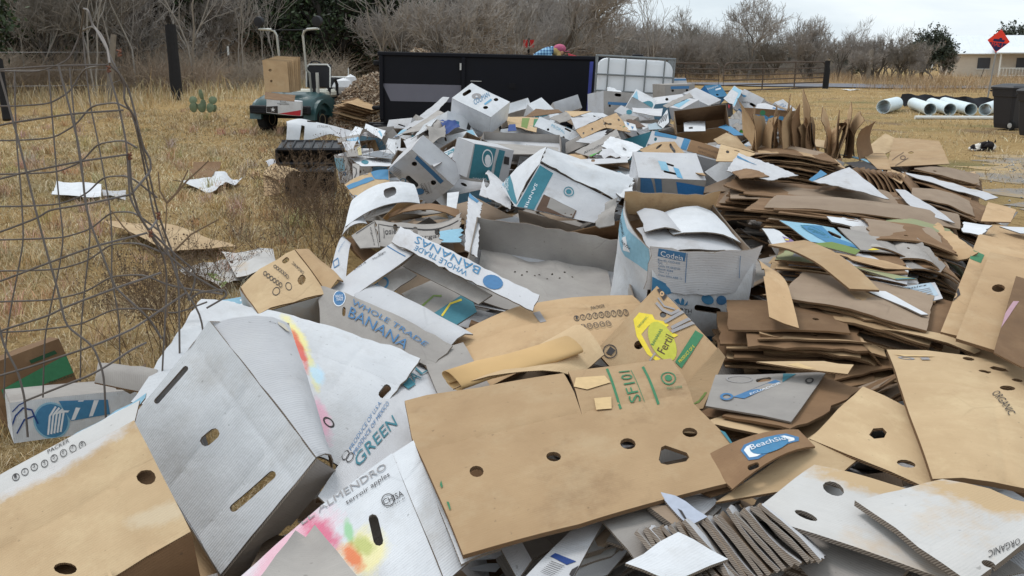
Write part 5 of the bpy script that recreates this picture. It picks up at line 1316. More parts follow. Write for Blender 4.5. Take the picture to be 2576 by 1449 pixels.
def stack(label, n, centre, size, yaw, tilt, gap, mats, group, seed, sag=.05, jit=.06, grid=.12, roll=0.0, top=None, name='flattened_box'):
    """n loose sheets lying on one another: centre of the top sheet in the world, size w x d, heading, tilt"""
    rg = np.random.RandomState(seed); c = np.asarray(centre, float); objs = []
    Rm = np.array(Matrix.Rotation(yaw, 3, 'Z') @ Matrix.Rotation(tilt, 3, 'X') @ Matrix.Rotation(roll, 3, 'Y'))
    up = Rm[:, 2]; off = 0.0
    for i in range(n):
        _sn[0] += 1
        w_, d_ = size[0] * (1 + .13 * rg.randn()), size[1] * (1 + .13 * rg.randn()); a = rg.randn() * .09
        Ri = Rm @ np.array(Matrix.Rotation(a, 3, 'Z') @ Matrix.Rotation(rg.randn() * .02, 3, 'X') @ Matrix.Rotation(rg.randn() * .02, 3, 'Y'))
        ci = c - up * off + Rm @ np.array([rg.randn() * jit, rg.randn() * jit, 0])
        C = np.array([ci + Ri @ np.array([sx * w_ / 2, sy * d_ / 2, 0]) for sx, sy in ((-1, -1), (1, -1), (1, 1), (-1, 1))])
        bn = [('s', sag * (1 + .4 * rg.randn())), ('t', .3 * sag * rg.randn())]
        if rg.rand() < .5: bn.append(('sf', .1 * rg.randn(), .7))
        if rg.rand() < .4: bn.append(('tf', .15 * rg.randn(), .75))
        pt = Patch(C, bn, .005, seed=_sn[0])
        m = mats[rg.randint(len(mats))]; hs = []
        if rg.rand() < .35: cx, cy = .2 + .6 * rg.rand(2); hs = [[(cx + .035 * math.cos(t), cy + .05 * math.sin(t)) for t in np.linspace(0, 6.28, 9)[:-1]]]
        o_ = None
        if rg.rand() < .4:      # folded double: a second leaf belongs to the same sheet
            pass
        ob = board(name, pt, [m, KRD if rg.rand() < .5 else m, ED], .0055, unit_holes=hs, grid=grid, rag=.004 if rg.rand() < .5 else 0, seed=_sn[0])
        tag(ob, label, 'cardboard', group); objs.append(ob); off += gap * (.55 + .9 * rg.rand()); note(C)
    return objs
def estack(label, n, L_, R_e, back, gap, mats, group, seed, bow=0.0, jit=.03, grid=.14, twist=.05, name='flattened_box', holes=.3, curl=0.0, edge=None):
    """n sheets on one another, the front edge of the topmost running from L_ to R_e (world points), reaching back by `back`"""
    rg = np.random.RandomState(seed); a0 = np.asarray(L_, float); b0 = np.asarray(R_e, float); bk = np.asarray(back, float)
    ex = (b0 - a0); w0 = np.linalg.norm(ex); ex /= w0; nn = np.cross(ex, bk / np.linalg.norm(bk)); nn /= np.linalg.norm(nn)
    if nn[2] < 0: nn = -nn
    off = 0.0
    for i in range(n):
        _sn[0] += 1
        w_ = w0 * (1 - .12 * rg.rand()); sh = ex * rg.randn() * jit * 1.6 + bk / np.linalg.norm(bk) * (rg.randn() * jit)
        c = (a0 + b0) / 2 - nn * off + sh; tw = rg.randn() * twist
        dx = ex + nn * rg.randn() * .012; B = bk * (1 + .12 * rg.randn()) + ex * tw * np.linalg.norm(bk); dx = dx - (bk / np.linalg.norm(bk)) * tw
        C = np.array([c - dx * w_ / 2, c + dx * w_ / 2, c + dx * w_ / 2 + B, c - dx * w_ / 2 + B])
        bn = [('s', bow * .45 * (1 + .35 * rg.randn())), ('t', .012 * rg.randn())]
        if rg.rand() < .25: bn.append(('sq', .03 * rg.randn(), .75))
        if rg.rand() < .2: bn.append(('sp', .03 * rg.randn(), .3))
        if curl: bn.append(('tp', curl * rg.rand(), .4))
        pt = Patch(C, bn, .004, seed=_sn[0]); m = mats[rg.randint(len(mats))]; hs = []
        if rg.rand() < holes: cx, cy = .2 + .6 * rg.rand(), .12 + .3 * rg.rand(); hs = [[(cx + .03 * math.cos(t), cy + .045 * math.sin(t)) for t in np.linspace(0, 6.28, 9)[:-1]]]
        elif rg.rand() < .25: cx = .2 + .6 * rg.rand(); hs = []
        o_ = None
        ob = board(name, pt, [m, KRD if rg.rand() < .5 else m, edge or ED], .0055 + .003 * rg.rand(), unit_holes=hs, grid=grid, rag=.005 if rg.rand() < .5 else .0015, seed=_sn[0])
        tag(ob, label, 'cardboard', group); off += gap * (.5 + rg.rand()); note(C)
def fb(label, px, wh, T_, mat=None, dd=0.0, hint=None, tol=.16, cat='box', name='cardboard_box', **kw):
    """box from its front face: four pixels in order, width and height in metres, reaching T_ behind"""
    o, x, y, _ = fit(wh, dict(zip(('o', 'x', 'xy', 'y'), px)), dd, tol, hint)
    n = np.cross(x, y); n /= np.linalg.norm(n)
    if n @ (EYE - o) < 0: n = -n
    return carton(label, None, None, mat, pose=(o, x, y, -n * T_), name=name, cat=cat, **kw)
def wash(base, C, spots):
    """copy of a board material whose printed colour runs out softly round given spots (pixel, radius in pixels, colour, strength, stretch vector)"""
    pt = Patch(C); m = base.copy(); nt = m.node_tree; N = nt.nodes.new; L = nt.links.new; bs = nt.nodes['Principled BSDF']
    uv = N('ShaderNodeUVMap'); dims = np.array([pt.w, pt.h]); src = bs.inputs['Base Color'].links[0].from_socket
    nz = N('ShaderNodeTexNoise'); nz.inputs['Scale'].default_value = 22; nz.inputs['Detail'].default_value = 6; nz.inputs['Roughness'].default_value = .7; L(uv.outputs['UV'], nz.inputs['Vector'])
    for (p, q, r, col, amt) in spots:      # a soft capsule from p to q
        a, b = pt.unit([p, q]) * dims; rr = abs(np.linalg.norm((pt.unit([(p[0] + r, p[1])]) * dims - pt.unit([p]) * dims)))
        d = b - a; ln = max(np.linalg.norm(d), 1e-4); d = d / ln; mid = (a + b) / 2
        mp = N('ShaderNodeMapping'); mp.vector_type = 'TEXTURE'; mp.inputs['Location'].default_value = (mid[0], mid[1], 0); mp.inputs['Rotation'].default_value = (0, 0, math.atan2(d[1], d[0])); mp.inputs['Scale'].default_value = (ln / 2 + rr, rr, 1)
        L(uv.outputs['UV'], mp.inputs['Vector']); vl = N('ShaderNodeVectorMath'); vl.operation = 'LENGTH'; L(mp.outputs[0], vl.inputs[0])
        ad = N('ShaderNodeMath'); ad.operation = 'MULTIPLY_ADD'; ad.inputs[1].default_value = 1.3; L(nz.outputs['Fac'], ad.inputs[0]); L(vl.outputs['Value'], ad.inputs[2])
        mr = N('ShaderNodeMapRange'); mr.inputs[1].default_value = 1.6; mr.inputs[2].default_value = 1.1; mr.inputs[3].default_value = 0; mr.inputs[4].default_value = amt; L(ad.outputs[0], mr.inputs[0])
        x = N('ShaderNodeMix'); x.data_type = 'RGBA'; L(mr.outputs[0], x.inputs[0]); L(src, x.inputs[6]); x.inputs[7].default_value = col; src = x.outputs[2]
    L(src, bs.inputs['Base Color'])
    return m
def T(s, p0, p1, top, m): return ('T', s, p0, p1, top, m)
def PG(p, m, *h): return ('P', p, h[0] if h else (), m)
def band(a, b, c, d, m): return ('P', [a, b, c, d], (), m)
e = empty('cardboard_box', P(200, 1420, 1.75) - [0, 0, .1], 'tan carton printed PACKER with a bleached top edge and round hole', 'box')
b_ = np.array(e.location)
C9 = np.array([P(-110, 1308, 1.86), P(338, 1062, 2.17), P(480, 1338, 1.86), P(45, 1600, 1.58)])
KB9 = wash(KRL, C9, [((-80, 1290), (335, 1066), 60, srgb(200, 198, 198), .9), ((330, 1330), (470, 1290), 40, srgb(206, 190, 164), .6)])
flap(e, b_, C9, (KB9, IN), name='side_panel', bends=[('tc', .003, .42), ('sc', .003, .74), ('sc', .002, .5)], amp=.003, grid=.05,
     holes=[circ((371, 1217), 26, 21), circ((160, 1448), 28, 14)])
C9b = np.array([P(-110, 1258, 1.92), P(352, 1008, 2.27), C9[1], C9[0]])
flap(e, b_, C9b, (BLD, IN), name='side_panel', amp=.002, grid=.05,
     prints=[T('PACKER', (112, 1152), (166, 1122), (110, 1143), BLK)] + [('O', ((x, y), (9, -2), (1, 9)), .82, BLK) for x, y in ((33, 1210), (55, 1197), (78, 1185), (104, 1176), (128, 1163), (152, 1150), (176, 1138), (200, 1128))]
     + [T(str(i + 1), (x - 3, y + 5), (x + 3, y + 3), (x - 4, y - 4), BLK) for i, (x, y) in enumerate(((33, 1210), (55, 1197), (78, 1185), (104, 1176), (128, 1163), (152, 1150), (176, 1138), (200, 1128)))])
flap(e, b_, C9 * .86 + C9.mean(0) * .14 + [0, .04, -.02], (KRD, IN), name='dark_backing')  # dark board added behind the holes in place of inner shade
flap(e, b_, np.array([C9[3], C9[2], C9[2] + [.0, .06, -.3], C9[3] + [0, .06, -.3]]), (KRD, IN), name='side_panel')
note(C9)
sheet('pale blue and white torn lid lying under the tan PACKER carton', [(-60, 1245), (372, 988), (352, 1018), (-60, 1290)], (LBL, IN), dd=.12, rag=.006, grid=.05, amp=.004,
      prints=[band((-50, 1232), (340, 1010), (338, 1018), (-50, 1244), WHT), T('AIN', (66, 1152), (98, 1138), (64, 1146), WHT)])
e, cor, base = carton('white carton with a blue striped globe print beside the wire cage', (.50, .20, .40), {'o': (22, 1012), 'x': (352, 995), 'y': (34, 1125), 'xy': (350, 1060), 'z': (10, 985)}, WH, dd=.15, skip=('y1',), warp=.006,
    faces={'z0': dict(grid=.05, prints=[PG(circ((130, 1062), 43, 44, 20), BLU), ('O', ((130, 1062), 47, 47), .9, LBL)]
        + [('L', [(100 + 8 * k + 20, 1098 - 2 * k), (118 + 9 * k + 8, 1050 - 3 * k), (128 + 9 * k + 14, 1026 + 3 * k)], 5, WHT) for k in range(5)]
        + [PG([(150, 1012), (275, 1006), (280, 1042), (180, 1062), (160, 1030)], BLU), PG([(200, 1010), (214, 1009), (190, 1058), (180, 1060)], WHT), PG([(240, 1008), (252, 1008), (236, 1048), (226, 1050)], WHT),
           ('L', [(26, 1080), (38, 1050), (58, 1030), (80, 1035), (90, 1060)], 4, NVY), ('L', [(40, 1095), (60, 1060), (86, 1050), (95, 1070)], 4, NVY), ('L', [(30, 1040), (48, 1022), (62, 1016)], 3, NVY)]), 'y0': dict(mat=GY)})
e, cor, base = carton('brown carton with dark green printed bands by the wire cage', (.45, .34, .20), {'o': (-50, 930), 'x': (131, 872), 'xy': (238, 1000), 'y': (20, 1075), 'z': (-60, 905), 'xz': (118, 866)}, KRD, dd=.35, skip=(), warp=.008,  # dark kraft paints in the backlit shade on this carton
    faces={'z0': dict(prints=[PG([(0, 985), (175, 892), (205, 935), (10, 1010)], GRN), PG([(70, 912), (135, 886), (142, 894), (75, 920)], plain('dark_green_print', srgb(40, 74, 50), .8)), PG([(130, 1000), (210, 968), (232, 994), (180, 1000)], GRN), T('ORGANIC', (122, 972), (196, 948), (119, 966), MATS['dark_green_print'])], holes=[circ((48, 967), 13, 6)])})
sheet('grey folded carton wedged behind the large white box', [(238, 965), (268, 938), (402, 946), (400, 1000)], (GY, IN), dd=.30, bends=[('s', .05)], grid=.05)
sheet('grey crumpled liner edge standing behind the white box', [(262, 942), (290, 935), (372, 945), (368, 990)], (IN, GY), dd=.42, bends=[('s', -.06), ('tf', .4, .5)], grid=.05)
e = empty('cardboard_box', P(600, 1300, 2.2) - [0, 0, .3], 'large plain white box tilted on its corner with dark hand slots', 'box'); b_ = np.array(e.location)
fo, fx, fy, _ = fit((.40, .50), {'o': (515, 812), 'x': (335, 1068), 'xy': (545, 1445), 'y': (808, 1150)}, 0.0, .12, hint=(-.5, -.7, .5))
CA = np.array([fo, fo + fx, fo + fx + fy, fo + fy]); dA = [(c - EYE) @ F_ for c in CA]
flap(e, b_, CA, (WH, IN, EDG), name='side_panel', amp=.003, grid=.04, bends=[('tc', .003, .45), ('sc', .002, .22), ('tc', .002, .77)], holes=[slot((516, 1110), (540, 1090), 13), slot((586, 1278), (683, 1194), 10), slot((399, 1010), (470, 928), 7)])
tA, tB, tC = P(727, 812, dA[0] + .10), P(840, 1178, dA[3] + .10), P(622, 1458, dA[2] + .1)
flap(e, b_, [CA[0], tA, tB, CA[3]], (WG, IN, EDG), name='side_panel', amp=.006, grid=.035, bends=[('s', .03), ('tc', .002, .5)],
     prints=[('L', [(682, 888), (684, 902), (700, 908), (706, 914)], 1.5, BLK), T('10-05', (753, 972), (782, 985), (757, 964), GRY), PG([(700, 885), (725, 895), (745, 930), (765, 965), (755, 968), (735, 945), (712, 915)], ink('rubbed_tan', 206, 198, 182))])
flap(e, b_, [CA[3], tB, tC, CA[2]], (GY, IN, EDG), name='side_panel', amp=.004, grid=.04, holes=[slot((684, 1372), (732, 1318), 8)])  # grey board paints this lower side of the white box as shaded
vA = (tA - CA[0])
flap(e, b_, [CA[1], CA[0], tA, CA[1] + vA * .9], (WG, IN, EDG), name='side_panel'); flap(e, b_, [CA[2], CA[1], CA[1] + vA * .9, tC], (WG, IN, EDG), name='side_panel'); note(CA)
def tints(pts, m): return PG(pts, m)
_q4 = [(508, 756), (1056, 905), (858, 1175), (330, 1010)]; _d4 = [.10, .0, .22, .22]
WRB = wash(WH, quad3(_q4, 0, _d4), [((735, 820), (790, 940), 22, srgb(234, 222, 140), .8), ((790, 940), (806, 1020), 16, srgb(226, 216, 130), .8), ((752, 860), (786, 985), 13, srgb(212, 96, 84), .9), ((800, 1040), (826, 1125), 24, srgb(228, 168, 190), .75), ((800, 965), (810, 1000), 22, srgb(186, 214, 232), .9)])
sheet('white carton panel with a faded rainbow stripe beside the tilted white box', _q4, (WRB, WH, EDG), dds=_d4, rag=.004, grid=.045, amp=.005, bends=[('tc', .003, .3), ('sc', .003, .8), ('sc', .002, .55), ('s', .03)], thick=.006,
      prints=[('O', ((829, 1088), (13, 3), (2, 10)), .7, BLK)],
      holes=[slot((955, 1016), (970, 995), 8)])
sheet('white carton printed PRODUCE OF MEXICO with blue lettering', [(1052, 885), (1140, 1030), (900, 1345), (800, 1245)], (WG, GY, EDG), dd=.14, grid=.05, amp=.003, bends=[('tc', .003, .38), ('t', .02)],
      outline=[(1052, 905), (1090, 960), (1130, 1030), (900, 1345), (800, 1245), (870, 1160), (935, 1060), (990, 985), (1005, 975), (1008, 955), (1000, 942)],
      prints=[T('PRODUCE OF U.S.A.', (864, 1182), (934, 1075), (857, 1174), DBL), T('PRODUCE OF MEXICO', (876, 1194), (956, 1078), (869, 1186), DBL), T('GREEN', (888, 1222), (980, 1130), (872, 1200), TEAL),
              ('O', ((851, 1187), (8, 5), (5, -8)), .8, BLK), ('O', ((863, 1195), (8, 5), (5, -8)), .8, BLK)]
             + [T(ch, (a, b), (a + 24, b - 22), (a - 22, b - 16), TEAL) for ch, a, b in (('I', 1012, 1030), ('A', 1032, 1004), ('L', 1056, 972), ('Y', 1078, 945))])
sheet('grey carton corner under the tan roll with a rubbed face', [(1060, 895), (1165, 868), (1250, 1000), (1105, 1000)], (GY, GY, EDG), dd=.10, grid=.05)
e = empty('cardboard_box', P(920, 1400, 1.75) - [0, 0, .2], 'white apple carton with outlined lettering and a pink corner', 'box'); b_ = np.array(e.location)
CB = np.array([P(560, 1500, 1.70), P(986, 1143, 2.06), P(1120, 1470, 1.66), P(700, 1850, 1.36)])
WB = wash(WH, CB, [((690, 1440), (770, 1395), 95, srgb(228, 168, 184), .75), ((770, 1345), (830, 1420), 38, srgb(206, 84, 118), .75), ((930, 1440), (900, 1420), 60, srgb(236, 224, 160), .8), ((866, 1345), (880, 1400), 14, srgb(150, 196, 150), .9), ((870, 1420), (900, 1470), 22, srgb(222, 120, 80), .9), ((895, 1400), (930, 1425), 22, srgb(168, 178, 96), .7)])
flap(e, b_, CB, (WB, GY, EDG), name='side_panel', amp=.003, grid=.04, bends=[('s', .01)], holes=[slot((938, 1338), (951, 1396), 13)],
     prints=[T('EL ALMENDRO', (752, 1352), (975, 1196), (742, 1330), WHT), T('EL ALMENDRO', (752, 1352), (975, 1196), (743, 1332), GRY), T('terroir apples', (868, 1307), (985, 1222), (862, 1291), BLK), T('CHISA', (968, 1300), (1022, 1268), (962, 1286), BLK), ('O', ((978, 1284), (17, -9), (6, 15)), .88, BLK), T('CHILE', (974, 1310), (1026, 1276), (973, 1307), BLK)])
CBf = np.array([CB[1], P(1040, 1108, 2.10), P(1180, 1418, 1.74), CB[2]])
flap(e, b_, CBf, (WH, GY, EDG), name='flap', amp=.003, grid=.05)
flap(e, b_, np.array([CB[0], CB[1], CB[1] + [.02, .05, -.28], CB[0] + [0, .05, -.28]]), (GY, IN, EDG), name='side_panel'); note(CB)
sheet('small grey carton flap with a blue printed box at its corner', [(744, 1342), (792, 1326), (915, 1475), (640, 1480)], (GY, IN, EDG), dd=-.10, grid=.05, bends=[('s', -.02)],
      prints=[PG([(798, 1396), (846, 1422), (828, 1449), (780, 1426)], DBL), PG([(850, 1426), (880, 1449), (834, 1449)], DBL), T('LENGTH', (806, 1416), (828, 1428), (808, 1411), WHT)])
sheet('white carton liner sticking out below the tan SF101 sheet', [(1035, 1110), (1180, 1360), (1260, 1385), (1160, 1430)], (WH, GY, EDG), dd=.02, grid=.06)
sheet('large tan flattened carton printed SF101 with round holes and a D shaped hole', [(1018, 1008), (1695, 898), (1890, 1160), (1165, 1372)], (KR, KR, ED), dd=-.08, thick=.009, grid=.04, amp=.003,
      outline=[(1018, 1010), (1080, 998), (1220, 988), (1438, 956), (1468, 1012), (1490, 1070), (1472, 1010), (1449, 950), (1560, 932), (1690, 906), (1725, 960), (1756, 1030), (1830, 1090), (1888, 1148), (1872, 1182), (1690, 1236), (1470, 1302), (1165, 1371), (1100, 1240), (1040, 1116)],
      bends=[('tc', .004, .42), ('s', .015), ('tf', -.06, .42)],
      holes=[circ((1215, 1204), 19, 13), circ((1417, 1166), 19, 12), circ((1602, 1127), 19, 13), circ((1750, 1093), 18, 10), [(1675, 1160), (1682, 1130), (1692, 1125), (1742, 1138), (1748, 1148), (1740, 1158), (1695, 1170), (1680, 1168)]],
      prints=[('L', [(1543, 943), (1584, 1052)], 6, GRN), ('L', [(1628, 935), (1674, 1038)], 6, GRN), T('SF101', (1633, 1032), (1598, 950), (1606, 1038), GRN), ('L', [(1601, 948), (1640, 1034)], 1.5, GRN),
              ('O', ((1692, 972), (17, -4), (6, 20)), .84, GRN), PG(circ((1692, 972), (8, -2), (3, 10)), GRN), T('9001:2008', (1692, 1006), (1727, 1000), (1690, 1000), GRN),
              PG([(1095, 1240), (1118, 1226), (1122, 1240), (1108, 1246), (1122, 1258), (1112, 1262)], GRN), PG([(1113, 1278), (1136, 1274), (1140, 1288), (1120, 1296)], GRN), PG([(1820, 1085), (1832, 1088), (1858, 1108), (1846, 1112)], TEAL),
              PG([(1518, 1030), (1560, 1026), (1562, 1054), (1524, 1058)], ink('torn_paper_tan', 206, 176, 130)), PG([(1470, 975), (1540, 970), (1556, 990), (1500, 1008), (1466, 1000)], MATS['torn_paper_tan'])])
sheet('tan flattened carton printed PACKER with two rows of circled numbers', [(1112, 872), (1600, 742), (1640, 860), (1210, 985)], (KR, KR, ED), dds=[.16, .1, .14, .12], grid=.045, amp=.004, bends=[('s', .04), ('tc', .003, .2)], thick=.008,
      outline=[(1112, 872), (1160, 842), (1290, 792), (1430, 765), (1590, 745), (1650, 800), (1620, 870), (1210, 985)],
      prints=[T('PACKER', (1485, 807), (1520, 797), (1483, 798), BLK), PG([(1335, 814), (1352, 810), (1372, 842), (1357, 846)], GRY)]
      + [('O', ((1448 + 15.8 * k, 832 - 3.6 * k), (7, -1), (2, 8)), .82, BLK) for k in range(9)] + [T(str(k + 1), (1446 + 15.8 * k, 837 - 3.6 * k), (1451 + 15.8 * k, 836 - 3.6 * k), (1445 + 15.8 * k, 828 - 3.6 * k), BLK) for k in range(9)]
      + [('O', ((1465 + 16 * k, 858 - 4 * k), (7, -1), (2, 8)), .82, BLK) for k in range(5)] + [T(str(k + 11), (1461 + 16 * k, 863 - 4 * k), (1469 + 16 * k, 861 - 4 * k), (1460 + 16 * k, 854 - 4 * k), BLK) for k in range(5)])
sheet('narrow tan strip with printed lines behind the PACKER sheet', [(1428, 765), (1588, 744), (1596, 775), (1444, 800)], (KR, KR, ED), dd=.16, prints=[PG([(1488, 752), (1494, 751), (1506, 776), (1500, 777)], BLK), ('O', ((1521, 766), (9, -1), (2, 9)), .5, BLK)])
def roll(px0, px1, d0, d1, r, turns, label):
    a, b = P(*px0, d0), P(*px1, d1); ax = (b - a); L_ = np.linalg.norm(ax); ax /= L_; s1 = np.cross(ax, [0, 0, 1.]); s1 /= np.linalg.norm(s1); s2 = np.cross(s1, ax)
    n = 40; V = []; F = []
    for i in range(n + 1):
        t = i / n; an = -2.2 + t * turns * 6.283; rr = r * (1 - .2 * t) * (1 + .05 * math.sin(t * 23))
        for k in range(5): V.append(a + ax * L_ * k / 4 + (s1 * math.cos(an) * 1.25 + s2 * math.sin(an) * .42) * rr * (1 + .12 * math.sin(k * 2 + t * 9)) - a)
    for i in range(n):
        for k in range(4): q = i * 5 + k; F.append((q, q + 1, q + 6, q + 5))
    o = MB().add(V, F).build('rolled_paper', plain('kraft_paper', srgb(200, 164, 114), .8, .12, 9.0, bump=.3), None, a, smooth_=True)
    md = o.modifiers.new('thick', 'SOLIDIFY'); md.thickness = .002
    tag(o, label, 'paper')
roll((1135, 955), (1440, 868), 2.50, 2.68, .055, 1.05, 'flattened roll of tan kraft paper lying above the SF101 sheet')
sheet('creased tan kraft paper with a row of small punched holes', [(1140, 990), (1440, 826), (1520, 900), (1450, 955)], (KRL, KR, ED), dd=-.02, amp=.009, grid=.04, thick=.003, bends=[('t', .03)], holes=[circ((1308, 937), 4, 3, 6), circ((1342, 925), 4, 3, 6), circ((1378, 912), 4, 3, 6), circ((1412, 898), 4, 3, 6)])
e = empty('flattened_box', P(1650, 950, 2.5) - [0, 0, .2], 'tan banana carton printed with yellow bananas and a green PRODUCT OF band', 'cardboard'); b_ = np.array(e.location)
C8 = np.array([P(1498, 886, 2.84), P(1652, 722, 3.24), P(1806, 878, 2.86), P(1655, 1050, 2.66)])
flap(e, b_, C8, (KR, KR, ED), name='side_panel', amp=.003, grid=.045, thick=.007, holes=[circ((1606, 876), 12, 11), circ((1669, 800), 9, 8)],
     prints=[PG([(1590, 812), (1605, 794), (1640, 800), (1648, 815), (1630, 830), (1612, 850), (1640, 900), (1662, 912), (1652, 918), (1628, 900), (1600, 855)], YEL), PG([(1640, 812), (1670, 818), (1684, 828), (1664, 842), (1640, 832)], YEL), PG([(1668, 838), (1692, 846), (1708, 852), (1698, 858), (1672, 856)], YEL),
             PG(circ((1666, 868), (30, 44), (22, -22), 20), ink('lime_print', 186, 184, 70)), T('BANANAS', (1636, 878), (1660, 838), (1644, 880), GRN), T('Fertil', (1652, 892), (1676, 850), (1672, 902), BRN), T('ORGANIC', (1600, 832), (1624, 805), (1606, 834), GRN),
             PG([(1698, 918), (1752, 838), (1772, 848), (1714, 932)], GRN), T('PRODUCT OF E', (1706, 916), (1744, 874), (1711, 921), YEL),
             ('O', ((1534, 890), (13, 13), (12, -11)), .86, BLK), PG([(1524, 894), (1534, 878), (1548, 888), (1538, 900)], BLK), PG([(1652, 734), (1664, 726), (1680, 752), (1670, 764)], BLK), ('O', ((1666, 746), 6, 7), .4, KR),
             ('L', [(1650, 770), (1668, 790), (1690, 800), (1712, 790)], 7, GRY), ('L', [(1655, 757), (1672, 780), (1700, 788)], 4, GRY), ('L', [(1672, 822), (1728, 790)], 8, GRY), ('L', [(1690, 836), (1748, 806)], 8, GRY), ('L', [(1690, 846), (1752, 818)], 8, GRY), ('L', [(1634, 918), (1648, 900)], 4, GRY)])
flap(e, b_, np.array([C8[2], P(1824, 902, 2.86), P(1768, 1028, 2.66), C8[3]]), (KR, KR, ED), name='side_panel', amp=.003, prints=[T('ORGANIC', (1740, 978), (1756, 930), (1750, 980), GRN), T('ECUADOR', (1728, 948), (1742, 924), (1734, 950), BRN), ('L', [(1752, 1000), (1766, 998), (1780, 984), (1792, 962)], 3, OLV), ('L', [(1756, 1003), (1772, 996), (1786, 972)], 3, OLV)]); note(C8)
e = empty('banana_tray', P(1050, 760, 3.2) - [0, 0, .25], 'grey tray frame lettered BANANAS with a large cut out', 'box'); b_ = np.array(e.location)
rimA, rimB, rimC, rimD = P(1008, 571, 3.85), P(1358, 745, 3.14), P(1340, 783, 3.06), P(984, 612, 3.70)
flap(e, b_, [rimA, rimB, rimC, rimD], (WG, IN, EDG), name='rim', grid=.05, amp=.004, rag=.003, prints=[T('WHOLE TRADE', (1206, 699), (1064, 630), (1200, 710), BLU), T('BANANAS', (1237, 690), (1065, 605), (1229, 706), BLU), PG(circ((1262, 723), (22, 6), (6, -17), 16), DBL)], holes=[circ((1276, 690), 7, 4, 8), circ((1108, 600), 5, 6, 8)])
lowA, lowB, lowC, lowD = P(815, 742, 3.30), P(866, 772, 3.18), P(1040, 640, 3.62), rimD
flap(e, b_, [lowA, lowB, lowC, lowD], (WG, IN, EDG), name='rim', grid=.06, amp=.004, prints=[T('290316', (886, 690), (916, 672), (884, 684), BLK), ('L', [(968, 618), (1018, 648)], 3, DBL), T('Machine', (934, 664), (962, 646), (932, 660), BLK), T('Date', (950, 650), (968, 640), (948, 646), BLK)])
flap(e, b_, [P(1045, 640, 3.72), P(1240, 745, 3.28), P(1205, 768, 3.28), P(1012, 668, 3.70)], (GY, IN, EDG), name='inner_wall', grid=.06, amp=.004)
flap(e, b_, [P(866, 772, 3.18), P(945, 712, 3.42), P(1190, 842, 2.98), P(1130, 872, 2.92)], (WG, IN, EDG), name='rim', grid=.06, amp=.004, bends=[('s', .02)], prints=[('O', ((958, 712), (15, 4), (4, -13)), .75, BLU)])
flap(e, b_, [P(945, 712, 3.46), P(1012, 668, 3.72), P(1050, 690, 3.66), P(985, 735, 3.4)], (GY, IN, EDG), name='inner_wall', prints=[('O', ((962, 712), 16, 14), .7, BLU)])
fA = [P(802, 722, 3.34), P(1140, 870, 2.88), P(1085, 925, 2.76), P(806, 838, 3.06)]
flap(e, b_, fA, (GY, IN, EDG), name='side_panel', grid=.05, amp=.006, rag=.003, bends=[('s', .02)],
     prints=[PG(circ((888, 781), 22, 20, 18), DBL), ('O', ((888, 781), 24, 22), .9, WHT), T('WHOLE', (874, 780), (902, 784), (874, 771), WHT), T('TRADE', (876, 789), (902, 792), (877, 781), WHT), T('WHOLE TRADE', (928, 806), (1084, 890), (937, 792), DBL), T('BANANA', (912, 834), (1042, 902), (926, 812), DBL)], holes=[slot((899, 822), (901, 812), 6)])
note(np.array([rimA, rimB, fA[2], fA[0]]))
sheet('green and white printed carton lying inside the grey banana tray frame', [(1010, 740), (1105, 690), (1180, 735), (1075, 800)], (GY, IN, EDG), dd=.32, prints=[PG([(1075, 690), (1110, 678), (1128, 690), (1092, 704)], WHT), ('L', [(1060, 770), (1090, 740), (1110, 742)], 5, OLV)])
sheet('dark green printed side of a carton under the grey banana tray frame', [(1075, 800), (1180, 735), (1200, 790), (1100, 850)], (TEAL, IN, EDG), dd=.30, prints=[('L', [(1110, 800), (1130, 770), (1160, 760)], 5, YEL)])
e = empty('cardboard_box', P(730, 760, 3.4) - [0, 0, .25], 'small tan carton printed ORGANIC with circled numbers at the heap edge', 'box'); b_ = np.array(e.location)
K0, K1, K2, K3 = P(606, 726, 3.30), P(741, 632, 3.60), P(822, 742, 3.28), P(652, 790, 3.10)
flap(e, b_, [K0, K1, K2, K3], (KRL, IN, ED), name='side_panel', grid=.05, amp=.005, bends=[('s', .015)], holes=[slot((697, 682), (708, 673), 6), slot((738, 728), (748, 718), 9)],
     prints=[T('ORGANIC', (758, 702), (726, 676), (750, 710), BLK), ('O', ((676, 752), 8, 8), .82, BLK), ('O', ((704, 742), 8, 8), .82, BLK)] + [('O', ((650 + 7 * k, 716 + 5 * k), 4, 5), .7, BLK) for k in range(6)] + [('O', ((672 + 6 * k, 698 + 5 * k), 4, 5), .7, BLK) for k in range(6)])
flap(e, b_, [K1, P(800, 662, 3.65), P(862, 715, 3.36), K2], (KR, IN, ED), name='side_panel', grid=.05, bends=[('s', .03)], amp=.006); flap(e, b_, [K0, K3, K3 + [0, .08, -.3], K0 + [0, .08, -.3]], (BLD, IN, ED), name='side_panel'); note([K0, K1, K2, K3])
flap(e, b_, [K3, K2, K2 + [.02, .1, -.2], K3 + [0, .1, -.2]], (BLD, IN, ED), name='side_panel')
sheet('light blue printed carton corner beside the tan ORGANIC carton', [(540, 758), (632, 740), (650, 790), (560, 790)], (LBL, IN, EDG), dd=.1, prints=[('L', [(560, 765), (600, 755), (625, 770)], 5, WHT), ('L', [(570, 775), (610, 765)], 4, WHT)])
sheet('tan flattened carton lying flat on the dry grass', [(266, 590), (396, 577), (600, 640), (432, 664)], (KRL, KR, ED), ground=True, dds=[.1, .02, .03, .04], amp=.012, grid=.1, holes=[circ((368, 596), 8, 3), circ((410, 618), 7, 3), circ((520, 647), 7, 2), circ((465, 633), 6, 2)])
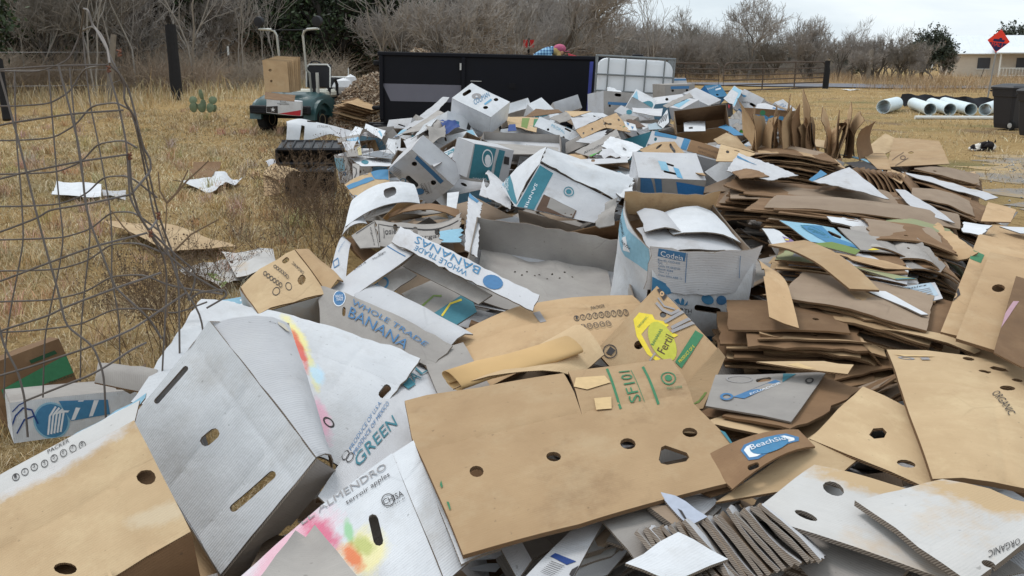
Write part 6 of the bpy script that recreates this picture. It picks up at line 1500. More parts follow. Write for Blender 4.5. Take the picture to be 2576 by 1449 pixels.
sheet('washed out grey carton flattened on the grass by the bent wire', [(450, 700), (556, 660), (660, 690), (560, 745)], (BLD, GY, ED), ground=True, amp=.02, grid=.08, prints=[PG([(520, 690), (545, 688), (580, 720), (560, 728)], OLV)])
sheet('second washed out carton with holes flattened beside the ORGANIC carton', [(560, 665), (690, 664), (700, 720), (600, 735)], (BLD, GY, ED), ground=True, dds=[.04, .05, .1, .05], amp=.02, grid=.08, holes=[circ((592, 670), 7, 3)])
sheet('white paper liner lying on the grass seen through the wire cage', [(145, 481), (258, 484), (255, 508), (132, 510)], (WH, GY, EDG), ground=True, dds=[.08, .05, .02, .02], amp=.02, grid=.1)
sheet('scrap of white carton beside the white paper liner', [(258, 490), (318, 492), (316, 508), (262, 503)], (WG, GY, EDG), ground=True, amp=.02, grid=.1)
sheet('crushed white carton lid lying alone on the dry lawn', [(436, 472), (560, 456), (612, 466), (545, 492)], (WH, GY, EDG), ground=True, dds=[.03, .08, .05, .03], amp=.035, grid=.09, rag=.01)
sheet('brown torn flap standing on the crushed white lid', [(478, 462), (490, 440), (560, 444), (530, 470)], (KRD, KRD, ED), ground=True, dds=[.02, .12, .14, .03], amp=.03, grid=.08)
def zt(cx, cy, k):
    return lambda pts: [(cx + x * k, cy + y * k) for x, y in pts]
Z5, Z6, Z2 = zt(679.2, 276.7, .17578), zt(1446.4, 188.7, .24413), zt(943.3, 113.2, .29296)
t10, t20, t30 = zt(644, 0, .25), zt(1288, 0, .25), zt(1932, 0, .25)
t11, t21, t31 = zt(644, 362.25, .25), zt(1288, 362.25, .25), zt(1932, 362.25, .25)
t22, t32, t23, t33 = zt(1288, 724.5, .25), zt(1932, 724.5, .25), zt(1288, 1086.75, .25), zt(1932, 1086.75, .25)
def z1(f, x, y): return f([(x, y)])[0]
lab = t21([(1462, 1030), (1705, 1042), (1688, 1128), (1450, 1110)])
tx = [('Box ID: COD-035', 1150), ('IDC', 1175), ('Code TK-0520-03', 1205), ('Batch 4584', 1235), ('Out 1 J', 1262), ('Date 2016 ABR 11', 1295)]
eb, cb, bb = carton('tall bulging white and blue banana box with open packed top', (.50, .38, .40), {'o': (1638, 617), 'x': (1910, 624), 'z': (1565, 512), 'xz': (1797, 497), 'xy': (1848, 880)}, WH, IN, skip=('y0',), warp=.02, amp=.012,
    faces={'z0': dict(grid=.05, bends=[('s', .05)], prints=[T('EARTH', *t22([(1570, 140), (1768, 150), (1572, 98)]), BLK), T('UNIVERSITY', *t22([(1560, 165), (1760, 178), (1561, 150)]), BLK), T('BANANAS', *t22([(1560, 215), (1748, 222), (1562, 188)]), GRY),
           PG(t22([(1590, 30), (1640, 10), (1660, 70), (1620, 65)]), BLU), PG(t22([(1650, 75), (1680, 0), (1700, 20), (1690, 70)]), BLU), PG(t22([(1690, 80), (1735, 20), (1730, 60)]), BLU), PG(circ(z1(t22, 1950, 0), 16, 12), BLU), PG(circ(z1(t22, 2095, 5), 14, 12), DBL),
           PG(t22([(1940, 425), (2215, 420), (2205, 515), (1935, 508)]), DBL), T('www.earth.ac.cr', *t22([(2190, 112), (2380, 100), (2190, 95)]), BLK), T('PO Box 4442', *t22([(2270, 45), (2390, 40), (2270, 30)]), BLK), T('www.wholefoodsmarket', *t22([(2095, 268), (2310, 255), (2095, 252)]), DBL), PG(t21([(1285, 1270), (1640, 1355), (1600, 1400), (1500, 1430), (1380, 1440), (1280, 1420)]), BLU)],
        holes=[slot(*t22([(1835, 95), (2055, 120)]), 8), circ(z1(t22, 2165, 355), 9, 8)]),
        'x0': dict(grid=.05, bends=[('s', .04)], mat=WH, prints=[PG(t21([(1065, 590), (1230, 850), (1395, 1010), (1380, 1290), (1200, 1150), (1050, 800)]), LBL), T('BANANAS', *t21([(1105, 800), (1190, 950), (1128, 770)]), BLK), PG(t21([(1190, 960), (1230, 935), (1250, 1100), (1200, 1090)]), WHT), T('EARTH', *t21([(1185, 1000), (1245, 1070), (1200, 980)]), BLK)])})
_o, _x, _y, _z = cb['o'], cb['x'] - cb['o'], cb['y'] - cb['o'], cb['z'] - cb['o']
def inb(a, b, c): return _o + _x * a + _z * b + _y * c
_nf = np.cross(_x, _y); _nf = _nf / np.linalg.norm(_nf) * (1 if _nf @ (EYE - _o) > 0 else -1); _nl = np.cross(_y, _z); _nl = _nl / np.linalg.norm(_nl) * (1 if _nl @ (EYE - _o) > 0 else -1)
flap(eb, bb, [_o + _nf * .012 + _nl * .01 - _y * .02, _o + _x * 1.02 + _nf * .012 - _y * .02, _o + _x * 1.01 + _y * .36 + _nf * .02, _o + _y * .36 + _nf * .016 + _nl * .01], (WG, IN, EDG), name='lid_rim', bends=[('s', .055)], grid=.05, rag=.004, amp=.003,
     prints=[PG(lab, DBL), T('Codeia', *t21([(1475, 1102), (1675, 1120), (1478, 1050)]), WHT)] + [T(s_, *t21([(1450, y), (1450 + 13 * len(s_), y + 10), (1452, y - 20)]), DBL) for s_, y in tx] + [('L', t21([(1710, 1040), (1690, 1330)]), 1.6, DBL), ('L', t21([(2245, 1070), (2240, 1300)]), 1.6, DBL)])
for lab_, k4, m_ in (('weathered white panel packed into the top of the tall bulging box', ((.03, .05, .10), (.97, .05, .14), (.97, .6, .16), (.03, .55, .10)), WG), ('white folded card lying inside the tall bulging box', ((.3, .3, .04), (.95, .2, .07), (.9, .85, .05), (.35, .8, .06)), WH), ('torn white flap curling inside the tall bulging box', ((.05, .35, .05), (.4, .3, .02), (.45, .75, .06), (.1, .8, .04)), WG), ('brown board packed under the white ones in the tall bulging box', ((.02, .02, .2), (.98, .02, .2), (.98, .98, .2), (.02, .98, .2)), KRD), ('stained brown inner flap at the back of the tall bulging box', ((.02, .93, -.12), (.98, .93, -.12), (.98, .97, .1), (.02, .97, .1)), KR)):
    sheet(lab_, None, (m_, IN, EDG), C3=[inb(*q) for q in k4], bends=[('s', .025)], amp=.006, grid=.05, rag=.004)
BL, BR, FR = P(1200, 545, 4.35), P(1550, 597, 4.05), P(1590, 745, 3.38)
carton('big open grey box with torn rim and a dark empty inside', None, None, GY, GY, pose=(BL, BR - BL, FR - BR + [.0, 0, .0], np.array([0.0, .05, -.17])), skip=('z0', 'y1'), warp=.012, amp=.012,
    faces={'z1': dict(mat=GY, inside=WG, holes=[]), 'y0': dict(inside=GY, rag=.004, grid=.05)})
sheet('crumpled grey liner with rows of pinholes in the big open box', t21([(0, 1110), (870, 1090), (760, 1300), (30, 1400)]), (GY, GY, EDG), C3=[BL + (BR - BL) * a_ + (FR - BR) * c_ + np.array([0, .045, -.155]) for a_, c_ in ((.04, .06), (.95, .06), (.95, .97), (.04, .97))], amp=.012, grid=.05, holes=[circ(z1(t21, x, y), 3, 2, 6) for x, y in ((30, 1305), (150, 1310), (275, 1305), (405, 1290), (530, 1278), (100, 1340), (230, 1338), (355, 1335), (480, 1335), (608, 1312))])
sheet('upright torn grey wall with an oval slot behind the big open box', t11([(2250, 520), (2345, 265), (2600, 480), (2560, 660)]), (WG, GY, EDG), dd=.25, grid=.06, rag=.006, bends=[('s', .04)], holes=[slot(*t11([(2318, 400), (2352, 470)]), 8)])
sheet('double torn rim of grey board at the left of the big open box', t11([(2150, 500), (2280, 600), (2230, 1160), (2100, 1080)]), (WG, GY, EDG), dd=.02, grid=.05, rag=.008, bends=[('t', .05)], prints=[PG(t11([(2150, 540), (2250, 640), (2225, 710), (2130, 620)]), BLU), T('EARTH', *t11([(2085, 1010), (2110, 900), (2100, 1030)]), DBL)], holes=[slot(*t11([(2060, 900), (2070, 920)]), 4)])
e = empty('cardboard_box', P(1400, 540, 5.2) - [0, 0, .05], 'white banana box with a teal lettered panel lying on its side', 'box'); b_ = np.array(e.location)
sA, sB, sC, sD, sE, sF, sG = P(1358, 412, 5.30), P(1556, 512, 5.42), P(1502, 563, 5.15), P(1296, 520, 5.0), P(1376, 370, 5.62), P(1262, 470, 5.40), P(1592, 455, 5.75)
flap(e, b_, [sA, sB, sC, sD], (WG, IN, EDG), name='side_panel', amp=.004, grid=.05, thick=.004, prints=[PG(t21([(285, 225), (500, 350), (290, 715), (50, 645)]), TEAL), T('SANMIB', *t21([(300, 450), (205, 690), (255, 430)]), WHT), ('O', (z1(t21, 680, 545), 13, 12), .82, TEAL), PG(circ(z1(t21, 680, 545), 7, 6), TEAL), PG(t21([(400, 560), (730, 712), (690, 780), (310, 730)]), BRN), PG(t21([(480, 600), (720, 710), (680, 770), (450, 680)]), GY)])
flap(e, b_, [sA, sE, sF, sD], (WH, IN, EDG), name='side_panel', amp=.004, grid=.05, bends=[('t', .02)], prints=[PG(t21([(30, 600), (60, 420), (170, 200), (230, 150), (170, 330), (70, 580)]), TEAL), PG(t21([(0, 380), (60, 230), (140, 140), (190, 150), (90, 260), (30, 420)]), LBL), T('ORGANIC', *t21([(75, 480), (190, 225), (45, 465)]), WHT), T('BANANAS', *t21([(45, 455), (165, 240), (25, 440)]), TEAL)])
flap(e, b_, [sA, sE, sG, sB], (WH, IN, EDG), name='side_panel', amp=.012, grid=.045, rag=.004, bends=[('s', .02)])
flap(e, b_, [sB, sG, sG + (sC - sB), sC], (WG, IN, EDG), name='side_panel'); flap(e, b_, [sE, sF, sF + (sC - sD) * .9, sG], (WG, IN, EDG), name='base_panel'); note([sA, sB, sC, sD])
sheet('torn crumpled white lid draped beside the teal panelled box', t21([(620, 250), (1225, 250), (1210, 580), (900, 480)]), (WH, WG, EDG), dd=.1, amp=.025, rag=.012, grid=.04, prints=[PG(t21([(995, 370), (1085, 335), (1060, 380), (1000, 390)]), LBL)])
sheet('ragged grey paper hanging under the teal panelled box', t21([(940, 600), (1060, 560), (1020, 770), (830, 830)]), (GY, GY, EDG), dd=.05, amp=.02, rag=.01, grid=.05)
carton('white box with a blue striped side behind the tall bulging box', (.46, .23, .36), {'o': (1600, 434), 'x': (1773, 463), 'y': (1596, 530), 'z': (1590, 378), 'xy': (1760, 510)}, WG, IN, warp=.01,
    faces={'z0': dict(grid=.05, mat=GY, prints=[PG([(1608, 440), (1634, 444), (1640, 470), (1652, 520), (1606, 524)], DBL), PG([(1642, 446), (1660, 449), (1662, 480), (1650, 500)], DBL), PG([(1697, 455), (1772, 466), (1758, 510), (1706, 508)], BRB)], holes=[slot((1660, 510), (1690, 513), 4)]),
           'y0': dict(grid=.05, prints=[PG([(1652, 403), (1672, 406), (1680, 430), (1660, 426)], LBL), PG([(1690, 420), (1704, 424), (1714, 448), (1700, 444)], CYA)], holes=[slot((1660, 406), (1690, 416), 2.5), slot((1668, 429), (1700, 436), 2.5)])})
fb('grey banana box lettered BANANAS with a blue ruled band', [(1041, 373), (1143, 476), (1083, 513), (981, 437)], (.46, .34), .2, WG, hint=(-.1, -.8, .5), inside=GY, edge=ED,
   faces={'z0': dict(grid=.05, prints=[PG(t11([(1640, 125), (1905, 385), (1870, 415), (1615, 160)]), DBL), T('EARTH', *t11([(1735, 520), (1665, 430), (1755, 500)]), BLK), T('UNIVERSITY', *t11([(1755, 515), (1705, 410), (1765, 508)]), BLK), T('BANANAS', *t11([(1775, 508), (1740, 405), (1790, 500)]), GRY), PG(circ(z1(t11, 1665, 490), 11, 8), DBL), ('O', (z1(t11, 1497, 382), 8, 6), .7, BLU)] + [('L', t11([(1400, 235 + 16 * k), (1480, 285 + 16 * k)]), 1.3, GRY) for k in range(5)],
          holes=[circ(z1(t11, 1610, 215), 7, 6), circ(z1(t11, 1800, 405), 7, 6), slot(*t11([(1545, 360), (1625, 430)]), (6, 6))]), 'y1': dict(mat=TEAL), 'x1': dict(mat=TEAL)})
sheet('arched white carton with a black hand slot at the heap edge', t11([(1010, 560), (1562, 410), (1650, 598), (900, 835)]), (WH, GY, EDG), dd=.1, grid=.05, bends=[('t', .05), ('s', .05)], holes=[slot(*t11([(1318, 640), (1390, 608)]), (7, 7))], prints=[('L', t11([(1090, 570), (1250, 470), (1500, 425)]), 1.2, GRY)])
sheet('white carton side sweeping down to the weeds', t11([(900, 800), (1060, 680), (1120, 800), (860, 930)]), (WG, GY, EDG), dd=.15, grid=.05, bends=[('s', .03)])
sheet('grey printed carton side leaning at the edge of the weeds', t11([(880, 930), (960, 1000), (900, 1400), (740, 1330)]), (WG, GY, EDG), dd=.25, grid=.06, bends=[('t', .04)], prints=[('L', t11([(790, 1200), (840, 1180), (850, 1240), (800, 1260), (790, 1200)]), 2, DBL), T('AMERICA', *t11([(840, 1130), (900, 1020), (850, 1135)]), DBL), ('L', t11([(970, 1190), (985, 1260), (960, 1300)]), 4, LBL)])
sheet('grey carton wall lettered organics with a torn rim', t11([(1190, 775), (2060, 690), (2060, 900), (1250, 1030)]), (GY, GY, EDG), dd=.15, grid=.05, amp=.008, rag=.005, bends=[('s', -.05)],
      prints=[T('josie', *t11([(1295, 950), (1440, 905), (1290, 865)]), BLK), T('organics', *t11([(1665, 890), (1985, 870), (1670, 835)]), BLK), ('L', t11([(1250, 1000), (1240, 830), (1600, 790), (2040, 775)]), 2, BLK)], holes=[slot(*t11([(1430, 790), (1430, 825)]), 6), slot(*t11([(1640, 785), (1640, 815)]), 6), slot(*t11([(1850, 795), (1855, 812)]), 6), slot(*t11([(1590, 840), (1640, 850)]), 6)])
sheet('grey carton end printed organics turned edgewise', t11([(960, 930), (1190, 772), (1250, 1040), (1050, 1060)]), (GY, GY, EDG), dd=.12, grid=.05, prints=[T('organics', *t11([(1110, 885), (1160, 1040), (1140, 870)]), BLK), ('L', t11([(990, 930), (1180, 800), (1230, 1040)]), 2, BLK)])
sheet('dark brown carton inside folded open below the lettered organics wall', t11([(880, 940), (960, 940), (1230, 1090), (1090, 1180)]), (KRD, KRD, ED), dd=.2, grid=.06, bends=[('s', -.04)])
sheet('brown strip of board lying behind the lettered organics wall', t11([(1330, 700), (2040, 660), (2050, 750), (1340, 750)]), (KRD, IN, ED), dd=.30, grid=.07, bends=[('s', .05)])
sheet('grey round cornered lid among straw behind the lettered organics wall', t11([(1440, 700), (1660, 600), (1890, 680), (1700, 720)]), (GY, GY, EDG), dd=.38, grid=.06, holes=[slot(*t11([(1690, 675), (1720, 678)]), 3)])
sheet('light blue torn carton corner in front of the lettered organics wall', t11([(1845, 900), (2060, 870), (2060, 1000), (1870, 1010)]), (LBL, IN, EDG), dd=.02, grid=.05, rag=.008)
sheet('tan carton with broad blue bands curving into the weeds', t11([(890, 420), (1338, 268), (1345, 420), (1060, 600)]), (KRL, KR, ED), dd=.35, grid=.05, bends=[('s', .03)], prints=[PG(t11([(1205, 310), (1335, 270), (1338, 385), (1240, 410)]), BLU), PG(t11([(910, 450), (1220, 375), (1235, 420), (925, 490)]), BLU), PG(t11([(1000, 540), (1060, 560), (1065, 595), (1040, 590)]), BLU), ('O', (z1(t11, 1160, 335), 6, 3), .4, GRY)])
fb('teal box printed BANANAS with a white fan emblem', t11([(2180, 0), (2580, 90), (2510, 360), (2110, 365)]), (.40, .28), .2, WG, dd=-.6, hint=(0, -.9, .3), faces={'z0': dict(grid=.05, prints=[PG(t11([(2190, 10), (2400, 55), (2330, 365), (2125, 360)]), TEAL), PG(t11([(2430, 60), (2490, 72), (2420, 362), (2360, 362)]), TEAL), ('O', (z1(t11, 2312, 150), 14, 22), .84, WHT), PG(circ(z1(t11, 2315, 170), 8, 14), WHT), T('BANANAS', *t11([(2295, 345), (2160, 345), (2298, 385)]), WHT), PG(t11([(2480, 120), (2530, 130), (2525, 205), (2475, 195)]), BLK)], holes=[circ(z1(t11, 2208, 155), 3, 6), circ(z1(t11, 2418, 222), 6, 6)])})
fb('blue striped box with a fan emblem between the blue ruled box and teal box', t11([(1825, 255), (2110, 105), (2160, 215), (1960, 440)]), (.36, .3), .16, WG, dd=-.7, hint=(0, -.7, .6), faces={'z0': dict(grid=.05, prints=[PG(t11([(1830, 260), (1925, 210), (2010, 430), (1960, 440)]), BRB), PG(t11([(1955, 205), (1990, 185), (2060, 340), (2030, 400)]), BRB), ('O', (z1(t11, 1890, 310), 12, 15), .84, WHT), PG(t11([(2005, 160), (2060, 145), (2080, 205), (2025, 215)]), BLK), ('O', (z1(t11, 2010, 362), 6, 6), .6, BLK)], holes=[circ(z1(t11, 2003, 275), 5, 6)])})
sheet('white strip with a teal lettered band', t11([(1735, 150), (1985, 35), (2180, 30), (1790, 230)]), (WG, IN, EDG), dd=-.3, prints=[PG(t11([(1740, 165), (1980, 45), (1985, 75), (1765, 190)]), TEAL), T('MBERS', *t11([(1775, 178), (1975, 75), (1768, 160)]), WHT)], grid=.06)
fb('white crumpled box with a sky blue map on its end', t10([(1790, 1400), (2160, 1310), (2235, 1420), (1880, 1530)]), (.44, .26), .25, WH, hint=(0, -.4, .9), warp=.02, faces={'z0': dict(amp=.015, grid=.05, prints=[PG(t10([(2090, 1315), (2160, 1308), (2190, 1360), (2140, 1365)]), LBL)], holes=[slot(*t10([(1890, 1395), (1895, 1410)]), 2.5), slot(*t10([(2095, 1370), (2100, 1390)]), 2.5)]), 'x0': dict(mat=CYA), 'y1': dict(mat=CYA)})
sheet('grey board with a lilac printed strip leaning upright', t11([(2090, 385), (2290, 400), (2210, 640), (2010, 670)]), (WG, IN, EDG), dims=(.30, .36), dd=.4, hint=(0, -1, .2), grid=.06, prints=[PG(t11([(2110, 440), (2270, 435), (2265, 470), (2100, 475)]), ink('lilac_print', 170, 158, 184))], holes=[slot(*t11([(2105, 520), (2085, 640)]), 2)])
sheet('small white flap standing by the lilac board', t11([(1925, 500), (2045, 488), (2015, 660), (1918, 675)]), (WH, IN, EDG), dd=.3, grid=.06)
carton('white lidded banana box with a blue emblem perched on top of the heap', (.36, .24, .48), {'o': (1235, 297), 'x': (1287, 260), 'y': (1228, 338), 'z': (1131, 246), 'xz': (1185, 207)}, WH, IN, warp=.006, tol=.1,
    faces={'y0': dict(grid=.05, mat=WH, prints=[T('COLIMAN', *t10([(2200, 1060), (2350, 965), (2180, 1010)]), BLU), PG(t10([(2290, 1045), (2360, 990), (2372, 1005), (2302, 1062)]), CYA), ('O', (z1(t10, 2215, 965), 12, 8), .3, GRY)], holes=[slot(*t10([(2092, 945), (2145, 910)]), 4.5), circ(z1(t10, 2412, 1000), 6, 4.5), circ(z1(t10, 2308, 1088), 6.5, 4.5)]),
           'x0': dict(grid=.05, prints=[PG(t10([(2480, 1220), (2570, 1060), (2575, 1200), (2510, 1340), (2460, 1290)]), BRB), T('Calidad', *t10([(2412, 1310), (2432, 1190), (2395, 1310)]), BLK)], holes=[circ(z1(t10, 2443, 1245), 4, 6)]), 'z0': dict(grid=.05, holes=[])})
fb('lower white carton half with a blue tag under the perched lidded box', t10([(1925, 1100), (2300, 1220), (2300, 1345), (1925, 1250)]), (.48, .16), .3, WH, hint=(0, -.9, .3), dd=.05, faces={'z0': dict(prints=[PG(t10([(2010, 1205), (2048, 1215), (2045, 1290), (2008, 1280)]), BLU), PG(t10([(2140, 1190), (2175, 1200), (2160, 1300), (2125, 1290)]), BLK)])})
sheet('dark blue carton lining folded beside the perched lidded box', Z2([(545, 625), (640, 575), (730, 700), (600, 760)]), (NVY, GY, EDG), dd=-.1, grid=.06, amp=.01)
sheet('dark blue board corner right of the perched lidded box', Z2([(1150, 680), (1205, 675), (1215, 735), (1140, 740)]), (NVY, GY, EDG), dd=-.1)
sheet('long grey white box side leaning up towards the perched lidded box', Z2([(585, 445), (640, 450), (430, 690), (150, 800)]), (WG, GY, EDG), dd=.25, grid=.06, rag=.004, holes=[slot(*Z2([(335, 690), (370, 668)]), (2.5, 2.5))], prints=[PG(Z2([(220, 730), (300, 680), (330, 690), (240, 745)]), LBL), ('O', (z1(Z2, 160, 800), 4, 4), .5, DBL), ('O', (z1(Z2, 205, 780), 5, 5), .5, DBL)])
sheet('grey white carton wall under the long leaning side', Z2([(540, 560), (640, 600), (470, 720), (230, 770)]), (GY, GY, EDG), dd=.0, grid=.06)
sheet('narrow white flap beside the long leaning side', Z2([(420, 690), (560, 600), (470, 716), (310, 816)]), (WH, GY, EDG), dd=-.12, grid=.06)
sheet('crumpled grey carton pocket below the long leaning side', Z2([(440, 690), (600, 700), (605, 780), (470, 830)]), (GY, IN, EDG), dd=-.2, amp=.03, rag=.008, grid=.05)
fb('small shallow white tray with its slotted end up', Z2([(120, 645), (300, 665), (280, 745), (90, 790)]), (.42, .22), .16, WG, hint=(0, -.6, .8), inside=GY, faces={'z0': dict(holes=[slot(*Z2([(205, 690), (250, 705)]), 1.6)])})
sheet('crumpled soft white carton with two slots beside the golf cart wheel', Z5([(222, 130), (860, 320), (905, 430), (232, 450)]), (WH, WG, EDG), dims=(.95, .42), dd=1.3, tol=.3, hint=(-.1, -.8, .6), amp=.022, grid=.05, bends=[('t', .10), ('s', .05)], outline=Z5([(300, 125), (350, 140), (480, 235), (690, 295), (830, 335), (905, 410), (900, 440), (480, 440), (478, 350), (430, 345), (420, 440), (235, 445), (222, 240), (240, 150)]), holes=[slot(*Z5([(395, 228), (430, 232)]), 2), slot(*Z5([(520, 290), (630, 294)]), 2)], prints=[T('ITALIA', *Z5([(660, 375), (810, 372), (662, 345)]), GRY)])
sheet('grey board leaning against the golf cart wheel', Z5([(885, 208), (1168, 318), (1110, 400), (815, 340)]), (WG, IN, EDG), dims=(.46, .3), dd=1.0, hint=(0, -.9, .4), grid=.07)
sheet('white box panel behind the blue pineapple tray', Z5([(1370, 203), (1655, 290), (1600, 420), (1350, 270)]), (WH, IN, EDG), dd=.6, grid=.07, prints=[PG(Z5([(1500, 290), (1530, 270), (1600, 370), (1580, 385)]), LBL)])
sheet('small white panel left of the blue pineapple tray', Z5([(1220, 230), (1330, 262), (1280, 370), (1130, 375)]), (WH, IN, EDG), dd=.6, grid=.07)
fb('grey and blue pineapple tray with a round teal seal', Z5([(1268, 275), (1482, 260), (1503, 468), (1285, 490)]), (.24, .22), .3, GY, dd=.5, hint=(0, -1, .1), faces={'z0': dict(prints=[PG(Z5([(1278, 392), (1493, 372), (1503, 466), (1287, 488)]), CYA), PG(circ(z1(Z5, 1328, 418), 9, 10, 16), TEAL), ('O', (z1(Z5, 1328, 418), 10, 11), .85, WHT)])})
sheet('blue striped tray side lettered APPLES', Z5([(955, 410), (1272, 355), (1288, 496), (1000, 505)]), (GY, IN, EDG), dd=.3, grid=.06, prints=[PG(Z5([(1060, 430), (1280, 405), (1286, 485), (1065, 445)]), CYA), T('MERICAN', *Z5([(1080, 455), (1220, 440), (1079, 430)]), WHT), T('APPLES', *Z5([(1080, 485), (1276, 478), (1080, 460)]), WHT)])
fb('small open tan carton with a yellow printed end', Z5([(1290, 498), (1510, 474), (1562, 612), (1325, 645)]), (.3, .2), .2, KR, dd=.3, hint=(0, -.8, .6), skip=('z0',), inside=KR)
sheet('white bulging lid in front of the tan carton', Z5([(960, 490), (1275, 485), (1180, 600), (1090, 590)]), (WG, IN, EDG), dd=.25, amp=.02, grid=.06, bends=[('t', .05)])
sheet('grey carton end with a faint yellow print', Z5([(1088, 590), (1295, 495), (1322, 655), (1100, 680)]), (GY, IN, EDG), dd=.1, grid=.06, prints=[PG(Z5([(1220, 555), (1290, 520), (1310, 650), (1240, 660)]), ink('faded_yellow', 188, 174, 128))])
sheet('slotted grey plastic tray floor', Z5([(1330, 650), (1560, 590), (1770, 640), (1740, 710)]), (plain('grey_plastic_tray', srgb(120, 124, 130), .6), GY, EDG), dd=.15, grid=.06)
fb('white pineapple tray with an open dark front', Z5([(1160, 695), (1740, 700), (1720, 1000), (1290, 1020)]), (.5, .26), .36, WG, dd=.7, hint=(0, -1, .1), skip=('z0',), inside=KRD)
sheet('white rim strip with teal seal lettered PINEAPPLES', Z5([(1150, 690), (1740, 700), (1725, 790), (1300, 800)]), (WH, IN, EDG), dd=.4, grid=.06, rag=.006, prints=[PG(circ(z1(Z5, 1388, 752), 10, 5, 14), TEAL), T('PINEAPPLES', *Z5([(1735, 725), (1470, 722), (1735, 755)]), GRY)])
fb('white box corner with blue print at the weeds', Z5([(920, 690), (1150, 720), (1180, 1040), (1040, 1050)]), (.24, .34), .3, WG, dd=.5, hint=(-.2, -1, .1), warp=.015, faces={'z0': dict(prints=[PG(Z5([(930, 700), (1070, 715), (1090, 880), (1010, 900), (950, 840)]), LBL), ('O', (z1(Z5, 1085, 930), 4, 5), .5, DBL)], rag=.006)})
sheet('grey carton flap with a drawn curve on it', Z5([(1180, 770), (1285, 760), (1275, 1010), (1190, 1030)]), (GY, IN, EDG), dd=.45, grid=.06, prints=[('L', Z5([(1190, 830), (1235, 860), (1240, 940), (1210, 1000)]), 2.5, BLK)])
fb('small white and tan carton tipped forward', Z5([(1830, 490), (1905, 450), (1950, 620), (1740, 770)]), (.26, .3), .2, WH, dd=.3, hint=(-.5, -.7, .5), faces={'z0': dict(holes=[slot(*Z5([(1870, 570), (1890, 545)]), 2)], prints=[('O', (z1(Z5, 1850, 510), 4, 4), .6, GRY)]), 'y1': dict(mat=KR), 'x1': dict(mat=WG)})
sheet('curled white flap on the plastic tray', Z5([(1670, 545), (1720, 485), (1810, 490), (1790, 610)]), (WH, GY, EDG), dd=.2, amp=.02, bends=[('s', .05)], grid=.05)
sheet('grey carton side standing behind the small white carton', Z5([(2100, 340), (2295, 365), (2250, 545), (2120, 620)]), (GY, IN, EDG), dd=.1, grid=.06, amp=.01)
sheet('white carton side behind the blue ruled banana box', Z5([(1905, 430), (2110, 370), (2125, 560), (1980, 610)]), (WG, IN, EDG), dd=.25, grid=.06)
sheet('torn grey pocket of board between white boxes', Z5([(2190, 280), (2500, 230), (2510, 370), (2250, 380)]), (GY, IN, EDG), dd=.2, amp=.03, rag=.01, grid=.05)
pA, pB, pC = P(1216, 330, 9.0), P(1408, 339, 8.9), P(1412, 384, 7.9)
carton('open grey tray with a low divider and lilac mark', None, None, GY, GY, pose=(pA, pB - pA, pC - pB, np.array([0, .03, -.09])), skip=('z0',), warp=.008, faces={'z1': dict(mat=GY, inside=WG)})
sheet('low divider standing in the open grey tray', [(1220, 360), (1405, 372), (1403, 392), (1216, 388)], (GY, GY, EDG), dd=.0, grid=.07)
BKP = plain('black_crate_plastic', srgb(34, 34, 38), .45, .15, 8.0)
def crate(label, px, dims, dd):
    e, cor, base = carton(label, dims, px, BKP, BKP, dd=dd, skip=('z0',), thick=.012, edge=BKP, warp=.002, amp=.001, name='plastic_crate', cat='crate', tol=.12)
    for k in range(7):
        t = (k + .5) / 7; a = cor['o'] + (cor['x'] - cor['o']) * t; b = cor['z'] + (cor['xz'] - cor['z']) * t
        up = (cor['o'] - cor['y']); up = up / np.linalg.norm(up) * .012
        MB().tube([a + up - base, b + up - base], .012, 4).build('rib', BKP, e)
    for a, b in (('o', 'x'), ('o', 'y'), ('x', 'xy'), ('y', 'xy'), ('z', 'xz')): MB().tube([cor[a] - base, cor[b] - base], .02, 5).build('rim', BKP, e)
crate('upper black plastic crate lying on its side in the weeds', dict(zip('oxyz', Z5([(75, 562), (1080, 566), (95, 780), (175, 448)]))), (.66, .16, .40), 4.0)
crate('lower black plastic crate half hidden by dead weeds', dict(zip('oxyz', Z5([(230, 890), (900, 880), (240, 1230), (300, 815)]))), (.56, .32, .36), 4.6)
sheet('white panel with a round hole inside the upper black crate', Z5([(140, 600), (690, 640), (680, 770), (165, 775)]), (WG, GY, EDG), dd=4.2, grid=.08, holes=[circ(z1(Z5, 332, 697), 4, 4)])
sheet('crushed tan carton side beside the black crates', None, (KR, KR, ED), C3=[P(660, 438, 10.3), P(696, 424, 10.4), P(706, 486, 10.0), P(666, 494, 10.0)], amp=.02, grid=.07)
sheet('buckled tan carton lid beside the black crates', None, (KRL, KR, ED), C3=[P(660, 438, 10.3), P(700, 415, 10.8), P(756, 432, 10.5), P(716, 448, 10.1)], amp=.03, grid=.07, bends=[('s', .04)])
sheet('white liner poking out behind the crushed carton', Z5([(-60, 760), (60, 730), (120, 800), (0, 850)]), (WG, GY, EDG), dd=4.6, grid=.08, amp=.02)
fb('white box with pale blue outlined lettering and notched rim', Z2([(1420, 612), (1770, 765), (1742, 835), (1368, 708)]), (.50, .16), .34, WH, hint=(0, -.8, .6), faces={'z0': dict(prints=[T('PROPAL', *Z2([(1515, 705), (1635, 765), (1522, 680)]), LBL)], holes=[circ(z1(Z2, 1490, 728), 3.2, 3.2), circ(z1(Z2, 1625, 795), 3.2, 3.2), slot(*Z2([(1640, 718), (1685, 738)]), 2)])})
sheet('tan panel with two small holes left of the white PINEAPPLES box', Z6([(10, 572), (278, 445), (322, 548), (75, 652)]), (KR, KR, ED), dd=.0, grid=.07, holes=[circ(z1(Z6, 168, 570), 2.5, 2.5), circ(z1(Z6, 84, 610), 2.2, 2.2)])
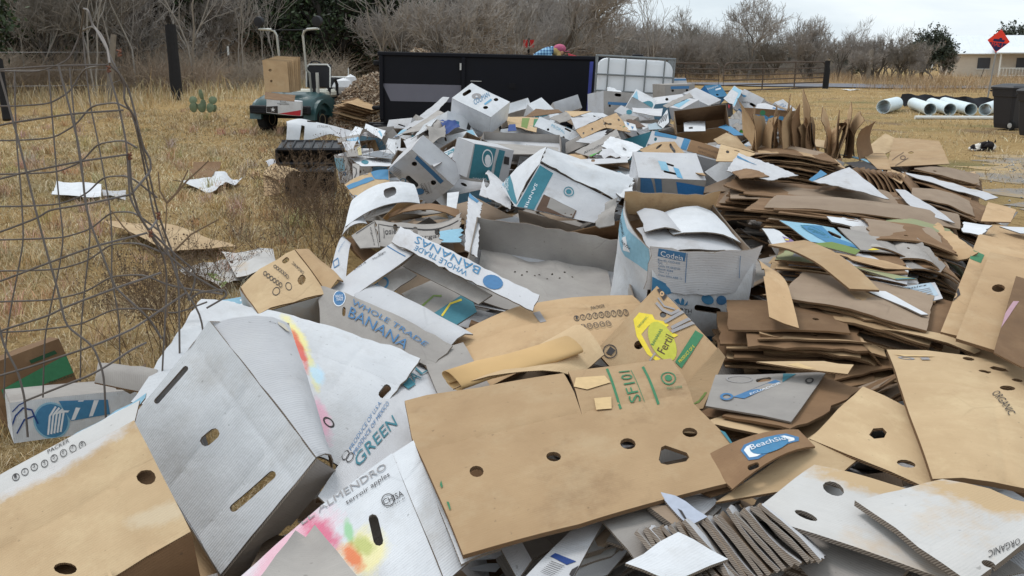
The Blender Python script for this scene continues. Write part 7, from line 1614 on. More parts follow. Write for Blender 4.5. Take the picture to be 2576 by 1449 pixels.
sheet('tan panel with two round holes and a green stripe', Z6([(282, 445), (425, 392), (575, 590), (325, 550)]), (KR, KR, ED), dd=.05, grid=.07, holes=[circ(z1(Z6, 335, 508), 3.6, 2.6), circ(z1(Z6, 425, 465), 3.4, 3)], prints=[PG(Z6([(455, 528), (500, 515), (502, 522), (458, 536)]), GRN)])
fb('white box printed PINEAPPLES with a teal seal', Z6([(458, 314), (792, 482), (745, 535), (412, 388)]), (.50, .14), .3, WG, hint=(0, -.8, .6), faces={'z0': dict(prints=[PG(circ(z1(Z6, 545, 390), 8, 6, 14), TEAL), T('PINEAPPLES', *Z6([(760, 480), (600, 398), (768, 462)]), GRY)])})
fb('open empty brown box lying with its mouth to the front', Z6([(1022, 385), (1550, 280), (1603, 545), (1040, 582)]), (.50, .25), .34, KR, hint=(-.1, -1, .2), dd=-.2, inside=KRD, skip=('z0',), warp=.006)
sheet('white panels lying inside the open brown box', Z6([(1120, 490), (1340, 450), (1345, 575), (1125, 580)]), (WH, GY, EDG), dd=-.1, grid=.08, prints=[PG(Z6([(1160, 545), (1195, 540), (1197, 556), (1162, 560)]), BLK)])
fb('grey box with a blue foot band tilted at the right end of the heap', Z6([(1715, 168), (1948, 268), (1800, 432), (1640, 315)]), (.44, .34), .28, WG, hint=(.1, -.9, .4), warp=.012, faces={'z0': dict(prints=[T('EARTH', *Z6([(1720, 295), (1790, 300), (1722, 280)]), BLK), PG(Z6([(1690, 350), (1785, 420), (1770, 435), (1675, 370)]), DBL), PG(Z6([(1705, 200), (1770, 225), (1740, 240)]), BLU)], holes=[circ(z1(Z6, 1720, 340), 4, 3.5), slot(*Z6([(1805, 305), (1840, 325)]), 3.5)]), 'x0': dict(mat=LBL), 'y0': dict(mat=WG)})
sheet('white and blue box top folded over the tilted grey box with the blue foot band', Z6([(1530, 250), (1640, 112), (1730, 160), (1640, 330)]), (WG, IN, EDG), dd=.2, grid=.06, prints=[PG(Z6([(1640, 118), (1720, 165), (1690, 190), (1620, 150)]), LBL), PG(Z6([(1690, 180), (1715, 180), (1650, 320), (1630, 310)]), LBL)])
fb('brown and blue pineapple tray with a green seal', Z6([(1856, 350), (2290, 385), (2270, 505), (1845, 472)]), (.50, .13), .36, KRD, hint=(0, -1, .1), inside=KRD, faces={'z0': dict(prints=[PG(Z6([(1852, 412), (2278, 445), (2268, 502), (1846, 470)]), BLU), PG(circ(z1(Z6, 1928, 397), 7, 6.5, 14), GRN), T('PINEAPPLES', *Z6([(2122, 392), (2225, 398), (2122, 380)]), BLK), T('PINEAPPLES', *Z6([(1878, 472), (1965, 475), (1878, 458)]), WHT)])})
sheet('white box flank with a blue ruled band behind the pineapple tray', Z6([(1880, 300), (1965, 285), (2180, 378), (1858, 358)]), (WG, IN, EDG), dd=.35, grid=.06, prints=[PG(Z6([(1975, 310), (2140, 360), (2100, 365), (1965, 330)]), DBL)])
fb('white carton with a bright green printed panel', Z6([(1690, 468), (1965, 492), (1960, 610), (1668, 600)]), (.46, .18), .3, WH, hint=(0, -1, .2), faces={'z0': dict(prints=[PG(Z6([(1700, 500), (1955, 520), (1950, 600), (1680, 598)]), GRN2), ('L', Z6([(1720, 520), (1860, 528)]), 2, YEL), ('L', Z6([(1720, 555), (1830, 560)]), 2, MINT)])})
fb('bright blue box end printed BANANAS', Z6([(1350, 150), (1512, 82), (1552, 225), (1415, 215)]), (.36, .26), .25, BRB, hint=(0, -.9, .4), faces={'z0': dict(mat=BLU, prints=[T('BANANAS', *Z6([(1372, 160), (1478, 120), (1366, 143)]), WHT), PG(Z6([(1450, 145), (1502, 128), (1506, 145), (1455, 160)]), WHT)], holes=[circ(z1(Z6, 1470, 208), 3.5, 2.5)])})
fb('small white box with a blue band on the back crest', Z6([(972, 30), (1150, 30), (1165, 98), (985, 98)]), (.4, .16), .3, WG, hint=(0, -1, .1), faces={'z0': dict(prints=[PG(Z6([(975, 32), (1150, 32), (1152, 50), (978, 52)]), DBL), ('O', (z1(Z6, 1003, 75), 4, 3), .6, DBL)])})
fb('wide grey box with a ruled blue band on the back crest', Z6([(930, 102), (1235, 95), (1235, 275), (918, 285)]), (.5, .3), .36, GY, hint=(0, -1, .1), faces={'z0': dict(prints=[PG(Z6([(985, 108), (1178, 104), (1176, 132), (983, 138)]), DBL)], holes=[circ(z1(Z6, 1003, 155), 3.4, 3.4), circ(z1(Z6, 1152, 150), 3.4, 3.4)])})
fb('grey box lying with its lid edge up, lettered on the side', Z6([(1135, 190), (1228, 115), (1515, 252), (1360, 300)]), (.40, .45), .24, WG, hint=(0, -.5, .9), faces={'z0': dict(holes=[slot(*Z6([(1262, 265), (1278, 272)]), 2)])})
sheet('thin grey board bridging the boxes on the crest', Z6([(905, 318), (1180, 182), (1218, 222), (950, 335)]), (GY, IN, EDG), dd=-.3, grid=.08)
fb('white and pale blue box in the middle of the crest', Z6([(1000, 310), (1150, 228), (1255, 250), (1110, 345)]), (.36, .3), .2, WG, hint=(0, -.6, .8), dd=-.5, faces={'z0': dict(prints=[PG(Z6([(1020, 305), (1150, 240), (1200, 250), (1080, 330)]), LBL)])})
fb('round shouldered white box with a teal wheel emblem', Z6([(570, 240), (640, 160), (815, 282), (806, 348)]), (.44, .30), .3, WH, hint=(0, -.9, .4), warp=.025, faces={'z0': dict(prints=[PG(circ(z1(Z6, 725, 320), 16, 9, 16), TEAL), PG(Z6([(580, 245), (630, 180), (640, 320), (585, 335)]), LBL)])})
sheet('pale grey carton apron below the teal wheel box', Z6([(590, 340), (905, 345), (890, 425), (595, 385)]), (WG, IN, EDG), dd=-.1, grid=.07)
fb('grey box with a hand slot and blue band against the water tote', Z6([(302, 178), (570, 208), (575, 425), (285, 420)]), (.46, .36), .36, GY, hint=(-.1, -1, .1), faces={'z0': dict(prints=[PG(Z6([(335, 285), (535, 295), (530, 325), (330, 312)]), DBL)], holes=[slot(*Z6([(418, 213), (455, 217)]), 4), circ(z1(Z6, 352, 325), 3, 3)]), 'x0': dict(mat=WG), 'y0': dict(mat=WG)})
sheet('crumpled white carton flaps on the grey slotted box', Z6([(322, 150), (380, 118), (530, 205), (340, 185)]), (WH, WG, EDG), dd=-.1, amp=.03, grid=.06, rag=.006)
sheet('white flap printed with black slanted bars', Z6([(850, 500), (955, 352), (968, 490), (905, 550)]), (WH, GY, EDG), dd=.0, grid=.06, prints=[('L', Z6([(868 + 20 * k, 512 - 4 * k), (893 + 20 * k, 440 - 4 * k)]), 2, BLK) for k in range(4)])
sheet('perforated grey blue board lying below the black barred white flap', Z6([(750, 512), (835, 488), (908, 560), (765, 572)]), (ink('grey_blue_board', 158, 172, 180), GY, EDG), dd=.1, grid=.07)
sheet('dark brown sheet painted as the shaded opening of a carton beside the PINEAPPLES box', Z6([(525, 465), (580, 445), (725, 530), (640, 545)]), (BRN, BRN, ED), dd=.15)  # brown sheet paints the shade inside a carton opening
sheet('white torn carton with blue figures below the painted dark opening', Z6([(500, 480), (620, 520), (640, 580), (540, 580)]), (WH, GY, EDG), dd=.1, prints=[PG(Z6([(540, 500), (575, 515), (560, 535)]), DBL), PG(Z6([(590, 540), (615, 545), (605, 570)]), DBL)])
fb('long open white carton with blue squares and upside down PREMIUM QUALITY', Z6([(765, 570), (1490, 770), (1440, 885), (752, 725)]), (.62, .20), .32, WG, hint=(0, -.9, .4), dd=-.3, inside=KR, skip=('y0',), faces={'z0': dict(mat=WG, grid=.06, prints=[PG(Z6([(808, 593), (1036, 635), (1025, 675), (803, 630)]), BLU), PG(Z6([(1112, 645), (1176, 665), (1130, 795), (1070, 775)]), BLU), PG(Z6([(1180, 668), (1485, 775), (1440, 880), (1136, 800)]), KRD), T('PREMIUM QUALITY', *Z6([(1430, 850), (1258, 788), (1420, 872)]), BRN), T('PRODUCT OF COSTA RICA', *Z6([(1470, 810), (1250, 752), (1462, 828)]), BRN)], holes=[slot(*Z6([(815, 672), (818, 660)]), 3.4)])})
sheet('tan panel with a round hole and a hand slot in the middle of the heap', Z6([(662, 768), (985, 643), (1350, 1035), (1010, 960)]), (KR, KR, ED), dd=-.35, grid=.06, holes=[circ(z1(Z6, 848, 803), 6.5, 5.5), slot(*Z6([(1003, 815), (1065, 882)]), (4.5, 4.5))])
sheet('pale tan folded carton with small holes by the brown stack', Z6([(1500, 722), (1860, 815), (1700, 905), (1450, 900)]), (KRL, KR, ED), dd=-.3, grid=.06, holes=[circ(z1(Z6, 1597, 836), 5, 2.5), slot(*Z6([(1690, 812), (1730, 815)]), 1.5)])
sheet('pale tan sheet rising behind the folded carton', Z6([(1425, 672), (1560, 592), (1860, 800), (1500, 722)]), (KRL, KR, ED), dd=-.2, grid=.06)
sheet('weathered white and brown layered boards with a blue stripe', Z6([(1690, 812), (2300, 1030), (1990, 1090), (1560, 980)]), (WG, IN, EDG), dd=-.45, grid=.07, rag=.008, prints=[PG(Z6([(1650, 855), (1920, 970), (1780, 930), (1660, 890)]), BLU)])
sheet('brown torn carton with printed code under the layered boards', Z6([(1620, 990), (1760, 960), (2000, 1040), (1700, 1080)]), (KRD, KRD, ED), dd=-.5, grid=.07, rag=.008)
sheet("grey carton lettered ORGANIC with a green wedge", Z6([(0, 800), (430, 558), (475, 650), (170, 855)]), (GY, IN, EDG), dd=-.1, grid=.06, rag=.004, prints=[T("ANTHONY'S ORGANIC", *Z6([(110, 832), (460, 645), (104, 812)]), BLK), PG(Z6([(140, 855), (300, 775), (210, 858)]), GRN2)])
sheet('creased white board lying on torn stubs', Z6([(270, 742), (365, 652), (705, 742), (550, 862)]), (WH, IN, EDG), dd=-.3, grid=.06, amp=.012, rag=.006, holes=[slot(*Z6([(475, 760), (500, 764)]), 2)])
sheet('white lid with tattered rim near the green wedged carton', Z6([(0, 690), (130, 625), (330, 570), (280, 720)]), (WG, IN, EDG), dd=.05, grid=.06, rag=.012)
sheet('flat grey white strip with a small hole in front of the stubs', Z6([(30, 870), (540, 865), (545, 900), (20, 925)]), (WG, IN, EDG), dd=-.45, grid=.07, holes=[slot(*Z6([(225, 885), (250, 886)]), 2.5)])
sheet('dark brown board edge below the flat white strip', t21([(590, 190), (1180, 200), (1180, 250), (600, 225)]), (KRD, IN, ED), dd=.05, bends=[('s', .03)])
sheet('torn tan flap with a jagged white edge beside the teal panelled box', t21([(560, 110), (760, 105), (770, 170), (585, 200)]), (KR, IN, ED), dd=.1, amp=.02, rag=.012)
sheet('flat blue board corner among tan sheets', Z6([(1475, 535), (1560, 503), (1735, 628), (1640, 625)]), (BLU, KR, ED), dd=-.1, grid=.07)
sheet('tan and green printed sheet behind the notched white box', t20([(-60, 1170), (265, 1185), (245, 1330), (-40, 1260)]), (KRL, KR, ED), dd=.2, grid=.07, prints=[PG(t20([(60, 1190), (140, 1188), (120, 1290), (60, 1270)]), OLV), PG(t20([(200, 1200), (262, 1205), (245, 1290), (190, 1280)]), GRN)])
sheet('pointed tan sheet in front of the trailer', t20([(530, 1115), (800, 1118), (620, 1178), (560, 1160)]), (KRL, KR, ED), dd=.3, grid=.08)
sheet('brown folded rim by the trailer', t20([(120, 1185), (240, 1100), (470, 1105), (510, 1130)]), (KRD, KR, ED), dd=.3, grid=.08)
fb('white and teal carton tucked under the brown rim', t20([(212, 1165), (368, 1120), (385, 1190), (225, 1230)]), (.36, .16), .2, WG, dd=.3, hint=(0, -.9, .4), faces={'z0': dict(prints=[PG(t20([(230, 1160), (360, 1128), (362, 1160), (235, 1190)]), TEAL)])})
sheet('grey and brown open carton between notched white box and trailer', t20([(370, 1190), (545, 1120), (610, 1200), (480, 1240)]), (GY, KR, EDG), dd=.15, grid=.07)
sheet('grey white panel with one hole above the tan panels', t20([(590, 1185), (960, 1165), (900, 1190), (640, 1300)]), (WG, IN, EDG), dd=.1, grid=.08, holes=[circ(z1(t20, 727, 1246), 3, 2)])
fb('white box corner lettered TRADE at the right end of the crest', Z6([(2045, 285), (2135, 223), (2265, 370), (2190, 372)]), (.36, .22), .2, WG, hint=(.2, -.9, .3), dd=.5, faces={'z0': dict(prints=[T('RADE', *Z6([(2090, 320), (2135, 300), (2085, 305)]), DBL), T('AS', *Z6([(2125, 335), (2160, 318), (2118, 318)]), DBL)])})
sheet('dark grey board edge slanting beside the TRADE corner', Z6([(1950, 258), (2250, 370), (2235, 388), (1985, 285)]), (IN, IN, EDG), dd=.3, grid=.1)
fb('small black carton with red print behind the brown box', Z6([(1562, 290), (1652, 325), (1622, 405), (1600, 425)]), (.2, .16), .2, BLK, hint=(.2, -.9, .3), faces={'z0': dict(prints=[PG(Z6([(1575, 305), (1610, 318), (1600, 350), (1575, 340)]), RED)])})
sheet('crumpled grey cartons beside the brown box', Z6([(1600, 430), (1680, 390), (1840, 450), (1690, 560)]), (GY, GY, EDG), dd=.1, amp=.03, grid=.06)
sheet('torn white carton edges below the green wedged carton', Z6([(210, 840), (300, 780), (560, 860), (420, 890)]), (WG, IN, EDG), dd=-.35, grid=.06, rag=.015, amp=.02)
def A_(u, v, dd=0.0, d=None): return P(u, v, d if d else dsurf(v) + dd)
BR_ = [KRD, KRD, KRD, IN, KR]
BLM = card('faded_blue_board', srgb(120, 160, 184), srgb(100, 140, 168), stain=srgb(150, 130, 110)); GRM = card('faded_green_board', srgb(150, 158, 122), srgb(164, 160, 120), stain=srgb(160, 130, 100))
MIX = [KRD, KR, IN, GY, KRD, BLM, GRM, WG]
for lab, n, l, r, bk, gp, ms, gr, sd, kw in (
    ('flattened brown carton in the arched dark stack behind the layered boards', 24, A_(1885, 388, -.2), A_(2120, 420, -.2), (.12, .6, .0), .0105, BR_, 'arched dark stack', 5, dict(bow=.07)),
    ('flattened brown carton in the long sagging stack', 20, A_(1815, 480, -.1), A_(2270, 526, .2), (.2, .6, -.02), .0098, BR_, 'long sagging stack', 6, dict(bow=.03)),
    ('flattened brown carton in the second long stack', 17, A_(1925, 520, -.3), A_(2425, 592, .15), (.25, .55, -.02), .0098, BR_, 'second long stack', 7, dict(bow=.05)),
    ('flattened carton in the bulging stack right of the white sheet', 20, A_(2220, 606, -.1), A_(2440, 640, -.1), (.15, .5, 0), .0098, MIX, 'bulging stack', 8, dict(bow=.06)),
    ('flattened grey carton in the drooping stack', 15, A_(2267, 656, -.1), A_(2402, 692, -.1), (.12, .5, 0), .0098, [GY, IN, BLM, KRD], 'drooping stack', 9, dict(bow=.05)),
    ('flattened carton in the printed stack under the blue lid', 16, A_(1965, 655, -.05), A_(2295, 704, -.05), (.15, .4, 0), .0095, MIX, 'printed stack', 10, dict(bow=.02)),
    ('flattened tan carton in the slanted stack beside the tall bulging box', 22, A_(1965, 745, -.05), A_(2335, 842, -.05), (.25, .45, 0), .0095, [KRD, KRD, KR, KRD, IN, KR], 'slanted stack', 11, dict(bow=.03)),
    ('flattened tan carton in the neat low stack before the tall bulging box', 14, A_(1862, 834, 0), A_(2180, 852, 0), (.08, .34, .0), .0098, [KR, KRD, KR, KRD, IN], 'neat low stack', 12, dict(bow=.01, twist=.06)),
    ('flattened carton at the foot of the neat low stack', 7, A_(1778, 1042, .0), A_(1985, 1068, .0), (.2, .3, .0), .014, [KR, KRD, KRL], 'foot of the neat stack', 13, dict(bow=.01, twist=.1)),
    ('flattened brown carton in the stack by the gravel', 18, A_(2290, 426, .3), A_(2465, 470, .3), (.25, .5, 0), .0105, [KRD, KR, IN, KRD], 'stack by the gravel', 14, dict(bow=.03)),
    ('flattened dark carton inside the open box by the gravel', 14, A_(2300, 500, .2), A_(2480, 556, .2), (.25, .5, 0), .0105, [KRD, IN], 'stack in the open box', 15, dict(bow=.05)),
    ('flattened brown carton wedged in the dark gap below the slanted stack', 8, A_(2010, 985, .25), A_(2250, 940, .25), (.2, .5, .0), .018, [KRD, KRD, KR], 'sheets in the dark gap', 16, dict(bow=.02, twist=.2)),
    ('flattened brown carton under the pale tan sheets', 6, A_(1960, 1090, .2), A_(2190, 1000, .2), (.3, .3, .0), .02, [KRD, IN], 'sheets under the pale ones', 17, dict(twist=.2))):
    estack(lab, n, l, r, bk, gp, ms, gr, sd, **kw)
for n, l, r, bk, sd in ((9, A_(1410, 1425, .12), A_(1640, 1330, .12), (.15, .22, .02), 31), (8, A_(1880, 1318, .06), A_(2190, 1470, .06), (.25, .2, .0), 32), (7, A_(1660, 1375, .08), A_(1870, 1430, .08), (.1, .2, .02), 33), (7, A_(2160, 1275, .03), A_(2420, 1465, .03), (.25, .15, 0), 34)):
    estack('weathered grey flattened carton packed in the bottom foreground', n, l, r, bk, .0105, [GY, WG, IN, BLD], 'grey cartons in the foreground', sd, twist=.12, edge=EDG)
sheet('pale tan sheet capping the arched dark stack', Z6([(2110, 655), (2180, 630), (2660, 690), (2580, 760)]), (KRL, KR, ED), dd=-.15, grid=.08)
rgf = np.random.RandomState(4)
for i in range(25):
    t = i / 24; u = 1890 + 275 * t + rgf.randn() * 3; v = 356 + 14 * t + rgf.randn() * 3; b = A_(u, v, -.6); h = .13 + .10 * rgf.rand() + (.05 if i in (9, 14, 20) else 0); ln = rgf.randn() * .22 - .15 + (.25 if i > 16 else 0); yw = .30 + .22 * rgf.randn()
    w_ = np.array([math.sin(yw), math.cos(yw), .9 * rgf.rand() - .3]) * (.16 + .2 * rgf.rand()); up = np.array([ln * h, .05, h]); b = b - [0, 0, .1]; up = up + [0, 0, .1]
    C = np.array([b, b + w_, b + w_ + up, b + up]); _sn[0] += 1
    ob = board('flattened_box', Patch(C, [('t', .015 * rgf.randn()), ('tq', .03 * rgf.randn(), .5)], .004, seed=_sn[0]), [WG if i == 15 else (KR if rgf.rand() < .7 else KRD), KRD, ED], .006, grid=.09, rag=.003, seed=_sn[0]); note(C)
    tag(ob, 'flattened tan carton standing on edge like a file in the fan', 'cardboard', 'fan of upright cartons')
for i in range(9):
    b = t31([(860 + 55 * i, 240 + 8 * i)])[0]; e_ = t31([(1010 + 60 * i, 520 + 14 * i)])[0]; d = dsurf(b[1]) - .25
    C = np.array([P(*b, d + .15), P(*e_, d - .35), P(e_[0] + 22, e_[1] - 6, d + .15), P(b[0] + 20, b[1] - 4, d + .6)]); _sn[0] += 1
    tag(board('flattened_box', Patch(C, [('s', .02)], .004, seed=_sn[0]), [KRD, KR, ED], .007, grid=.08, rag=.003, seed=_sn[0]), 'brown carton strip leaning in the slanting row beside the white sheet', 'cardboard', 'slanting row of strips')
TANW = srgb(190, 162, 124)
BL3 = wash(BLD, quad3([(2048, 1176), (2345, 1252), (2450, 1490), (1885, 1296)], -.04), [((2060, 1185), (2340, 1250), 70, TANW, .95)])
BL4 = wash(BLD, quad3([(2150, 1260), (2370, 1210), (2680, 1300), (2440, 1480)], -.12), [((2330, 1215), (2640, 1290), 80, TANW, .95)])
for lab, px, m, dd, kw in (
    ('large weathered white sheet leaning over the long stack', t31([(450, 375), (818, 222), (1222, 560), (760, 440)]), WG, -.35, {}),
    ('bright blue carton with a dark open side behind the white sheet', t31([(680, 100), (1060, 155), (1180, 300), (1080, 170)]), LBL, .1, {}),
    ('black open side of the bright blue carton', t31([(770, 180), (1080, 165), (1130, 260), (960, 270)]), BLK, .12, {}),  # black sheet stands in for the shade inside the carton
    ('small blue corner poking out of the long stack', t31([(410, 365), (530, 265), (595, 305), (450, 375)]), BLU, -.3, {}),
    ('broad tan flattened carton with a printed oval at the far right', t31([(1270, -60), (1720, -30), (1828, 195), (1190, 240)]), KR, .1, dict(holes=[circ(z1(t31, 1475, 80), 7, 3)], prints=[('O', (z1(t31, 1390, 135), 8, 6), .7, BRN), ('L', t31([(1260, 165), (1395, 75)]), 1.5, BRN), ('L', t31([(1305, 228), (1450, 138)]), 1.5, BRN)])),
    ('tan flattened carton with two holes beside the printed oval one', t31([(935, 95), (1180, -110), (1345, -10), (1180, 100)]), KRL, .2, dict(holes=[circ(z1(t31, 1020, 55), 5, 3), circ(z1(t31, 1060, 122), 5, 3.5)])),
    ('tan carton end folded below the printed oval sheet', t31([(930, 100), (1180, 95), (1240, 260), (1100, 250)]), KR, .05, {}),
    ('white carton lid with a rounded corner on the box by the gravel', t31([(1340, 285), (1640, 330), (2318, 540), (2190, 572)]), WG, .2, {}),
    ('tan outer flap of the box by the gravel', t31([(2215, 580), (2498, 665), (2440, 805), (2140, 790)]), KR, .0, {}),
    ('brown box end left of the rounded lid', t31([(1215, 245), (1385, 320), (1340, 410), (1180, 320)]), KR, .1, {}),
    ('white triangular sheet with a dark slot beside the strips', t31([(1280, 462), (1380, 470), (1880, 790), (1480, 690)]), WG, -.05, dict(holes=[slot(*t31([(1540, 640), (1600, 675)]), 2.5)])),
    ('small white torn board by the tan uprights', t31([(1960, 790), (2240, 830), (2160, 925), (1960, 900)]), WH, -.1, dict(rag=.006)),
    ('bright white corner at the right edge of the heap', t31([(2330, 825), (2640, 840), (2640, 900), (2540, 890)]), WH, -.1, {}),
    ('long bright white sheet lying on the printed stack', t31([(520, 668), (1390, 852), (1250, 882), (640, 800)]), WH, -.05, dict(thick=.008, holes=[slot(*t31([(1095, 800), (1120, 803)]), 1.5)])),
    ('pale blue carton lid with an oval organic emblem', t31([(115, 758), (660, 845), (935, 1075), (430, 985)]), LBL, -.1, dict(prints=[PG(t31([(330, 830), (540, 838), (700, 960), (930, 1065), (600, 1010)]), BLU), ('O', (z1(t31, 490, 895), (34, 10), (12, 12)), .9, TEAL), T('organic', *t31([(400, 880), (580, 940), (420, 850)]), TEAL)], holes=[slot(*t31([(620, 895), (740, 945)]), 3.5)])),
    ('olive green printed edge of the pale blue lid', t31([(430, 1000), (640, 985), (930, 1065), (880, 1110)]), OLV, -.18, {}),
    ('grey board with a yellow star right of the pale blue lid', t31([(700, 850), (980, 900), (1290, 1120), (930, 1080)]), GY, -.12, dict(prints=[PG(t31([(1010, 1085), (1065, 1065), (1130, 1085), (1060, 1100)]), YEL)])),
    ('long tan panel with brushed streaks sloping down from the tall bulging box', t31([(0, 1030), (365, 982), (1120, 1470), (820, 1470)]), KR, -.2, dict(bends=[('t', .03)], thick=.008)),
    ('white carton with a faded magenta emblem', t31([(-60, 850), (60, 850), (290, 1000), (60, 1035)]), WH, -.05, dict(prints=[PG(t31([(110, 905), (190, 925), (270, 1000), (190, 990)]), PUR), PG(t31([(140, 930), (180, 940), (190, 960), (150, 950)]), YEL)])),
    ('tan underside panel with an oval hole below the pale blue lid', t31([(540, 1080), (1180, 1180), (1450, 1270), (1180, 1270)]), KR, -.12, dict(holes=[slot(*t31([(810, 1150), (900, 1172)]), 3)])),
    ('teal edged printed strip under the tan underside panel', t31([(720, 1190), (1050, 1280), (1500, 1360), (1300, 1365)]), GRM, -.12, dict(prints=[PG(t31([(1170, 1325), (1370, 1345), (1350, 1370), (1150, 1345)]), TEAL)])),
    ('pale blue lettered label below the drooping stack', t32([(1230, 5), (1680, -60), (1760, 105), (1500, 165)]), WG, .0, dict(prints=[PG(t32([(1380, 0), (1640, -60), (1725, 85), (1500, 150)]), ink('pale_blue_label', 176, 192, 204)), T('Janics', *t32([(1400, 55), (1610, 5), (1392, 20)]), BLK), PG(t32([(1320, 50), (1400, 60), (1455, 115), (1400, 105)]), BLK)] + [('L', t32([(1440 + 8 * k, 75 + 18 * k), (1650 + 8 * k, 25 + 18 * k)]), 1.3, GRY) for k in range(4)])),
    ('shiny white strip slanting across the slanted stack', t32([(980, 25), (1180, 40), (1610, 290), (1540, 290)]), WH, -.1, {}),
    ('bent tan carton flap hanging beside the tall bulging box', [(1906, 655), (1958, 690), (2010, 830), (1935, 800)], KR, -.12, dict(bends=[('t', .04)], holes=[slot((1918, 700), (1920, 712), 4)])),
    ('cream tan bottom sheet under the slanted stack', t32([(1050, 395), (1420, 400), (2140, 640), (2080, 660)]), KRL, -.02, dict(bends=[('t', .02)])),
    ('grey and blue banana carton printed ECUADOR under the neat stack', [(1800, 945), (2078, 938), (1990, 1062), (1775, 1022)], GY, -.02, dict(prints=[PG(t22([(2140, 1120), (2500, 940), (2560, 960), (2230, 1140)]), DBL), T('ECUADOR', *t22([(2280, 1110), (2560, 985), (2270, 1090)]), WHT), ('O', (z1(t22, 2200, 940), 24, 10), .9, GRY), PG(t32([(0, 880), (150, 880), (0, 970)]), TEAL), ('O', (z1(t32, 340, 967), 16, 8), .6, BLK), ('O', (z1(t22, 2095, 1125), 12, 8), .6, DBL)], holes=[slot(*t22([(2340, 950), (2440, 930)]), 5)])),
    ('tan lid with torn patches on the neat stack', t32([(-120, 760), (560, 735), (860, 795), (800, 880)]), KRL, -.12, dict(prints=[PG(t32([(345, 790), (470, 760), (610, 830), (470, 850)]), MATS['torn_paper_tan'])])),
    ('tan sheet standing upright at the right edge behind others', [(2497, 562), (2640, 596), (2600, 760), (2470, 600)], KR, .05, {}),
    ('broad tan carton standing upright with a green printed band', [(2462, 592), (2620, 626), (2520, 878), (2366, 836)], KR, -.08, dict(thick=.01, prints=[PG([(2425, 655), (2432, 645), (2470, 662), (2460, 684), (2425, 670)], GRN), PG([(2376, 754), (2402, 748), (2408, 764), (2382, 780)], BLK), ('O', ((2393, 764), 7, 6), .5, KR)])),
    ('tan carton standing in front of the green banded one, with a hole', [(2490, 634), (2640, 664), (2570, 905), (2404, 858)], KR, -.2, dict(thick=.01, bends=[('tc', .004, .55)], holes=[circ((2507, 742), 17, 10)])),
    ('narrow tan carton with a pink edge at the right side', [(2555, 700), (2660, 730), (2640, 960), (2500, 885)], KRD, -.27, dict(prints=[PG([(2548, 762), (2562, 762), (2476, 884), (2464, 878)], ink('mauve_print', 176, 140, 150))])),
    ('tan panel at the foot of the upright cartons', [(2400, 870), (2470, 858), (2640, 930), (2480, 925)], KR, .02, {}),
    ('big pale tan double sheet printed ORGANIC with several holes', [(2230, 884), (2640, 942), (2650, 1262), (2346, 1206)], KRL, -.06, dict(thick=.012, bends=[('tc', .004, .33), ('sc', .003, .62), ('s', .02)], holes=[circ((2436, 928), 15, 8), [(2490, 955), (2500, 948), (2530, 956), (2538, 968), (2520, 970), (2498, 964)], circ((2480, 976), 16, 6), circ((2537, 1041), 19, 9), circ((2560, 1003), 14, 7)], prints=[T('ORGANIC', (2498, 1060), (2540, 1124), (2516, 1052), BLK), ('O', ((2285, 933), (20, 4), (6, 7)), .6, GRY), PG([(2318, 935), (2338, 938), (2344, 948), (2324, 946)], GRY), PG([(2250, 912), (2290, 920), (2356, 932), (2340, 934), (2280, 926)], MATS['torn_paper_tan'])])),
    ('pale tan sheet with a hexagonal hole under the ORGANIC sheet', [(2170, 978), (2345, 1050), (2350, 1240), (2036, 1108)], KRL, -.01, dict(thick=.008, holes=[[(2200, 1088), (2210, 1072), (2232, 1070), (2242, 1080), (2236, 1094), (2212, 1098)], circ((2286, 1163), 22, 12)])),
    ('wood coloured smooth sheet left of the hexagonal hole', [(2050, 1096), (2180, 1140), (2080, 1220), (1800, 1262)], KRL, .0, {}),
    ('brown curved strip with a blue and white oval label', [(1763, 1160), (2008, 1083), (2050, 1128), (1842, 1236)], KRD, -.03, dict(grid=.04, bends=[('s', .02)], holes=[slot((1905, 1190), (1925, 1184), 6)], prints=[PG([(1888, 1150), (1898, 1136), (1990, 1104), (2016, 1110), (2018, 1122), (1930, 1172), (1905, 1174)], DBL), PG([(1896, 1150), (1904, 1141), (1988, 1111), (2008, 1115), (2010, 1122), (1928, 1166), (1908, 1168)], WHT), PG(circ((1955, 1138), (42, -16), (12, 17), 18), BLU), T('BeachSide', (1916, 1152), (2002, 1122), (1910, 1140), WHT)])),
    ('dark brown torn flap under the blue labelled strip', [(1748, 1230), (1800, 1195), (1850, 1225), (1790, 1245)], KRD, .0, dict(rag=.006)),
    ('bleached grey sheet with two oval holes in the right foreground', [(2048, 1176), (2345, 1252), (2450, 1490), (1885, 1296)], BL3, -.04, dict(thick=.009, grid=.05, holes=[circ((2100, 1226), (24, 8), (-3, 12)), circ((2031, 1287), (25, 12), (-4, 10))])),
    ('bleached grey sheet lettered ORGANIC at the right bottom corner', [(2150, 1260), (2370, 1210), (2680, 1300), (2440, 1480)], BL4, -.12, dict(thick=.012, grid=.05, holes=[circ((2497, 1411), (27, 11), (-4, 10))], prints=[T('ORGANIC', (2576, 1348), (2486, 1372), (2588, 1366), BLK), ('O', ((2570, 1440), 11, 8), .85, BLK)])),
    ('weathered white board printed with export text in the bottom foreground', t23([(850, 750), (950, 870), (560, 1600), (130, 1480)]), WG, .04, dict(grid=.05, prints=[PG(t23([(540, 1130), (590, 1095), (735, 1210), (655, 1250)]), NVY), PG(t23([(680, 1310), (800, 1295), (830, 1390), (700, 1449), (640, 1380)]), BLK), ('O', (z1(t23, 750, 1370), 14, 11), .5, WHT)] + [('L', t23([(530 - 24 * k, 1205 + 28 * k), (630 - 24 * k, 1275 + 28 * k)]), 2, BLK) for k in range(8)])),
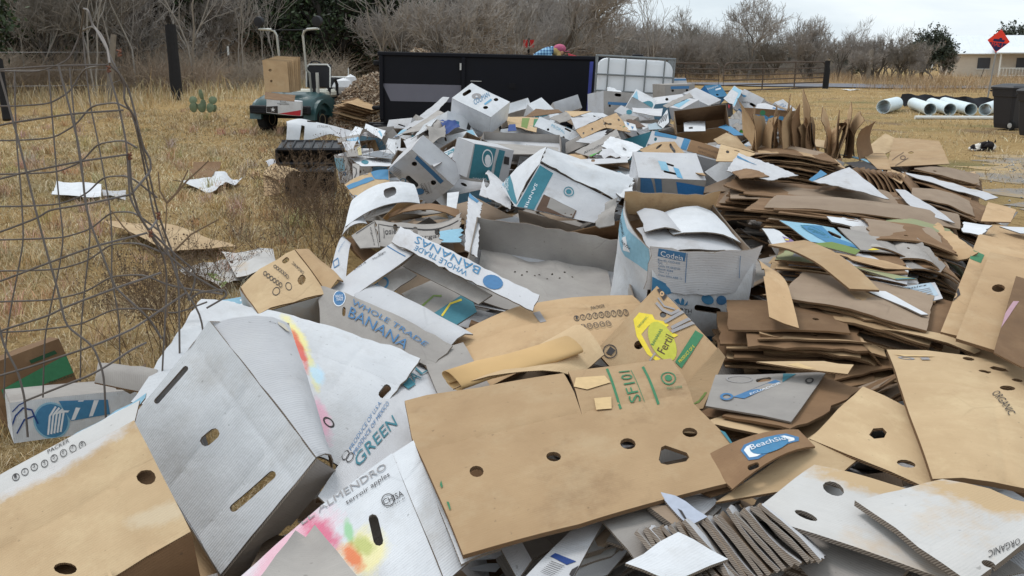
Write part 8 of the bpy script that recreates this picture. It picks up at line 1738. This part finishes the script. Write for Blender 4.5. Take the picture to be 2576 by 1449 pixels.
    ('broad weathered grey board in the bottom foreground', t23([(900, 900), (1560, 610), (1790, 980), (1230, 1340)]), GY, .0, dict(rag=.004, grid=.05)),
    ('grey folded board with a dark hollow edge', t23([(1365, 745), (1590, 738), (1770, 970), (1740, 1040)]), IN, -.04, dict(thick=.012, bends=[('t', .03)])),
    ('crumpled bluish printed board corner', t23([(1470, 605), (1640, 655), (1970, 840), (1780, 960)]), ink('blue_grey_board', 172, 178, 192), -.06, dict(amp=.008, grid=.04, prints=[PG(t23([(1605, 680), (1650, 700), (1735, 830), (1660, 770)]), BLK)])),
    ('grey torn board with wet patches', t23([(1650, 640), (1980, 610), (2070, 690), (1930, 830)]), WG, .02, dict(rag=.006)),
    ('white ribbed torn board in the bottom foreground', t23([(1140, 1420), (1660, 1090), (2170, 1390), (1620, 1560)]), WH, -.12, dict(rag=.002, grid=.04, amp=.008)),
    ('grey crate side below the SF101 sheet', t23([(-150, 1100), (70, 1055), (200, 1290), (60, 1480)]), WG, .1, {}),
    ('grey slatted piece below the SF101 sheet', t23([(60, 1070), (290, 1020), (430, 1180), (190, 1300)]), GY, .16, {}),
    ('dark curled board edge under the SF101 sheet', t23([(610, 930), (840, 705), (900, 800), (640, 960)]), IN, .05, dict(bends=[('s', .03)]))):
    sheet(lab, px, (m, KRD if m in (KR, KRL, KRD) else GY, ED if m in (KR, KRL, KRD) else EDG), dd=dd, **dict(dict(grid=.07), **kw))
for i in range(22):
    if i > 11: j = i - 12; p = t23([(1240 + 58 * j, 1010 - 12 * j), (1640 + 62 * j, 1560 - 10 * j), (1710 + 62 * j, 1530 - 10 * j), (1330 + 58 * j, 965 - 12 * j)])
    else: p = t23([(1840 + 62 * i, 905 - 22 * i + (60 if i > 5 else 0)), (2330 + 70 * i, 1500 - 20 * i), (2410 + 70 * i, 1470 - 20 * i), (1930 + 62 * i, 860 - 22 * i + (60 if i > 5 else 0))])
    sheet('grey corrugated board standing on edge in the bottom row', p, ([GY, IN, WG][i % 3], IN, EDG), dds=[-.05 - .004 * i, -.05 - .004 * i, .15, .15], group='row of corrugated boards', thick=.008, rag=.003, bends=[('s', .006 * math.sin(i * 2.3))], grid=.06)
rgx = np.random.RandomState(8)
for i in range(46):
    if i < 30: u, v = 1290 + 620 * rgx.rand(), 235 + 165 * rgx.rand() ** .8
    else: u, v = 900 + 330 * rgx.rand(), 300 + 130 * rgx.rand()
    c = P(u, v, dsurf(v) + .45) - [0, 0, .17]; dm = np.array([.34 + .14 * rgx.rand(), .26 + .1 * rgx.rand(), .14 + .1 * rgx.rand()])
    Rq = np.array(Matrix.Rotation(rgx.rand() * 6.28, 3, 'Z') @ Matrix.Rotation(rgx.randn() * .45, 3, 'X') @ Matrix.Rotation(rgx.randn() * .45, 3, 'Y')); x, y, z = [Rq[:, k] * dm[k] for k in range(3)]
    acc = [BLM, BLM, TEAL, LBL, WH][rgx.randint(5)]; ks = ['x0', 'y0', 'x1', 'y1'][rgx.randint(4)]
    carton('small weathered white carton half buried among the printed boxes', None, None, [WH, WG, WG, GY][rgx.randint(4)], IN, pose=(c - (x + y + z) / 2, x, y, z), skip=('z1',) if rgx.rand() < .4 else (), warp=.012, amp=.01, group='half buried white cartons', faces={ks: dict(mat=acc), 'z1': dict(unit_holes=[[(.5 + .05 * math.cos(t), .5 + .16 * math.sin(t)) for t in np.linspace(0, 6.28, 9)[:-1]]]), 'x1': dict(unit_holes=[[(.3 + .06 * math.cos(t), .5 + .1 * math.sin(t)) for t in np.linspace(0, 6.28, 9)[:-1]]])})
def zc(pts): return [(616.3 + x * .217, 37.7 + y * .217) for x, y in pts]
fb('white vegetable carton with a red swoosh and star on the golf cart', zc([(245, 960), (672, 985), (660, 1178), (245, 1148)]), (.66, .28), .42, WH, dd=9.3, hint=(-.1, -1, .1), tol=.06, faces={'z0': dict(prints=[PG(zc([(256, 1066), (385, 1052), (388, 1140), (256, 1132)]), BLK), PG([(z1(zc, 330, 1098)[0] + (6.5 if k % 2 == 0 else 2.6) * math.sin(k * .6283), z1(zc, 330, 1098)[1] - (6.5 if k % 2 == 0 else 2.6) * math.cos(k * .6283)) for k in range(10)], WHT),
    PG(zc([(395, 1140), (560, 1110), (665, 1096), (662, 1150), (645, 1162)]), RED), T('Fresh', *zc([(415, 1012), (482, 1012), (415, 990)]), BLK), T('Vegetables', *zc([(380, 1038), (520, 1038), (380, 1015)]), BLK)])})
sheet('brown flap hanging over the front of the vegetable carton', zc([(228, 893), (585, 935), (572, 1002), (228, 975)]), (KRD, IN, ED), dd=4.75, grid=.12)
_d = 18.55
for i in range(7):
    q = zc([(200 + 27 * i, 522 - 8 * i), (490 + 25 * i, 546 - 10 * i), (520 + 21 * i, 900 - 4 * i), (232 + 27 * i, 890)]); C = np.array([P(*p, _d + .045 * i) for p in q]); _sn[0] += 1
    tag(board('flattened_box', Patch(C, (), .01, seed=i), [KR, KR, ED], .012, grid=.15, holes=[circ(z1(zc, 296, 642), 4, 3.5), circ(z1(zc, 310, 768), 3.2, 3)] if i == 0 else ()), 'flattened tan carton with two holes standing at the front on the golf cart' if i == 0 else 'flattened tan carton standing upright in the load on the golf cart', 'cardboard', None if i == 0 else 'cartons on the golf cart')
estack('flattened tan carton in the stack beside the golf cart', 15, P(*z1(zc, 1080, 985), 18.6), P(*z1(zc, 1445, 1088), 18.6), (.3, .6, .05), .026, [KR, KRD, KR], 'stack beside the golf cart', 21, jit=.05, grid=.3)
def heap():
    H = np.array([h for h in HEAP if h[1] < 15.5 and not (h[0] < -2.3 and h[1] > 4.2)]); H = H[H[:, 2] > .12]; rg = np.random.RandomState(9); n = 3600
    k = rg.randint(0, len(H), n); r = rg.randn(n, 2) * (H[k, 3:4] * .6 + .12)
    xy = H[k, :2] + r; d2 = ((xy[:, None] - H[None, :, :2]) ** 2).sum(-1) + .02; w_ = 1 / d2 ** 1.5; near = np.sqrt(d2.min(1))
    zi = (w_ * H[None, :, 2]).sum(1) / w_.sum(1); hit = d2 < (H[None, :, 3] * .75 + .16) ** 2; zm = np.where(hit, H[None, :, 2], 9).min(1); z = np.minimum(zi, zm)
    z = z - .13 - .30 * rg.rand(n) ** 1.3 * np.clip(z, 0, 1) - .35 * np.clip(near - .25, 0, 2)
    ok = (z > .01) & (xy[:, 1] > 1.35) & pile_inside(xy[:, 0] - .35, xy[:, 1]); xy, z = xy[ok], z[ok]; n = len(z)
    s = np.stack([.12 + .13 * rg.rand(n), .09 + .11 * rg.rand(n), np.full(n, .003)], -1)
    az = rg.rand(n) * 6.28; t1, t2 = rg.randn(n) * .28, rg.randn(n) * .28
    B = np.array([[i, j, q] for q in (-1, 1) for i, j in ((-1, -1), (1, -1), (1, 1), (-1, 1))], float); V = B[None] * s[:, None]
    V[..., 2] += V[..., 0] * t1[:, None] + V[..., 1] * t2[:, None]
    ca, sa = np.cos(az)[:, None], np.sin(az)[:, None]; V = np.stack([V[..., 0] * ca - V[..., 1] * sa, V[..., 0] * sa + V[..., 1] * ca, V[..., 2]], -1) + np.column_stack([xy, z])[:, None]
    V[..., 2] = np.maximum(V[..., 2], .008)
    Fq = np.array([(3, 2, 1, 0), (4, 5, 6, 7), (0, 1, 5, 4), (1, 2, 6, 5), (2, 3, 7, 6), (3, 0, 4, 7)]); Fq = (Fq[None] + (np.arange(n) * 8)[:, None, None]).reshape(-1, 4)
    uv = (B[None, :, :2] * s[:, None, :2] + rg.rand(n, 1, 2) * 9).reshape(-1, 2)
    mi = np.repeat(rg.choice(5, n, p=[.3, .25, .2, .15, .1]), 6)
    o = obj('crushed_cardboard', mesh_data('crushed_cardboard', V.reshape(-1, 3), Fq, [GY, IN, WG, KRD, KR], mi, uv=uv)); tag(o, 'crushed cardboard scraps filling the inside of the heap', 'cardboard', kind='stuff')
heap()
WEED = plain('dead_weed_stems', srgb(118, 98, 78), .95, .3, 8.0); WEEDH = plain('dead_seed_heads', srgb(96, 80, 66), .95, .3, 8.0)
def make_weed(seed, H, stems, lv=3):
    rg = np.random.RandomState(seed); br = []
    for s in range(stems):
        a = rg.rand() * 6.28; t = .15 + .45 * rg.rand(); grow(rg, np.array([math.cos(a), math.sin(a), 0]) * .08 * rg.rand(), np.array([math.cos(a) * math.sin(t), math.sin(a) * math.sin(t), math.cos(t)]), H * (.5 + .3 * rg.rand()), .0035, 0, lv, br, .6, .05, .16, (3, 4), .5, .0013)
    tips = np.concatenate([b[1][-1:] for b in br if b[0] >= 2]); m = MB()
    for p in tips[::2]: m.ball(p, .004 + .004 * rg.rand(), 5)
    me = mesh_data('seed_heads', np.concatenate(m.V), m.F, WEEDH)
    return lines_mesh('stems', br, 3, WEED), me
WD = [make_weed(31, .9, 9), make_weed(32, .75, 11), make_weed(33, 1.05, 7)]
for i, (u, v, s, lab) in enumerate(((760, 520, 1.0, 'in front of the black crates'), (815, 545, 1.0, 'thickest, against the white box corner'), (850, 590, 1.0, 'below the tan and blue carton'), (800, 620, .9, 'in the open grass left of the heap'), (735, 560, .8, 'left of the crates'), (860, 660, .9, 'behind the tan ORGANIC carton'), (700, 640, .7, 'near the washed out cartons'), (430, 880, .9, 'beside the bent wire corner'), (395, 930, .8, 'against the large white box'), (540, 790, .7, 'over the blue carton corner'), (470, 840, .8, 'inside the wire tangle'), (340, 900, .6, 'under the wire cage'))):
    b = G(u, v + (30 if v < 700 else 0)); e = empty('dead_weed', b, 'dry brown branching weed ' + lab, 'weed', None, i * 1.3); e.scale = (s, s, s); k = WD[i % 3]; obj('stems', k[0], e); tag(obj('seed_heads', k[1], e), kind='stuff')
def sapling():
    o = P(412, 900, 3.1); o[2] = 0; e = empty('bare_sapling', o, 'thin leafless sapling forking beside the bent wire cage', 'sapling')
    for pts in ([(410, 960), (414, 820), (417, 700), (415, 600), (420, 510)], [(420, 510), (445, 485), (470, 455), (500, 428), (525, 404)], [(445, 485), (452, 470), (473, 428)], [(420, 510), (402, 480), (398, 432)], [(405, 665), (440, 630), (480, 590), (520, 568), (550, 552)], [(412, 720), (395, 650), (340, 600), (310, 570), (280, 530)], [(418, 800), (430, 740), (470, 700)]):
        MB().tube([P(u, v, 3.1) - o for u, v in pts] if pts[0][1] != 960 else [np.zeros(3)] + [P(u, v, 3.1) - o for u, v in pts[1:]], np.linspace(.0042, .0022, len(pts)), 5).build('branch', WEED, e, smooth_=True)
sapling()
